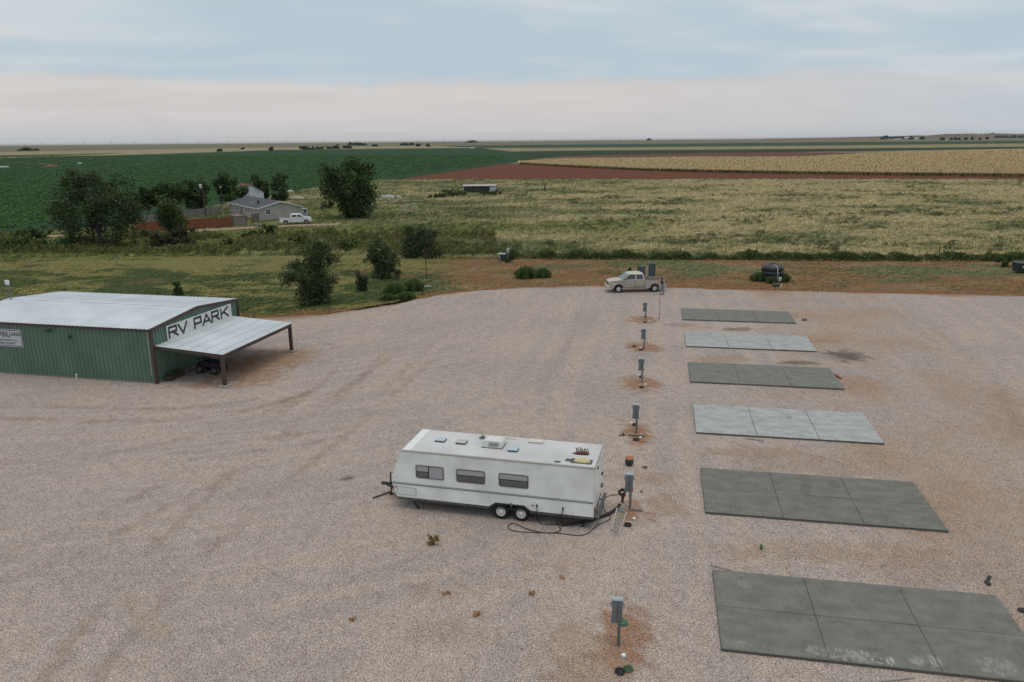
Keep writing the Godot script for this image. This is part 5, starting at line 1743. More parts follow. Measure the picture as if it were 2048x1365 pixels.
	for s in [-1.0, 1.0]:
		var hl := MB.new()
		hl.rbox(Vector3(-2.84, 0.88, s * 0.68), Vector3(0.12, 0.16, 0.34), 0.03)
		obj("headlamp", hl, mat(0.55, 0.52, 0.44, 0.15), t)
		var tl := MB.new()
		tl.rbox(Vector3(2.85, 1.02, s * 0.90), Vector3(0.06, 0.36, 0.11), 0.02)
		obj("tail_lamp", tl, mat(0.2, 0.012, 0.01, 0.3), t)
		var mr := MB.new()
		mr.rbox(Vector3(-1.28, 1.38, s * 1.02), Vector3(0.12, 0.17, 0.2), 0.03)
		obj("mirror", mr, mat(0.025, 0.025, 0.025, 0.5), t)
	return t

# ---------------------------------------------------------------- a person, one continuous surface
func person() -> void:
	var at := gp(1324.5, 590)
	# joints in metres: x right, y up, z towards the camera; he stands at the truck's tail and leans in to it
	var J := {"hipL": Vector3(-0.09, 0.90, 0.03), "hipR": Vector3(0.09, 0.90, 0.0), "kneeL": Vector3(-0.17, 0.48, -0.02), "kneeR": Vector3(0.10, 0.48, -0.02), "ankL": Vector3(-0.17, 0.08, 0.06), "ankR": Vector3(0.12, 0.08, 0.04), "toeL": Vector3(-0.26, 0.035, 0.0), "toeR": Vector3(0.02, 0.035, -0.02), "pel": Vector3(0, 0.94, 0.01), "waist": Vector3(-0.01, 1.08, 0.0), "chest": Vector3(-0.05, 1.32, -0.04), "neck": Vector3(-0.08, 1.50, -0.06), "head": Vector3(-0.12, 1.64, -0.08), "shL": Vector3(-0.12, 1.42, 0.14), "shR": Vector3(0.0, 1.42, -0.20), "elL": Vector3(-0.30, 1.24, 0.16), "elR": Vector3(-0.22, 1.22, -0.28), "wrL": Vector3(-0.46, 1.32, 0.05), "wrR": Vector3(-0.42, 1.30, -0.22)}
	var skin := Color(0.36, 0.19, 0.12)
	var shirt := Color(0.075, 0.07, 0.05)
	var jeans := Color(0.20, 0.24, 0.30)
	var boot := Color(0.10, 0.035, 0.025)
	var hair := Color(0.012, 0.01, 0.01)
	var bones := [["hipL", "kneeL", 0.095, 0.07, jeans], ["hipR", "kneeR", 0.095, 0.07, jeans], ["kneeL", "ankL", 0.068, 0.045, jeans], ["kneeR", "ankR", 0.068, 0.045, jeans], ["ankL", "toeL", 0.05, 0.038, boot], ["ankR", "toeR", 0.05, 0.038, boot], ["hipL", "hipR", 0.10, 0.10, jeans], ["pel", "waist", 0.135, 0.13, jeans], ["waist", "chest", 0.135, 0.155, shirt], ["shL", "shR", 0.085, 0.085, shirt], ["chest", "neck", 0.13, 0.06, shirt], ["neck", "head", 0.055, 0.06, skin], ["head", "head", 0.105, 0.105, skin], ["shL", "elL", 0.062, 0.05, shirt], ["shR", "elR", 0.062, 0.05, shirt], ["elL", "wrL", 0.046, 0.032, skin], ["elR", "wrR", 0.046, 0.032, skin]]
	var segs := []
	for b in bones:
		segs.append([J[b[0]], J[b[1]], b[2], b[3], b[4]])
	segs.append([J["head"] + Vector3(0.02, 0.04, 0.01), J["head"] + Vector3(0.05, -0.02, 0.02), 0.10, 0.085, hair])
	segs.append([J["head"] + Vector3(-0.10, -0.03, -0.04), J["head"] + Vector3(-0.115, -0.045, -0.045), 0.018, 0.015, skin])
	for e in ["wrL", "wrR"]:
		var w: Vector3 = J[e]
		segs.append([w, w + Vector3(-0.08, 0.0, 0.0), 0.033, 0.03, skin])
		for f in 4:
			var root := w + Vector3(-0.08, 0.005, -0.027 + 0.018 * f)
			var len_: float = [0.065, 0.08, 0.085, 0.07][f]
			segs.append([root, root + Vector3(-len_ * 0.6, -0.015, 0), 0.0095, 0.009, skin])
			segs.append([root + Vector3(-len_ * 0.6, -0.015, 0), root + Vector3(-len_, -0.045, 0), 0.009, 0.008, skin])
		segs.append([w + Vector3(-0.03, 0, 0.028), w + Vector3(-0.085, -0.015, 0.055), 0.011, 0.009, skin])
	var cell := 0.02
	var lo := Vector3(-0.75, -0.02, -0.42)
	var n := Vector3i(50, 90, 38)
	var field := PackedFloat32Array()
	field.resize(n.x * n.y * n.z)
	field.fill(1.0)
	var owner := PackedInt32Array()
	owner.resize(field.size())
	var near := PackedFloat32Array()
	near.resize(field.size())
	near.fill(9.0)
	for si in segs.size():
		var s: Array = segs[si]
		var r := maxf(s[2], s[3]) + 0.08
		var b0: Vector3 = (s[0] as Vector3).min(s[1]) - Vector3(r, r, r)
		var b1: Vector3 = (s[0] as Vector3).max(s[1]) + Vector3(r, r, r)
		var i0 := Vector3i(((b0 - lo) / cell).floor()).clamp(Vector3i.ZERO, n - Vector3i.ONE)
		var i1 := Vector3i(((b1 - lo) / cell).ceil()).clamp(Vector3i.ZERO, n - Vector3i.ONE)
		var ab: Vector3 = s[1] - s[0]
		var l2 := maxf(ab.length_squared(), 1e-8)
		for z in range(i0.z, i1.z + 1):
			for y in range(i0.y, i1.y + 1):
				for x in range(i0.x, i1.x + 1):
					var p := lo + Vector3(x, y, z) * cell
					var t := clampf((p - s[0]).dot(ab) / l2, 0.0, 1.0)
					var d: float = (p - (s[0] + ab * t)).length() - lerpf(s[2], s[3], t)
					var i := (z * n.y + y) * n.x + x
					var k := 0.035 if s[2] > 0.02 else 0.006
					var h := clampf(0.5 + 0.5 * (field[i] - d) / k, 0.0, 1.0)
					field[i] = lerpf(field[i], d, h) - k * h * (1.0 - h)
					if d < near[i]:
						near[i] = d
						owner[i] = si
	var vid := {}
	var vs := PackedVector3Array()
	var cs := PackedColorArray()
	var idx := PackedInt32Array()
	for z in n.z - 1:
		for y in n.y - 1:
			for x in n.x - 1:
				var sum := Vector3.ZERO
				var cnt := 0
				var base := (z * n.y + y) * n.x + x
				var vals := []
				for c in 8:
					vals.append(field[base + (c & 1) + ((c >> 1) & 1) * n.x + ((c >> 2) & 1) * n.x * n.y])
				for e in [[0, 1], [2, 3], [4, 5], [6, 7], [0, 2], [1, 3], [4, 6], [5, 7], [0, 4], [1, 5], [2, 6], [3, 7]]:
					var f0: float = vals[e[0]]
					var f1: float = vals[e[1]]
					if (f0 < 0.0) != (f1 < 0.0):
						var p0 := Vector3(e[0] & 1, (e[0] >> 1) & 1, (e[0] >> 2) & 1)
						var p1 := Vector3(e[1] & 1, (e[1] >> 1) & 1, (e[1] >> 2) & 1)
						sum += p0.lerp(p1, f0 / (f0 - f1))
						cnt += 1
				if cnt > 0:
					vid[base] = vs.size()
					vs.append(lo + (Vector3(x, y, z) + sum / cnt) * cell)
					cs.append(segs[owner[base]][4])
	for z in range(1, n.z - 1):
		for y in range(1, n.y - 1):
			for x in range(1, n.x - 1):
				var base := (z * n.y + y) * n.x + x
				for ax in 3:
					var stp: int = [1, n.x, n.x * n.y][ax]
					var f0 := field[base]
					var f1 := field[base + stp]
					if (f0 < 0.0) == (f1 < 0.0):
						continue
					var u: int = [n.x, n.x * n.y, 1][ax]
					var v: int = [n.x * n.y, 1, n.x][ax]
					var a: int = vid.get(base, -1)
					var b: int = vid.get(base - u, -1)
					var c: int = vid.get(base - u - v, -1)
					var d: int = vid.get(base - v, -1)
					if a < 0 or b < 0 or c < 0 or d < 0:
						continue
					if f0 < 0.0:
						idx.append_array([a, c, b, a, d, c])
					else:
						idx.append_array([a, b, c, a, c, d])
	var st := SurfaceTool.new()
	st.begin(Mesh.PRIMITIVE_TRIANGLES)
	st.set_smooth_group(0)
	for i in idx:
		st.set_color(cs[i])
		st.add_vertex(vs[i])
	st.index()
	st.generate_normals()
	var o := inst("person", st.commit(), vmat(0.9))
	o.position = at
	tag(o, "person in dark shirt and pale jeans leaning into the tan pickup's bed", "person")

# ---------------------------------------------------------------- trees and shrubs
func height_at(p: Vector3, py: float) -> float:
	# how tall a thing standing at p is whose top shows at row py
	var lo := 0.0
	var hi := 60.0
	for i in 40:
		var m := (lo + hi) * 0.5
		var q := cam_basis.inverse() * (Vector3(p.x, m, p.z) - Vector3(0, CAM_H, 0))
		if 682.5 + F * q.y / q.z > py:
			lo = m
		else:
			hi = m
	return lo

func plant(called: String, label: String, category: String, group: String, px: float, py: float, top: float, wide: float, col: Color, o := {}) -> Node3D:
	var at := gp(px, py)
	at.y = -0.08
	var h := height_at(at, top)
	var depth := -(cam_basis.inverse() * (at - Vector3(0, CAM_H, 0))).z
	var rx := wide * 0.5 * depth / F
	var t := thing(called, label, category, at, 0.0, group)
	var r := RandomNumberGenerator.new()
	r.seed = int(px * 13.0 + py * 7.0)
	var clear: float = o.get("clear", 0.12)      # share of the height that is bare stem
	var n: int = o.get("leaves", 5000)
	var leaf: float = o.get("leaf", maxf(0.10, depth * 0.0022))
	var clumps: int = int(o.get("clumps", 26) * 1.5)
	var loose: float = o.get("loose", 0.35)
	var y0 := h * clear
	var cy := (h + y0) * 0.5
	var ry := (h - y0) * 0.5
	var cs := []
	# main boughs reach out unevenly, the clumps gather round them
	var boughs := [Vector3(0, -0.1, 0), Vector3(0.1, 0.35, 0)]
	for k in 7 + clumps / 8:
		var a := r.randf() * TAU
		var el := r.randf_range(-0.75 if clear > 0.11 else -1.3, 1.25)
		boughs.append(Vector3(cos(a) * cos(el), sin(el), sin(a) * cos(el)) * r.randf_range(0.42, 0.86))
	for e in o.get("blobs", []):
		var br: float = e[2] * depth / F
		var bc := Vector3((e[0] - px) * depth / F, (py - e[1]) * depth / F * 1.03, r.randf_range(-0.35, 0.35) * rx)
		for k in 7:
			cs.append([bc + Vector3(r.randfn(), r.randfn() * 0.8, r.randfn()) * br * 0.45, br * r.randf_range(0.45, 0.85)])
	if o.has("blobs"):
		clumps = 0
	for k in clumps:
		var bq: Vector3 = boughs[k % boughs.size()]
		var u := bq + Vector3(r.randfn(), r.randfn(), r.randfn()) * 0.17
		if u.length() > 1.0:
			u = u.normalized()
		var p := Vector3(u.x * rx, u.y * ry, u.z * rx)
		cs.append([Vector3(p.x, cy + p.y, p.z), minf(rx, ry) * r.randf_range(0.17, 0.42)])
	if clear < 0.11 and h > 2.0 and clumps > 0:
		for k in 6:
			cs.append([Vector3(r.randf_range(-0.6, 0.6) * rx, h * r.randf_range(0.08, 0.24), r.randf_range(-0.4, 0.4) * rx), rx * r.randf_range(0.22, 0.36)])
	for e in o.get("extra", []):
		cs.append([Vector3(e[0] * rx, e[1] * h, e[2] * rx), e[3] * rx])
	# wood
	var wood := MB.new()
	wood.smooth(true)
	var tr: float = o.get("trunk", maxf(0.05, h * 0.028))
	var stems: int = o.get("stems", 1)
	var heads := []
	for s in stems:
		var bx := (s - (stems - 1) * 0.5) * tr * 3.2
		var top_p := Vector3(bx * 2.2 + r.randf_range(-0.1, 0.1) * rx, y0 + ry * 0.7, r.randf_range(-0.1, 0.1) * rx)
		wood.smooth(true)
		wood.tube([Vector3(bx, -0.1, 0), Vector3(bx * 1.3, y0 * 0.6 + 0.1, 0), top_p.lerp(Vector3(bx, 0, 0), 0.35), top_p], tr, tr * 0.4, 8)
		heads.append([Vector3(bx * 1.3, y0 * 0.6 + 0.1, 0), top_p])
	for k in mini(cs.size(), 14):
		var hd: Array = heads[k % heads.size()]
		var from: Vector3 = (hd[0] as Vector3).lerp(hd[1], r.randf_range(0.1, 0.9))
		var to: Vector3 = cs[k][0]
		wood.smooth(true)
		wood.tube([from, from.lerp(to, 0.5) + Vector3(0, 0.06 * h, 0), to], tr * 0.42, tr * 0.1, 5, false)
	var bark := mat(0.075, 0.062, 0.052, 0.95)
	obj("trunk", wood, bark, t)
	if o.has("twigs"):
		var tw := MB.new()
		for k in int(o["twigs"]):
			var c: Array = cs[r.randi() % cs.size()]
			var from: Vector3 = c[0]
			var d := Vector3(r.randf_range(-0.7, 0.7), r.randf_range(0.3, 1.2), r.randf_range(-0.7, 0.7)).normalized()
			var to: Vector3 = from + d * (float(c[1]) * 1.3 + h * r.randf_range(0.08, 0.2))
			tw.tube([from, from.lerp(to, 0.6) + Vector3(r.randf_range(-0.1, 0.1), 0, 0), to], 0.018, 0.006, 4, false)
			tw.tube([from.lerp(to, 0.55), from.lerp(to, 0.8) + Vector3(r.randf_range(-0.25, 0.25), 0.15, r.randf_range(-0.2, 0.2))], 0.010, 0.004, 4, false)
		obj("bare_twigs", tw, mat(0.17, 0.145, 0.125, 0.95), t)
	# leaves
	if o.has("blades"):
		var gb := MB.new()
		for k in int(o["blades"]):
			var a := r.randf() * TAU
			var q := sqrt(r.randf())
			var p := Vector3(cos(a), 0, sin(a)) * q * rx * 0.8
			var hh := h * (1.0 - 0.55 * q * q) * r.randf_range(0.55, 1.0)
			var side := Vector3(-sin(a * 3.0), 0, cos(a * 3.0)) * 0.045
			var tip := p * 1.3 + Vector3(r.randf_range(-0.2, 0.2), hh, r.randf_range(-0.2, 0.2))
			var v := r.randf_range(0.65, 1.4)
			gb.color(Color(col.r * v, col.g * v, col.b * v))
			var midp := p.lerp(tip, 0.6) + Vector3(0, hh * 0.12, 0)
			gb.tri(p - side, p + side, midp + side)
			gb.tri(p - side, midp + side, midp - side)
			gb.tri(midp - side, midp + side, tip)
		obj("leaves", gb, leaf_mat, t)
		return t
	var vs := PackedVector3Array()
	var cols := PackedColorArray()
	var total := 0.0
	for c in cs:
		total += pow(c[1], 2.2)
	for c in cs:
		var m := int(n * pow(c[1], 2.2) / total)
		var tone := r.randf_range(0.72, 1.3)
		for k in m:
			var d := Vector3(r.randfn(), r.randfn() * 0.85, r.randfn()).normalized()
			var p: Vector3 = c[0] + d * c[1] * (pow(r.randf(), loose) * 1.05 + (0.25 if r.randf() < 0.08 else 0.0))
			if p.y < 0.03:
				p.y = 0.03 + r.randf() * 0.2
			var b := Basis.from_euler(Vector3(r.randf_range(-1.2, 1.2), r.randf() * TAU, r.randf_range(-1.2, 1.2)))
			var l := leaf * r.randf_range(0.55, 1.25)
			vs.append_array([p + b * Vector3(-l * 0.5, 0, 0), p + b * Vector3(0, l * 0.15, l * 0.62), p + b * Vector3(l * 0.5, 0.02, 0), p + b * Vector3(-l * 0.5, 0, 0), p + b * Vector3(l * 0.5, 0.02, 0), p + b * Vector3(0.0, l * 0.1, -l * 0.62)])
			var v := tone * r.randf_range(0.72, 1.3)
			var yl := r.randf() * r.randf() * 0.05
			var cc := Color(clampf(col.r * v + yl * 0.5, 0, 1), clampf(col.g * v + yl * 0.55, 0, 1), clampf(col.b * v, 0, 1))
			for q in 6:
				cols.append(cc)
	var arr := []
	arr.resize(Mesh.ARRAY_MAX)
	arr[Mesh.ARRAY_VERTEX] = vs
	var ns := PackedVector3Array()
	ns.resize(vs.size())
	for i in range(0, vs.size(), 3):
		var nn := (vs[i] - vs[i + 2]).cross(vs[i] - vs[i + 1]).normalized()
		ns[i] = nn
		ns[i + 1] = nn
		ns[i + 2] = nn
	arr[Mesh.ARRAY_NORMAL] = ns
	arr[Mesh.ARRAY_COLOR] = cols
	var mesh := ArrayMesh.new()
	mesh.add_surface_from_arrays(Mesh.PRIMITIVE_TRIANGLES, arr)
	inst("crown", mesh, leaf_mat, t)
	return t

var leaf_mat: StandardMaterial3D

func far_label(px: float) -> String:
	if px < 100.0:
		return "small dark tree in the pale field past the bare pivot track"
	if px < 560.0:
		return "lone dark tree at the crop field's far edge"
	if px < 700.0:
		return "dark tree in the long line behind the crop field"
	if px < 900.0:
		return "small dark tree around the tiny far red house"
	if px < 1400.0:
		return "tiny dark tree on the skyline behind the white harvester"
	if px < 1860.0:
		return "small dark tree around the far white barns"
	if px < 1980.0 and px > 1880.0:
		return "tiny round tree in the spaced row below the far hills"
	return "dark tree in the wood on the far hills"

func build_trees() -> void:
	leaf_mat = vmat(0.8, null, 1.0, 0.22)
	var dk := Color(0.050, 0.074, 0.036)
	var gn := Color(0.046, 0.080, 0.032)
	var md := Color(0.062, 0.10, 0.038)
	plant("elm_tree", "largest dark spreading tree with several trunks beside leaning fence posts", "tree", "", 202, 497, 343, 176, dk, {"blobs": [[170,370,22],[205,362,20],[235,374,20],[150,395,25],[195,395,35],[240,400,30],[270,402,18],[135,425,20],[170,430,32],[215,430,35],[260,425,28],[125,450,14],[160,455,25],[200,458,25],[245,455,28],[275,445,18],[284,468,12],[235,475,14],[178,352,10],[150,366,12],[185,478,14],[215,480,10]], "leaves": 15000, "clumps": 46, "clear": 0.10, "stems": 3, "trunk": 0.22, "loose": 0.45})
	plant("elm_tree", "slim light green tree standing before the orange fence", "tree", "", 353, 490, 398, 74, Color(0.058, 0.088, 0.034), {"leaves": 5200, "clumps": 22, "clear": 0.1, "twigs": 30, "loose": 0.6})
	plant("thicket", "dark brownish thicket at the foot of the slim light green tree", "shrub", "", 352, 494, 452, 98, Color(0.050, 0.052, 0.032), {"leaves": 4200, "clumps": 20, "clear": 0.02, "stems": 4, "twigs": 26, "loose": 0.6})
	for e in [[300, 437, 373, 64], [346, 433, 362, 72], [395, 431, 363, 70]]:
		plant("elm_tree", "dark tree in the clump behind the grey fence", "tree", "trees behind the grey fence", e[0], e[1], e[2], e[3], gn, {"leaves": 5200, "clumps": 24, "clear": 0.18})
	plant("elm_tree", "rounded dark tree behind the house's far end", "tree", "", 469, 421, 352, 74, gn, {"leaves": 5200, "clumps": 24, "clear": 0.12})
	plant("elm_tree", "shorter dark tree right behind the white garage", "tree", "", 522, 401, 348, 40, dk, {"leaves": 3200, "clumps": 18, "clear": 0.1})
	plant("elm_tree", "tall dark tree at the white garage's open side", "tree", "", 560, 402, 341, 44, dk, {"leaves": 3600, "clumps": 20, "clear": 0.08})
	plant("elm_tree", "big round dark tree standing alone in the grass beside the house", "tree", "", 708, 437, 327, 108, Color(0.046, 0.074, 0.032), {"blobs": [[680,345,18],[705,340,18],[728,350,18],[665,365,18],[695,370,30],[730,375,22],[660,388,14],[690,395,28],[725,398,25],[742,385,10],[660,412,10],[705,415,22],[730,418,16],[700,430,14],[720,430,14]], "leaves": 13000, "clumps": 44, "clear": 0.07, "stems": 3, "trunk": 0.3, "loose": 0.42})
	plant("juniper_tree", "ragged dark tree with bare twigs at the gravel's edge by the building", "tree", "", 632, 607, 484, 96, dk, {"blobs": [[590,545,18],[584,563,16],[600,530,11],[640,512,22],[655,500,16],[664,520,14],[630,540,22],[645,532,20],[640,562,26],[612,578,20],[652,582,20],[634,595,22],[645,492,11],[668,560,9],[606,560,12],[618,598,14]], "leaves": 11000, "clumps": 26, "clear": 0.03, "stems": 3, "twigs": 70, "leaf": 0.15})
	plant("juniper_tree", "round dark bushy tree with grey twigs between two others", "tree", "", 766, 556, 482, 62, dk, {"blobs": [[760,492,13],[775,502,14],[750,507,13],[786,516,11],[765,520,18],[744,522,10],[780,536,13],[760,540,15],[795,546,8],[768,550,13]], "leaves": 6000, "clumps": 20, "clear": 0.05, "stems": 2, "twigs": 60, "leaf": 0.16})
	plant("juniper_tree", "dark bushy tree with upright bare twigs beside the thin brown pole", "tree", "", 842, 515, 446, 76, dk, {"blobs": [[825,462,13],[845,464,11],[862,476,11],[835,481,17],[856,486,14],[820,480,12],[870,468,8],[812,491,10],[840,500,18],[860,505,13],[820,508,12],[879,501,9]], "leaves": 6400, "clumps": 22, "clear": 0.03, "stems": 3, "twigs": 80, "leaf": 0.18})
	plant("shrub", "low dark shrub with bare twigs between the ragged tree and the round one", "shrub", "", 722, 581, 541, 38, Color(0.045, 0.068, 0.032), {"leaves": 2400, "clumps": 10, "clear": 0.02, "stems": 2, "twigs": 30, "leaf": 0.12})
	plant("shrub", "small dark shrub just behind the green building's roof", "shrub", "", 357, 597, 558, 32, Color(0.04, 0.075, 0.03), {"leaves": 2000, "clumps": 10, "clear": 0.02, "leaf": 0.13})
	for e in [[30, 503, 472, 96], [118, 500, 470, 90], [62, 478, 452, 80], [160, 492, 474, 40]]:
		plant("shrub", "wide green shrub in the rough beside the largest tree", "shrub", "shrubs beside the largest tree", e[0], e[1], e[2], e[3], md, {"leaves": 3200, "clumps": 24, "clear": 0.0, "stems": 3, "loose": 0.8})
	for e in [[1052, 555, 527, 48], [1086, 554, 532, 34]]:
		plant("shrub", "bright green bush growing on the red mown strip", "shrub", "bushes on the red strip", e[0], e[1], e[2], e[3], Color(0.11, 0.16, 0.06), {"blades": 1500, "leaves": 2600, "clumps": 6, "clear": 0.0, "stems": 3, "loose": 0.9, "leaf": 0.17})
	for e in [[1518, 561, 540, 36], [1566, 562, 541, 30], [1545, 566, 549, 22]]:
		plant("shrub", "green weedy bush around the black tank", "shrub", "bushes round the black tank", e[0], e[1], e[2], e[3], Color(0.10, 0.145, 0.055), {"blades": 800, "leaves": 1300, "clumps": 6, "clear": 0.0, "stems": 2, "loose": 0.9, "leaf": 0.16})
	plant("shrub", "green bush in front of the white pole meter beside the small green box", "shrub", "", 1019, 524, 507, 26, Color(0.045, 0.085, 0.03), {"leaves": 1800, "clumps": 8, "clear": 0.02, "leaf": 0.16})
	plant("shrub", "small green bush behind the tan pickup's cab", "shrub", "", 1262, 556, 537, 18, Color(0.05, 0.10, 0.03), {"leaves": 900, "clumps": 6, "clear": 0.02, "leaf": 0.14})
	plant("shrub", "tall weedy bush beside the dark green dumpster", "shrub", "", 2016, 532, 508, 48, Color(0.045, 0.08, 0.03), {"leaves": 2600, "clumps": 11, "clear": 0.02, "leaf": 0.17})
	for e in [[790, 586, 560, 46], [828, 580, 552, 42], [812, 596, 580, 40], [775, 598, 584, 30]]:
		plant("shrub", "bright green weedy clump by the thin brown pole", "shrub", "weedy clumps by the brown pole", e[0], e[1], e[2], e[3], Color(0.11, 0.165, 0.06), {"blades": 1300, "leaves": 2200, "clumps": 6, "clear": 0.0, "stems": 3, "loose": 0.9, "leaf": 0.16})
	for e in [[538, 470, 447, 40], [500, 478, 462, 46], [600, 492, 470, 60], [690, 498, 470, 70], [455, 492, 476, 40]]:
		plant("shrub", "loose yellow green bush in the rank grass before the house", "shrub", "bushes in the rank grass", e[0], e[1], e[2], e[3], Color(0.085, 0.115, 0.04), {"leaves": 1900, "clumps": 11, "clear": 0.02, "stems": 2, "loose": 0.65})
	for e in [[910, 392, 374, 60], [985, 390, 380, 50], [870, 396, 386, 50]]:
		plant("shrub", "dull green bush crowding the black open shed", "shrub", "bushes by the open shed", e[0], e[1], e[2], e[3], Color(0.085, 0.105, 0.045), {"leaves": 1100, "clumps": 20, "clear": 0.0, "loose": 0.9})
	# dried weeds on the gravel
	var i := 0
	for e in [[866, 1091, 1066, 36, Color(0.20, 0.155, 0.06)], [893, 1186, 1177, 22, Color(0.36, 0.22, 0.11)], [1064, 1190, 1177, 24, Color(0.34, 0.2, 0.1)], [953, 1231, 1218, 20, Color(0.44, 0.25, 0.13)], [705, 1242, 1230, 18, Color(0.36, 0.22, 0.11)], [1290, 938, 931, 20, Color(0.24, 0.16, 0.1)], [1124, 1158, 1150, 22, Color(0.44, 0.26, 0.16)], [1283, 985, 979, 8, Color(0.3, 0.12, 0.06)], [1246, 872, 864, 14, Color(0.14, 0.11, 0.07)]]:
		plant("weed", "olive brown weed tuft growing alone in the gravel before the trailer" if i == 0 else "small dried brown weed on the open gravel", "weed", "" if i == 0 else "dried weeds on the gravel", e[0], e[1], e[2], e[3], e[4], {"leaves": 420 if i == 0 else 160, "clumps": 9, "clear": 0.0, "leaf": 0.055, "loose": 0.8, "trunk": 0.008, "stems": 3})
		i += 1
	# far trees in the haze
	for e in [[440, 303, 297.5, 12], [541, 301.5, 295, 9], [486, 299, 296, 7], [618, 299, 294, 22], [640, 298.5, 293, 24], [664, 298, 292.5, 28], [690, 297, 291.5, 26], [604, 298, 292, 10], [706, 290.5, 285.5, 22], [722, 291, 286, 20], [750, 293, 290, 10], [808, 291, 286.5, 16], [822, 290.5, 286, 10], [836, 293, 288, 7], [856, 293.5, 288.5, 9], [948, 285, 281.5, 14], [938, 285.5, 283, 12], [52, 301.5, 297.5, 26], [72, 301, 298, 8], [1298, 281, 277.5, 7], [1764, 278.5, 274, 10], [1772, 278, 272, 9], [1786, 277.5, 273.5, 14], [1800, 278, 273, 16], [1823, 279, 272.5, 8], [1845, 279, 273.5, 8], [1885, 280, 276, 9], [1903, 280, 276.5, 4], [1911, 280, 276.5, 4], [1919, 280, 277, 4], [1932, 280, 276, 5], [1945, 279.5, 276, 4], [1960, 279.5, 276, 4], [1975, 279, 275.5, 4], [1998, 276, 271, 12], [2012, 276, 271.5, 14], [2026, 276, 271.5, 12], [2042, 276, 271, 12], [1968, 274, 270, 40], [1940, 275, 271.5, 34]]:
		plant("distant_tree", far_label(e[0]), "tree", far_label(e[0]).replace("tree", "trees"), e[0], e[1], e[2] - 0.4, e[3] * 1.3, Color(0.04, 0.06, 0.035), {"leaves": 260, "clumps": 7, "clear": 0.0, "trunk": 0.4, "loose": 0.5})

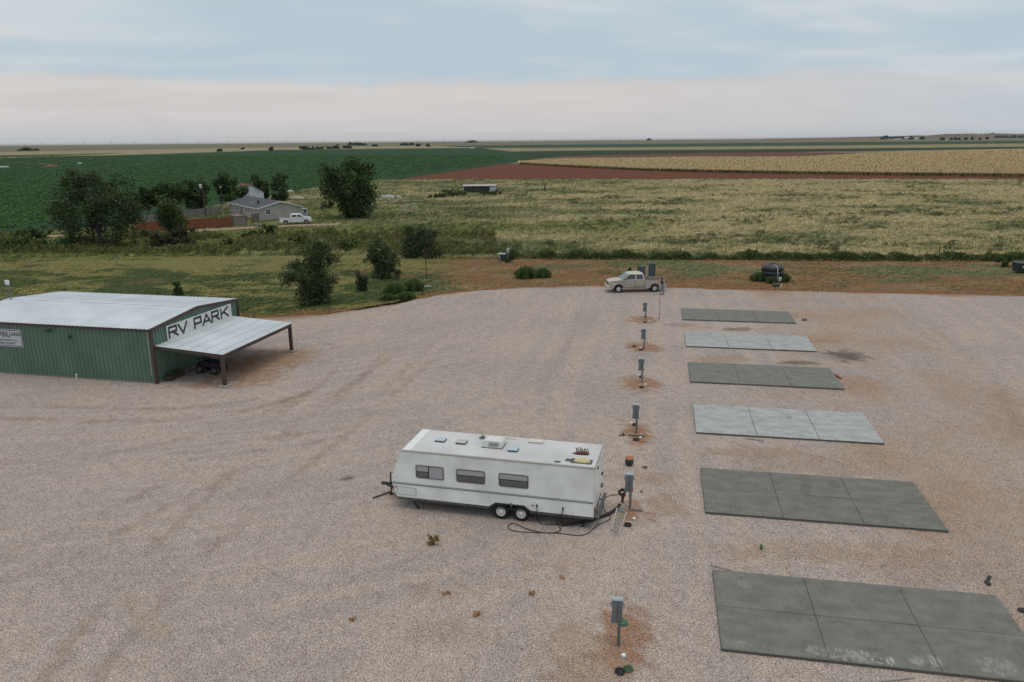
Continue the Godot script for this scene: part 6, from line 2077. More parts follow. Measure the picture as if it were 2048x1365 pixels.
# ---------------------------------------------------------------- house, fences, sheds
func build_house() -> void:
	var at := gp(518.5, 442.5)
	var t := thing("mobile_home", "long beige mobile home with dark shingle roof and white eaves", "house", at, 34.8)
	var Wd := 8.7
	var L := 20.5
	var he := 2.35
	var hr := 3.55
	var tan := mat(0.44, 0.41, 0.375, 0.8, 0.0, tex_soft, 0.1)
	var wall := MB.new()
	var front := PackedVector2Array([Vector2(0, 0.0), Vector2(Wd, 0.0), Vector2(Wd, he), Vector2(Wd * 0.5, hr - 0.05), Vector2(0, he)])
	wall.slab(front, -L, 0.0)
	obj("wall", wall, tan, t)
	var roof := MB.new()
	var o := 0.3
	roof.slab(PackedVector2Array([Vector2(-o, he - 0.04), Vector2(Wd * 0.5, hr), Vector2(Wd + o, he - 0.04), Vector2(Wd + o, he + 0.1), Vector2(Wd * 0.5, hr + 0.14), Vector2(-o, he + 0.1)]), -L - o, o)
	var rf := obj("roof", roof, mat(0.082, 0.09, 0.106, 0.9, 0.0, tex_fine, 0.5), t)
	var fas := MB.new()
	fas.bar(Vector3(-o - 0.01, he + 0.02, o + 0.02), Vector3(Wd * 0.5, hr + 0.06, o + 0.02), 0.05, 0.22)
	fas.bar(Vector3(Wd + o + 0.01, he + 0.02, o + 0.02), Vector3(Wd * 0.5, hr + 0.06, o + 0.02), 0.05, 0.22)
	fas.box(Vector3(-o - 0.03, he + 0.02, -L * 0.5), Vector3(0.05, 0.2, L + 2 * o))
	obj("fascia", fas, mat(0.66, 0.67, 0.65, 0.6), rf)
	var flue := MB.new()
	flue.box(Vector3(1.7, 3.15, -5.2), Vector3(0.3, 1.1, 0.3))
	obj("flue", flue, mat(0.02, 0.02, 0.022, 0.7), rf)
	var sl := MB.new()
	sl.box(Vector3(1.8, 2.98, -9.5), Vector3(0.5, 0.12, 0.8))
	obj("roof_vent", sl, mat(0.4, 0.42, 0.44, 0.4), rf)
	var crn := MB.new()
	for x in [0.0, Wd]:
		crn.box(Vector3(x, he * 0.5, 0.01), Vector3(0.16, he, 0.06))
	crn.box(Vector3(-0.01, he * 0.5, -0.05), Vector3(0.05, he, 0.16))
	obj("corner_board", crn, mat(0.66, 0.67, 0.65, 0.6), t)
	window(t, Vector3(1.9, 1.25, 0.0), 0.85, 0.95, Basis())
	var side := Basis.from_euler(Vector3(0, -PI / 2, 0))
	for e in [[-3.9, 0.5, 1.1], [-6.2, 0.55, 1.1], [-8.0, 0.8, 1.2], [-14.0, 0.9, 1.3]]:
		window(t, Vector3(-0.0, 1.2, e[0]), e[1], e[2], side)
	var door := MB.new()
	door.box(Vector3(-0.02, 1.05, -11.6), Vector3(0.05, 2.0, 0.95))
	obj("door", door, mat(0.12, 0.12, 0.13, 0.6), t)
	# white garage behind, rusty roof
	var g := thing("garage", "white gabled garage with a rusty red roof behind the mobile home", "garage", gp(500, 412.0), 36.0)
	var gw := MB.new()
	gw.slab(PackedVector2Array([Vector2(-2.4, 0), Vector2(3.6, 0), Vector2(3.6, 3.2), Vector2(0.6, 5.0), Vector2(-2.4, 3.2)]), -7.0, 0.0)
	obj("wall", gw, mat(0.58, 0.62, 0.66, 0.7, 0.0, tex_soft, 0.2), g)
	var gr := MB.new()
	gr.slab(PackedVector2Array([Vector2(-2.75, 3.02), Vector2(0.6, 5.02), Vector2(3.95, 3.02), Vector2(3.95, 3.14), Vector2(0.6, 5.16), Vector2(-2.75, 3.14)]), -7.25, 0.2)
	obj("roof", gr, mat(0.22, 0.10, 0.065, 0.85, 0.0, tex_soil, 0.35), g)
	# porch box beside the gable's far corner
	var pc := thing("porch_shelter", "small pale porch shelter with a dark window at the mobile home's corner", "porch", at + Basis.from_euler(Vector3(0, deg_to_rad(34.8), 0)) * Vector3(Wd + 0.35, 0, -0.6), 34.8)
	var pb := MB.new()
	pb.box(Vector3(0.6, 0.9, -0.7), Vector3(1.2, 1.8, 1.3))
	obj("wall", pb, mat(0.46, 0.49, 0.50, 0.7), pc)
	var pr := MB.new()
	pr.box(Vector3(0.6, 1.85, -0.7), Vector3(1.4, 0.08, 1.5))
	obj("roof", pr, mat(0.4, 0.42, 0.43, 0.7), pc)
	window(pc, Vector3(0.6, 1.0, -0.05), 0.6, 0.7, Basis())
	var st := MB.new()
	for k in 3:
		st.box(Vector3(1.5 + k * 0.3, 0.55 - k * 0.2, -0.6), Vector3(0.3, 0.06, 1.0))
	st.bar(Vector3(1.3, 1.35, -0.1), Vector3(2.3, 0.8, -0.1), 0.04, 0.06)
	st.bar(Vector3(2.25, 0.0, -0.1), Vector3(2.25, 0.85, -0.1), 0.05, 0.05)
	st.bar(Vector3(1.35, 0.0, -0.1), Vector3(1.35, 1.35, -0.1), 0.05, 0.05)
	obj("steps", st, mat(0.16, 0.15, 0.14, 0.9), pc)
	# fences
	fence(gp(272, 467), gp(466, 454.5), 1.85, mat(0.24, 0.085, 0.038, 0.85, 0.0, tex_stain, 0.6), "orange brown board fence running beside the pale driveway", 10)
	fence(gp(468, 454.3), gp(493, 453.5), 1.85, mat(0.27, 0.225, 0.20, 0.9, 0.0, tex_stain, 0.6), "short weathered grey fence carrying on from the orange one", 2)
	fence(gp(504, 446.5), gp(518, 443.8), 1.7, mat(0.24, 0.175, 0.145, 0.9, 0.0, tex_stain, 0.6), "short brown fence joining the mobile home's front corner", 1)
	fence(gp(284, 447), gp(437, 429), 1.6, mat(0.28, 0.25, 0.24, 0.9, 0.0, tex_stain, 0.5), "long weathered grey fence behind the orange one", 9)
	# utility poles
	pole(gp(411.5, 436), 8.4, "wooden utility pole with a grey transformer behind the fences", true)
	pole(gp(446, 428), 5.6, "dark reddish pole with a pale lamp beside the mobile home", false)
	var bp := MB.new().smooth(true)
	bp.tube([Vector3(0, -0.1, 0), Vector3(0, 3.3, 0)], 0.05, 0.045, 8)
	bp.box(Vector3(0.25, 3.28, 0), Vector3(0.6, 0.05, 0.05))
	var o2 := obj("thin_pole", bp, mat(0.06, 0.03, 0.022, 0.9))
	o2.position = gp(853, 557)
	tag(o2, "thin dark brown steel pole standing in the grass by the gravel", "pole")
	# pole by the house's porch front
	var lp := MB.new().smooth(true)
	lp.tube([Vector3(0, 0, 0), Vector3(0, 3.2, 0)], 0.07, 0.07, 8)
	var o3 := obj("pale_post", lp, mat(0.30, 0.36, 0.38, 0.7))
	o3.position = gp(447.5, 441)
	tag(o3, "pale grey post standing among clutter beside the orange fence", "post")
	var wp := MB.new().smooth(true)
	wp.tube([gp(816, 573.5, 0.06), gp(863, 572.5, 0.06)], 0.05, 0.05, 8)
	tag(obj("white_pipe", wp, mat(0.55, 0.55, 0.52, 0.6)), "white pipe lying in the grass near the thin brown pole", "pipe")
	# deck clutter before the long wall
	var dk := thing("wooden_deck", "low wooden deck with a rail along the mobile home's long wall", "deck", at + Basis.from_euler(Vector3(0, deg_to_rad(34.8), 0)) * Vector3(-2.6, 0, -10.5), 34.8)
	var d1 := MB.new()
	d1.box(Vector3(1.2, 0.5, 0), Vector3(2.4, 0.1, 5.0))
	d1.box(Vector3(1.2, 0.22, 0), Vector3(2.2, 0.44, 4.8))
	obj("floor", d1, mat(0.24, 0.19, 0.15, 0.9), dk)
	for k in 4:
		var ps := MB.new()
		ps.box(Vector3(0.06, 1.0, -2.4 + k * 1.6), Vector3(0.1, 1.0, 0.1))
		obj("post", ps, mat(0.2, 0.16, 0.13, 0.9), dk)
	var dr := MB.new()
	dr.box(Vector3(0.06, 1.5, 0), Vector3(0.12, 0.08, 5.0))
	obj("rail", dr, mat(0.24, 0.19, 0.15, 0.9), dk)
	# leaning fence posts by the largest tree
	for e in [[271, 491, 478], [279, 502, 484], [296, 501, 481], [315, 497, 476]]:
		var p := gp(e[0], e[1])
		var mb := MB.new().smooth(true)
		var hh := height_at(p, e[2])
		mb.tube([Vector3(0, -0.1, 0), Vector3(-0.08, hh, 0)], 0.11, 0.09, 7)
		var q := obj("fence_post", mb, mat(0.035, 0.032, 0.028, 0.95))
		q.position = p
		tag(q, "dark old fence post leaning in the grass by the largest tree", "post", "old posts by the largest tree")
	for e in [[1879, 508, 494], [1090, 383, 367]]:
		var p := gp(e[0], e[1])
		var mb := MB.new().smooth(true)
		mb.tube([Vector3(0, -0.1, 0), Vector3(0, height_at(p, e[2]), 0)], 0.09 * maxf(1.0, -p.z / 110.0), 0.08 * maxf(1.0, -p.z / 110.0), 7)
		var q := obj("fence_post", mb, mat(0.04, 0.036, 0.03, 0.95))
		q.position = p
		tag(q, "lone dark post standing in the tall weed row" if e[0] > 1500 else "thick dark post standing alone in the straw pasture beside the shed", "post")
	# pasture fence beyond the open shed
	for k in 9:
		var p := gp(993 + k * 11.5, 384 - k * 0.2)
		var mb := MB.new().smooth(true)
		mb.tube([Vector3(0, -0.1, 0), Vector3(0, 1.2, 0)], 0.07, 0.06, 6)
		var q := obj("pasture_post", mb, mat(0.045, 0.04, 0.034, 0.95))
		q.position = p
		tag(q, "thin dark post in the sagging fence beyond the open shed", "post", "posts beyond the open shed")
	# open shed
	var sh := thing("open_shed", "low open-fronted shed with black inside and a white end wall", "shed", gp(927, 386.5), 3.0)
	var s1 := MB.new()
	s1.box(Vector3(4.9, 1.0, -6.0), Vector3(9.6, 2.0, 0.12))
	s1.box(Vector3(0.06, 1.0, -3.0), Vector3(0.12, 2.0, 6.0))
	obj("wall", s1, mat(0.50, 0.55, 0.58, 0.6), sh)
	var s2 := MB.new()
	s2.box(Vector3(8.75, 1.0, -0.04), Vector3(1.9, 2.0, 0.1))
	s2.box(Vector3(9.65, 1.0, -3.0), Vector3(0.1, 2.0, 6.0))
	obj("end_wall", s2, mat(0.50, 0.55, 0.58, 0.6), sh)
	var s3 := MB.new()
	s3.box(Vector3(4.85, 2.08, -2.9), Vector3(10.0, 0.1, 6.6), Basis.from_euler(Vector3(0.02, 0, 0)))
	obj("roof", s3, mat(0.40, 0.36, 0.34, 0.7, 0.2), sh)
	for k in 3:
		var ps := MB.new()
		ps.box(Vector3(0.1 + k * 2.6, 1.0, -0.1), Vector3(0.14, 2.0, 0.14))
		obj("post", ps, mat(0.05, 0.045, 0.04, 0.9), sh)
	# pen rails beside the big round tree
	var pen := thing("pen_fence", "dark rail pen fence beside the big round tree", "fence", gp(752, 412), 0.0)
	for k in 5:
		var p := gp(752 + k * 24, 412 - k * 1.0) - pen.position
		var mb := MB.new()
		mb.box(p + Vector3(0, 0.65, 0), Vector3(0.12, 1.4, 0.12))
		obj("post", mb, mat(0.05, 0.05, 0.05, 0.9), pen)
		if k < 4:
			var p2 := gp(752 + (k + 1) * 24, 412 - (k + 1) * 1.0) - pen.position
			for y in [0.6, 1.2]:
				var rl := MB.new()
				rl.bar(p + Vector3(0, y, 0.07), p2 + Vector3(0, y, 0.07), 0.04, 0.1)
				obj("rail", rl, mat(0.07, 0.07, 0.065, 0.9), pen)
	# swing frame
	var sw := thing("swing_frame", "pale metal A-frame swing set standing in the grass beyond the pen", "swing set", gp(806, 429), 0.0)
	var ends := [gp(806, 429) - sw.position, gp(829, 424) - sw.position]
	for k in 2:
		for s in [-0.9, 0.9]:
			var lg := MB.new()
			lg.bar(ends[k] + Vector3(s, 0, 0.3 * s), ends[k] + Vector3(0.1, 1.9, 0), 0.09, 0.09)
			obj("leg", lg, mat(0.42, 0.47, 0.46, 0.5), sw)
	var tb := MB.new()
	tb.bar(ends[0] + Vector3(0.1, 1.9, 0), ends[1] + Vector3(0.1, 1.9, 0), 0.09, 0.09)
	obj("top_bar", tb, mat(0.42, 0.47, 0.46, 0.5), sw)
	for k in 2:
		var sb := MB.new()
		var p: Vector3 = (ends[0] as Vector3).lerp(ends[1], 0.35 + 0.3 * k)
		sb.box(p + Vector3(0.1, 0.5, 0), Vector3(0.5, 0.06, 0.25))
		sb.bar(p + Vector3(0.1, 0.5, 0), p + Vector3(0.1, 1.9, 0), 0.03, 0.03)
		obj("swing", sb, mat(0.30, 0.36, 0.36, 0.6), sw)
	# scrap by the pen
	for k in 5:
		var mb := MB.new()
		mb.box(Vector3(0, 0.35, 0), Vector3([2.2, 1.4, 1.2, 0.9, 0.8][k], [0.5, 0.9, 0.5, 0.6, 0.5][k], 1.0), Basis.from_euler(Vector3(0.1 * k, 0.5 * k, 0.12 * (k - 2))))
		var q := obj("scrap_sheet", mb, mat(0.5, 0.52, 0.5, 0.6) if k != 3 else mat(0.2, 0.08, 0.07, 0.8))
		q.position = gp(772 + k * 6.5, 397 - (k % 2) * 0.8)
		tag(q, "dark red scrap heap among the white scrap sheets by the pen" if k == 3 else "white scrap sheet dumped behind the rail pen", "scrap", "" if k == 3 else "white scrap by the pen")
	for e in [[581, 383.5, 1.6, 0.6, "pale grey scrap lying at the crop field's edge behind the garage"], [594, 399, 3.4, 0.9, "tan scrap heap in the rough beyond the mobile home"], [552, 401, 1.7, 0.9, "white domed tank lying beyond the mobile home's roof"]]:
		var mb := MB.new().smooth(true)
		mb.lathe([Vector2(1.0, 0.0), Vector2(0.9, 0.45), Vector2(0.5, 0.8), Vector2(0, 0.95)], 12, Transform3D(Basis.from_scale(Vector3(e[2] * 0.6, e[3], 0.7)), Vector3.ZERO))
		var q := obj("scrap_heap", mb, mat(0.42, 0.38, 0.34, 0.8))
		q.position = gp(e[0], e[1])
		tag(q, e[4], "scrap")

func window(parent: Node, at: Vector3, w: float, h: float, b: Basis) -> void:
	var f := MB.new()
	f.box(at + b * Vector3(0, h * 0.5, 0.02), Vector3(w + 0.24, h + 0.24, 0.05), b)
	var o := obj("window", f, mat(0.62, 0.63, 0.62, 0.6), parent)
	for k in 2:
		for j in 2:
			var p := MB.new()
			p.box(at + b * Vector3((k - 0.5) * w * 0.52, h * (0.25 + 0.52 * j) - 0.01, 0.035), Vector3(w * 0.46, h * 0.45, 0.03), b)
			obj("pane", p, glass(0.03, 0.035, 0.05, 0.08), o)

func fence(a: Vector3, b: Vector3, h: float, m: Material, label: String, n: int) -> void:
	var t := thing("board_fence", label, "fence", a, 0.0)
	var d := b - a
	for k in n:
		# a section of upright boards with uneven tops
		var mb := MB.new()
		var p := d * (float(k) / n)
		var q := d * (float(k + 1) / n)
		var cnt := int(maxf(6.0, (q - p).length() / 0.16))
		for i in cnt:
			var c := p.lerp(q, (i + 0.5) / cnt)
			var hh := h + rng.randf_range(-0.04, 0.04)
			mb.box(c + Vector3(0, hh * 0.5, rng.randf_range(-0.012, 0.012)), Vector3((q - p).length() / cnt * 0.94, hh, 0.025), Basis(d.normalized(), Vector3.UP, d.normalized().cross(Vector3.UP)))
		obj("fence_panel", mb, m, t)
	for k in n + 1:
		var po := MB.new()
		var c := d * (float(k) / n)
		po.box(c + Vector3(0, h * 0.52, -0.08), Vector3(0.11, h * 1.04, 0.11))
		obj("post", po, mat(0.10, 0.06, 0.045, 0.9), t)

func pole(at: Vector3, h: float, label: String, big: bool) -> void:
	var t := thing("utility_pole", label, "utility pole", at)
	var p := MB.new().smooth(true)
	p.tube([Vector3(0, -0.1, 0), Vector3(0, h, 0)], 0.16, 0.11, 8)
	obj("shaft", p, mat(0.07, 0.045, 0.04, 0.9), t)
	if big:
		var c := MB.new()
		c.box(Vector3(-0.2, h - 0.4, 0), Vector3(1.6, 0.12, 0.12))
		obj("crossarm", c, mat(0.08, 0.06, 0.05, 0.9), t)
		var tr := MB.new().smooth(true)
		tr.lathe([Vector2(0.26, 0), Vector2(0.28, 0.05), Vector2(0.28, 0.75), Vector2(0.2, 0.85), Vector2(0, 0.86)], 12, Transform3D(Basis(), Vector3(-0.38, h - 2.4, 0.1)))
		obj("transformer", tr, mat(0.42, 0.47, 0.50, 0.5), t)
	else:
		var l := MB.new()
		l.rbox(Vector3(0, h + 0.1, 0.1), Vector3(0.3, 0.35, 0.3), 0.06)
		obj("lamp", l, mat(0.5, 0.5, 0.5, 0.5), t)

# ---------------------------------------------------------------- the rest
func build_objects() -> void:
	build_pedestals()
	build_trailer()
	build_building()
	build_house()
	var tan := mat(0.42, 0.39, 0.335, 0.3, 0.15)
	var tk := pickup("tan pickup with extended cab and an open bed at the gravel's far edge", Vector3(12.66, 0, -77.85), 4.0, tan, mat(0.24, 0.20, 0.15, 0.5, 0.2), false, mat(0.03, 0.03, 0.03, 0.6), mat(0.55, 0.55, 0.54, 0.3, 0.6))
	# a load of lengths of wood and hose in the bed
	var xf := tk.transform
	for e in [[Vector3(1.2, 1.30, -0.35), Vector3(3.2, 1.36, -0.42), 0.09, mat(0.30, 0.24, 0.18, 0.9), "pale plank sticking out over the tan pickup's tailgate"], [Vector3(1.0, 1.12, 0.15), Vector3(2.9, 1.36, 0.25), 0.12, mat(0.30, 0.13, 0.09, 0.9), "reddish board sloping up out of the tan pickup's bed"], [Vector3(0.9, 1.0, 0.45), Vector3(2.6, 1.30, 0.5), 0.12, mat(0.22, 0.22, 0.22, 0.7), "grey length of channel lying in the tan pickup's bed"]]:
		var mb := MB.new()
		mb.bar(xf * (e[0] as Vector3), xf * (e[1] as Vector3), e[2], 0.04)
		tag(obj("loaded_plank", mb, e[3]), e[4], "plank")
	person()
	var wt := mat(0.62, 0.64, 0.66, 0.3)
	pickup("white crew-cab pickup parked on the driveway before the mobile home", (gp(566, 451.5) + gp(606, 448.5)) * 0.5 + Vector3(0.3, 0.08, -0.8), 180.0 + 14.0, wt, wt, true, wt, mat(0.32, 0.30, 0.26, 0.5))
	# low trailer hitched behind the white pickup
	var lt := thing("flatbed_trailer", "low dark flatbed trailer parked behind the white pickup", "trailer", gp(530, 457.5), 8.0)
	var fb := MB.new()
	fb.box(Vector3(0, 0.5, 0), Vector3(3.4, 0.12, 1.7))
	fb.bar(Vector3(1.7, 0.48, 0), Vector3(2.9, 0.45, 0), 0.1, 0.1)
	obj("deck", fb, mat(0.03, 0.03, 0.03, 0.8), lt)
	for k in 5:
		var ps := MB.new()
		ps.box(Vector3(-1.6 + k * 0.8, 0.75, 0.82), Vector3(0.06, 0.5, 0.06))
		obj("stake", ps, mat(0.03, 0.03, 0.03, 0.8), lt)
	for e in [[-0.4, 0.95], [-0.4, -0.95]]:
		wheel(lt, Vector3(e[0], 0.33, e[1]), 0.33, 0.2, mat(0.35, 0.36, 0.36, 0.5), 6, 1.0 if e[1] > 0 else -1.0)
	build_utilities()
	build_trees()
	build_far()

func build_utilities() -> void:
	# power cabinets behind the tan pickup
	var t := thing("power_cabinets", "pair of blue grey power cabinets between dark posts behind the tan pickup", "cabinet", gp(1292, 570), -6.0)
	for x in [-0.88, 0.86]:
		var p := MB.new()
		p.box(Vector3(x, 1.15, 0.02), Vector3(0.11, 2.3, 0.11))
		obj("post", p, mat(0.03, 0.035, 0.04, 0.8), t)
	var c1 := MB.new()
	c1.rbox(Vector3(-0.47, 1.28, 0.12), Vector3(0.66, 1.5, 0.22), 0.02)
	var cn := obj("cabinet", c1, mat(0.09, 0.13, 0.16, 0.5, 0.0, tex_fine, 1.0), t)
	var mt := MB.new().smooth(true)
	mt.lathe([Vector2(0.06, 0), Vector2(0.06, 0.05), Vector2(0, 0.055)], 12, Transform3D(Basis.from_euler(Vector3(PI / 2, 0, 0)), Vector3(-0.5, 1.35, 0.23)))
	obj("meter", mt, mat(0.7, 0.7, 0.7, 0.3), cn)
	var c2 := MB.new()
	c2.rbox(Vector3(0.50, 1.45, 0.12), Vector3(0.58, 1.75, 0.22), 0.02)
	obj("cabinet", c2, mat(0.075, 0.11, 0.14, 0.5, 0.0, tex_fine, 1.0), t)
	for x in [0.0, 0.13]:
		var cd := MB.new().smooth(true)
		cd.tube([Vector3(x, 0.6, 0.14), Vector3(x, 2.0, 0.14)], 0.035, 0.035, 8)
		obj("conduit", cd, mat(0.50, 0.47, 0.40, 0.6), t)
	var rl := MB.new()
	for y in [0.75, 1.75]:
		rl.box(Vector3(0, y, -0.02), Vector3(1.8, 0.06, 0.05))
	obj("rail", rl, mat(0.1, 0.1, 0.1, 0.7), t)
	# black water tank
	var w := thing("water_tank", "squat black plastic water tank with a domed lid and pale pipe", "tank", gp(1543.5, 560), 0.0)
	var tb := MB.new().smooth(true)
	tb.lathe([Vector2(1.12, 0.0), Vector2(1.16, 0.08), Vector2(1.16, 0.5), Vector2(1.13, 0.53), Vector2(1.16, 0.56), Vector2(1.16, 1.0), Vector2(1.13, 1.03), Vector2(1.16, 1.06), Vector2(1.16, 1.42), Vector2(1.05, 1.56), Vector2(0.6, 1.72), Vector2(0.28, 1.78), Vector2(0.28, 1.86), Vector2(0, 1.88)], 28)
	var tn := obj("body", tb, mat(0.016, 0.018, 0.022, 0.4), w)
	for k in 6:
		var rb := MB.new()
		var a := TAU * k / 6.0 + 0.3
		rb.bar(Vector3(cos(a) * 0.35, 1.79, sin(a) * 0.35), Vector3(cos(a) * 1.06, 1.56, sin(a) * 1.06), 0.08, 0.05)
		obj("rib", rb, mat(0.016, 0.018, 0.022, 0.4), tn)
	var ft := MB.new().smooth(true)
	ft.lathe([Vector2(0.10, 0), Vector2(0.10, 0.1), Vector2(0, 0.1)], 10, Transform3D(Basis(), Vector3(-0.05, 1.66, 0.72)))
	obj("fitting", ft, mat(0.45, 0.46, 0.47, 0.5), w)
	var pp := MB.new().smooth(true)
	pp.tube([Vector3(0.12, 1.66, 0.85), Vector3(0.16, 1.5, 1.2), Vector3(0.20, 0.7, 1.24), Vector3(0.2, 0.1, 1.25)], 0.05, 0.05, 8)
	obj("pipe", pp, mat(0.42, 0.42, 0.39, 0.6), w)
	# little white box on a stake before the tank
	var m := thing("marker_box", "small white box with a dark centre on a post before the black tank", "box", gp(1559, 573), 0.0)
	var mp := MB.new()
	mp.box(Vector3(0, 0.3, 0), Vector3(0.06, 0.6, 0.06))
	obj("post", mp, mat(0.10, 0.10, 0.11, 0.7), m)
	var mb2 := MB.new()
	mb2.rbox(Vector3(0.02, 0.78, 0.03), Vector3(0.27, 0.36, 0.1), 0.02)
	obj("box", mb2, mat(0.68, 0.70, 0.70, 0.5), m)
	var mc := MB.new()
	mc.box(Vector3(0.02, 0.78, 0.085), Vector3(0.11, 0.15, 0.02))
	obj("face", mc, mat(0.02, 0.02, 0.02, 0.6), m)
	pipe_stub(gp(1562.5, 576), 0.36, "pale pipe stub beside the small white box on a post", "", 0.06)
	# pump housing in the dirt beside it
	var pu := MB.new()
	pu.rbox(Vector3(0, 0.16, 0), Vector3(0.7, 0.32, 0.4), 0.06)
	var po := obj("pump_cover", pu, mat(0.09, 0.075, 0.07, 0.8))
	po.position = gp(1552, 573)
	tag(po, "low dark pump cover in the dirt before the black tank", "pump")
	# ground transformer box and pole meter
	var tx := thing("transformer_box", "small dark green ground transformer with a pale lid edge", "transformer", gp(1004, 521.5), 10.0)
	var tb2 := MB.new()
	tb2.rbox(Vector3(0, 0.42, 0), Vector3(0.95, 0.84, 0.8), 0.03)
	obj("body", tb2, mat(0.02, 0.045, 0.04, 0.5), tx)
	var tl := MB.new()
	tl.prism(PackedVector2Array([Vector2(-0.5, 0.842), Vector2(0.5, 0.842), Vector2(0.5, 0.9), Vector2(-0.5, 0.96)]), func(_x, _y): return 0.42)
	obj("lid", tl, mat(0.34, 0.40, 0.39, 0.4), tx)
	var ts := MB.new()
	ts.box(Vector3(-0.42, 0.6, 0.405), Vector3(0.12, 0.4, 0.01))
	ts.box(Vector3(-0.36, 0.14, 0.405), Vector3(0.26, 0.1, 0.01))
	obj("label_plate", ts, mat(0.55, 0.57, 0.55, 0.6), tx)
	var pm := thing("pole_meter", "white electric meter on a short post beside the green transformer", "meter", gp(1016, 521), 0.0)
	var p1 := MB.new()
	p1.box(Vector3(0, 0.6, 0), Vector3(0.12, 1.2, 0.12))
	obj("post", p1, mat(0.2, 0.22, 0.22, 0.7), pm)
	var p2 := MB.new()
	p2.rbox(Vector3(0, 1.3, 0.1), Vector3(0.32, 0.55, 0.16), 0.05)
	obj("box", p2, mat(0.50, 0.54, 0.54, 0.5), pm)
	var p3 := MB.new().smooth(true)
	p3.lathe([Vector2(0.09, 0), Vector2(0.09, 0.06), Vector2(0, 0.07)], 12, Transform3D(Basis.from_euler(Vector3(PI / 2, 0, 0)), Vector3(0, 1.38, 0.18)))
	obj("dial", p3, mat(0.08, 0.09, 0.09, 0.2), pm)
	# dumpster at the strip's end
	var d := thing("dumpster", "dark green steel dumpster with a pale rim and white labels", "dumpster", gp(2046, 545), -4.0)
	var db := MB.new()
	db.prism(PackedVector2Array([Vector2(-0.85, 0.12), Vector2(0.85, 0.12), Vector2(0.95, 1.15), Vector2(-0.95, 1.15)]), func(_x, y): return 0.55 + 0.1 * y)
	obj("body", db, mat(0.012, 0.03, 0.03, 0.5), d)
	var dl := MB.new()
	for e in [[0.0, 0.68, 1.98, 0.06], [0.0, -0.68, 1.98, 0.06]]:
		dl.box(Vector3(e[0], 1.17, e[1]), Vector3(e[2], 0.06, e[3]))
	dl.box(Vector3(-0.97, 1.17, 0), Vector3(0.06, 0.058, 1.3))
	dl.box(Vector3(0.97, 1.17, 0), Vector3(0.06, 0.058, 1.3))
	obj("rim", dl, mat(0.20, 0.28, 0.27, 0.5), d)
	var dd := MB.new()
	dd.box(Vector3(0, 1.2, -0.1), Vector3(1.86, 0.03, 1.1), Basis.from_euler(Vector3(0.08, 0, 0)))
	obj("lid", dd, mat(0.015, 0.018, 0.018, 0.6), d)
	var ds := MB.new()
	ds.box(Vector3(-0.38, 0.72, 0.645), Vector3(0.16, 0.26, 0.02), Basis.from_euler(Vector3(0.1, 0, 0)))
	ds.box(Vector3(0.08, 0.72, 0.645), Vector3(0.34, 0.12, 0.02), Basis.from_euler(Vector3(0.1, 0, 0)))
	obj("label_plate", ds, mat(0.5, 0.52, 0.5, 0.6), d)
	# litter about the lot
	var bl := MB.new()
	bl.rbox(Vector3(0, 0.1, 0), Vector3(0.4, 0.2, 0.2), 0.02)
	var o := obj("concrete_block", bl, mat(0.22, 0.21, 0.21, 0.95, 0.0, tex_fine, 2.0))
	o.position = gp(1609, 642)
	tag(o, "dark grey block lying off the end of the closest pad to the pickup", "block")
	var bt := MB.new().smooth(true)
	bt.lathe([Vector2(0.05, 0.0), Vector2(0.05, 0.17), Vector2(0.02, 0.22), Vector2(0.02, 0.25), Vector2(0, 0.25)], 10)
	o = obj("bottle", bt, mat(0.05, 0.13, 0.03, 0.3))
	o.position = gp(1522.5, 1100)
	tag(o, "small green bottle standing on the gravel between two dark pads", "bottle")
	var sc := MB.new()
	sc.bar(Vector3(0, 0.02, 0), Vector3(0.1, 0.28, -0.05), 0.1, 0.07)
	sc.box(Vector3(0, 0.05, 0.05), Vector3(0.12, 0.09, 0.2))
	o = obj("steel_stake", sc, mat(0.05, 0.055, 0.065, 0.7))
	o.position = gp(1974, 1168)
	tag(o, "dark steel stake standing in the gravel behind the streaked pad", "stake")
	for e in [[1345, 1006, 0.06, 0.20, "thin dark stick lying on the gravel"], [500, 712, 0.1, 0.1, "rock"]]:
		pass
	var rb := MB.new()
	rb.bar(gp(1668, 749, 0.05), gp(1682, 757, 0.05), 0.16, 0.08)
	tag(obj("red_rag", rb, mat(0.24, 0.05, 0.03, 0.9)), "crumpled red rag by the corner of the third pad", "rag")
	var strap := MB.new()
	strap.smooth(true)
	strap.tube(smooth_path([gp(1318, 596, 0.02), gp(1320, 612, 0.02), gp(1319, 630, 0.02), gp(1317.5, 640, 0.02)], 5), 0.02, 0.02, 5)
	tag(obj("trailing_wire", strap, mat(0.08, 0.07, 0.07, 0.9)), "thin dark wire trailing over the gravel from the tan pickup's rear", "wire")
	var hd := MB.new().smooth(true)
	hd.lathe([Vector2(0.12, 0.0), Vector2(0.13, 0.04), Vector2(0.10, 0.08), Vector2(0, 0.09)], 14)
	o = obj("rubber_cap", hd, mat(0.02, 0.022, 0.025, 0.7))
	o.position = gp(2044, 1223)
	tag(o, "dark round rubber cap on the gravel off the streaked pad's end", "cap")

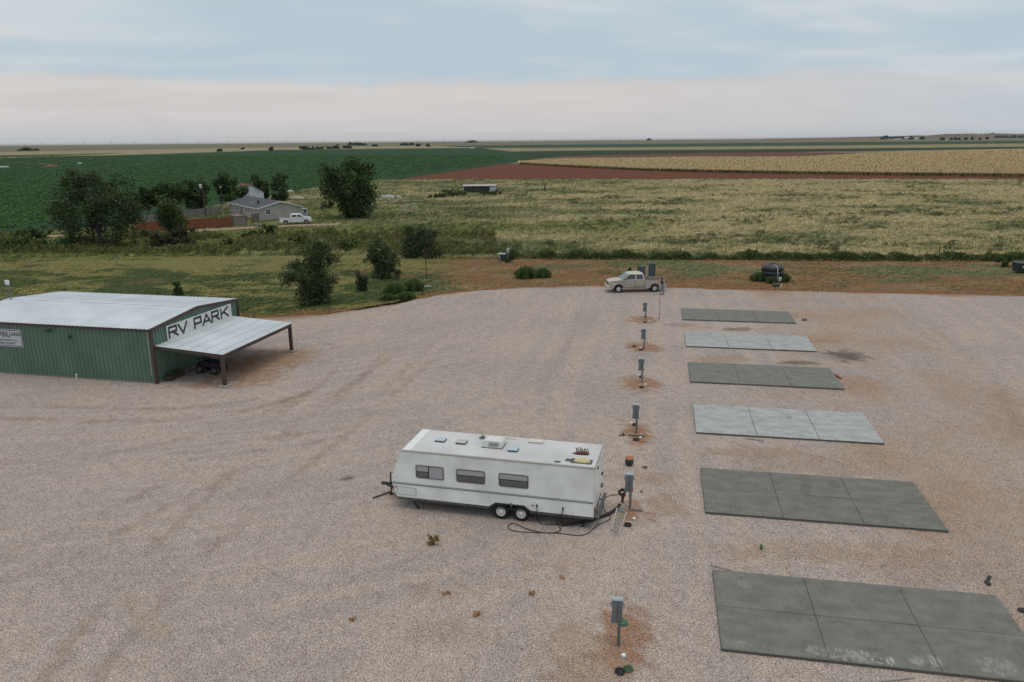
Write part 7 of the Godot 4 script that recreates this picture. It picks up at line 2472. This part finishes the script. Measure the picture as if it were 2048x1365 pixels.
func build_far() -> void:
	# farm buildings near the horizon
	for e in [[1795, 280, 14, 2.4, Color(0.36, 0.50, 0.52), "teal roofed barn among trees near the horizon"], [1812, 277.5, 14, 2.6, Color(0.5, 0.5, 0.5), "long white barn among trees near the horizon"], [1832, 278.5, 9, 2.6, Color(0.5, 0.5, 0.48), "small white barn beside the far trees"], [610, 298.5, 7, 1.6, Color(0.5, 0.5, 0.52), "tiny white house at the end of a far tree line"], [861, 292, 5, 2.6, Color(0.45, 0.25, 0.2), "tiny red and white house beyond the crop field"], [944, 297, 10, 2.0, Color(0.55, 0.57, 0.58), "white harvester standing at the far edge of the crop field"], [1892, 281, 3, 1.6, Color(0.55, 0.55, 0.55), "tiny white shed by a dark far tree"]]:
		var p := gp(e[0], e[1])
		var depth := -p.z
		var w: float = e[2] * depth / F
		var h: float = e[3] * depth / F
		var t := thing("distant_barn", e[5], "building", p)
		var c: Color = e[4]
		var wall := MB.new()
		wall.box(Vector3(0, h * 0.3, 0), Vector3(w, h * 0.6, w * 0.4))
		obj("wall", wall, mat(0.45, 0.44, 0.43, 0.8), t)
		var rf := MB.new()
		rf.prism(PackedVector2Array([Vector2(-w * 0.22, h * 0.6), Vector2(w * 0.22, h * 0.6), Vector2(0, h)]), func(_x, _y): return w * 0.53, 0.0, Transform3D(Basis.from_euler(Vector3(0, PI / 2, 0)), Vector3.ZERO))
		obj("roof", rf, mat(c.r, c.g, c.b, 0.6), t)
	# white tanks at the crop's edge
	for e in [[159, 329, 7], [5, 336.5, 22]]:
		var p := gp(e[0], e[1])
		var w: float = e[2] * -p.z / F
		var t := MB.new()
		t.rbox(Vector3(0, 0.7, 0), Vector3(w, 1.2, 1.6), 0.3)
		var o := obj("irrigation_unit", t, mat(0.42, 0.52, 0.56, 0.5))
		o.position = p
		tag(o, "pale blue irrigation unit far out in the dark green crop" if e[0] > 100 else "long pale blue irrigation unit beside the bare pivot track", "irrigation unit")
	# pylons on the skyline
	var first: Node3D = null
	for k in 22:
		var hx := 45.0 + k * 57.0 + 13.0 * sin(k * 2.3)
		var dirv := cam_basis * Vector3((hx - 1024.0) / F, 0.0, -1.0)
		var at := Vector3(dirv.x, 0, dirv.z).normalized() * 8200.0
		at.y = -0.2
		if first == null:
			first = thing("pylon", "thin pale power pylon on the skyline", "pylon", at, 0.0, "pylons on the skyline")
			var m := MB.new()
			for s in [-1.0, 1.0]:
				m.bar(Vector3(s * 4.0, 0, 0), Vector3(s * 0.8, 38, 0), 0.9, 0.9)
			for y in [10.0, 20.0, 29.0]:
				m.bar(Vector3(-4.0 + y * 0.084, y, 0), Vector3(4.0 - y * 0.084, y, 0), 0.5, 0.5)
			obj("tower", m, mat(0.25, 0.26, 0.27, 0.7), first)
			var a := MB.new()
			for y in [30.0, 36.0]:
				a.bar(Vector3(-8, y, 0), Vector3(8, y, 0), 0.6, 0.6)
			obj("crossarm", a, mat(0.25, 0.26, 0.27, 0.7), first)
		else:
			copy(first, "thin pale power pylon on the skyline", at, 0.0, "pylons on the skyline")

func _ready() -> void:
	setup_tools()
	setup_view()
	var t0 := Time.get_ticks_msec()
	set_pads()
	build_land()
	print("land ", Time.get_ticks_msec() - t0)
	build_cover()
	print("cover ", Time.get_ticks_msec() - t0)
	build_pads()
	build_objects()
	print("all ", Time.get_ticks_msec() - t0)
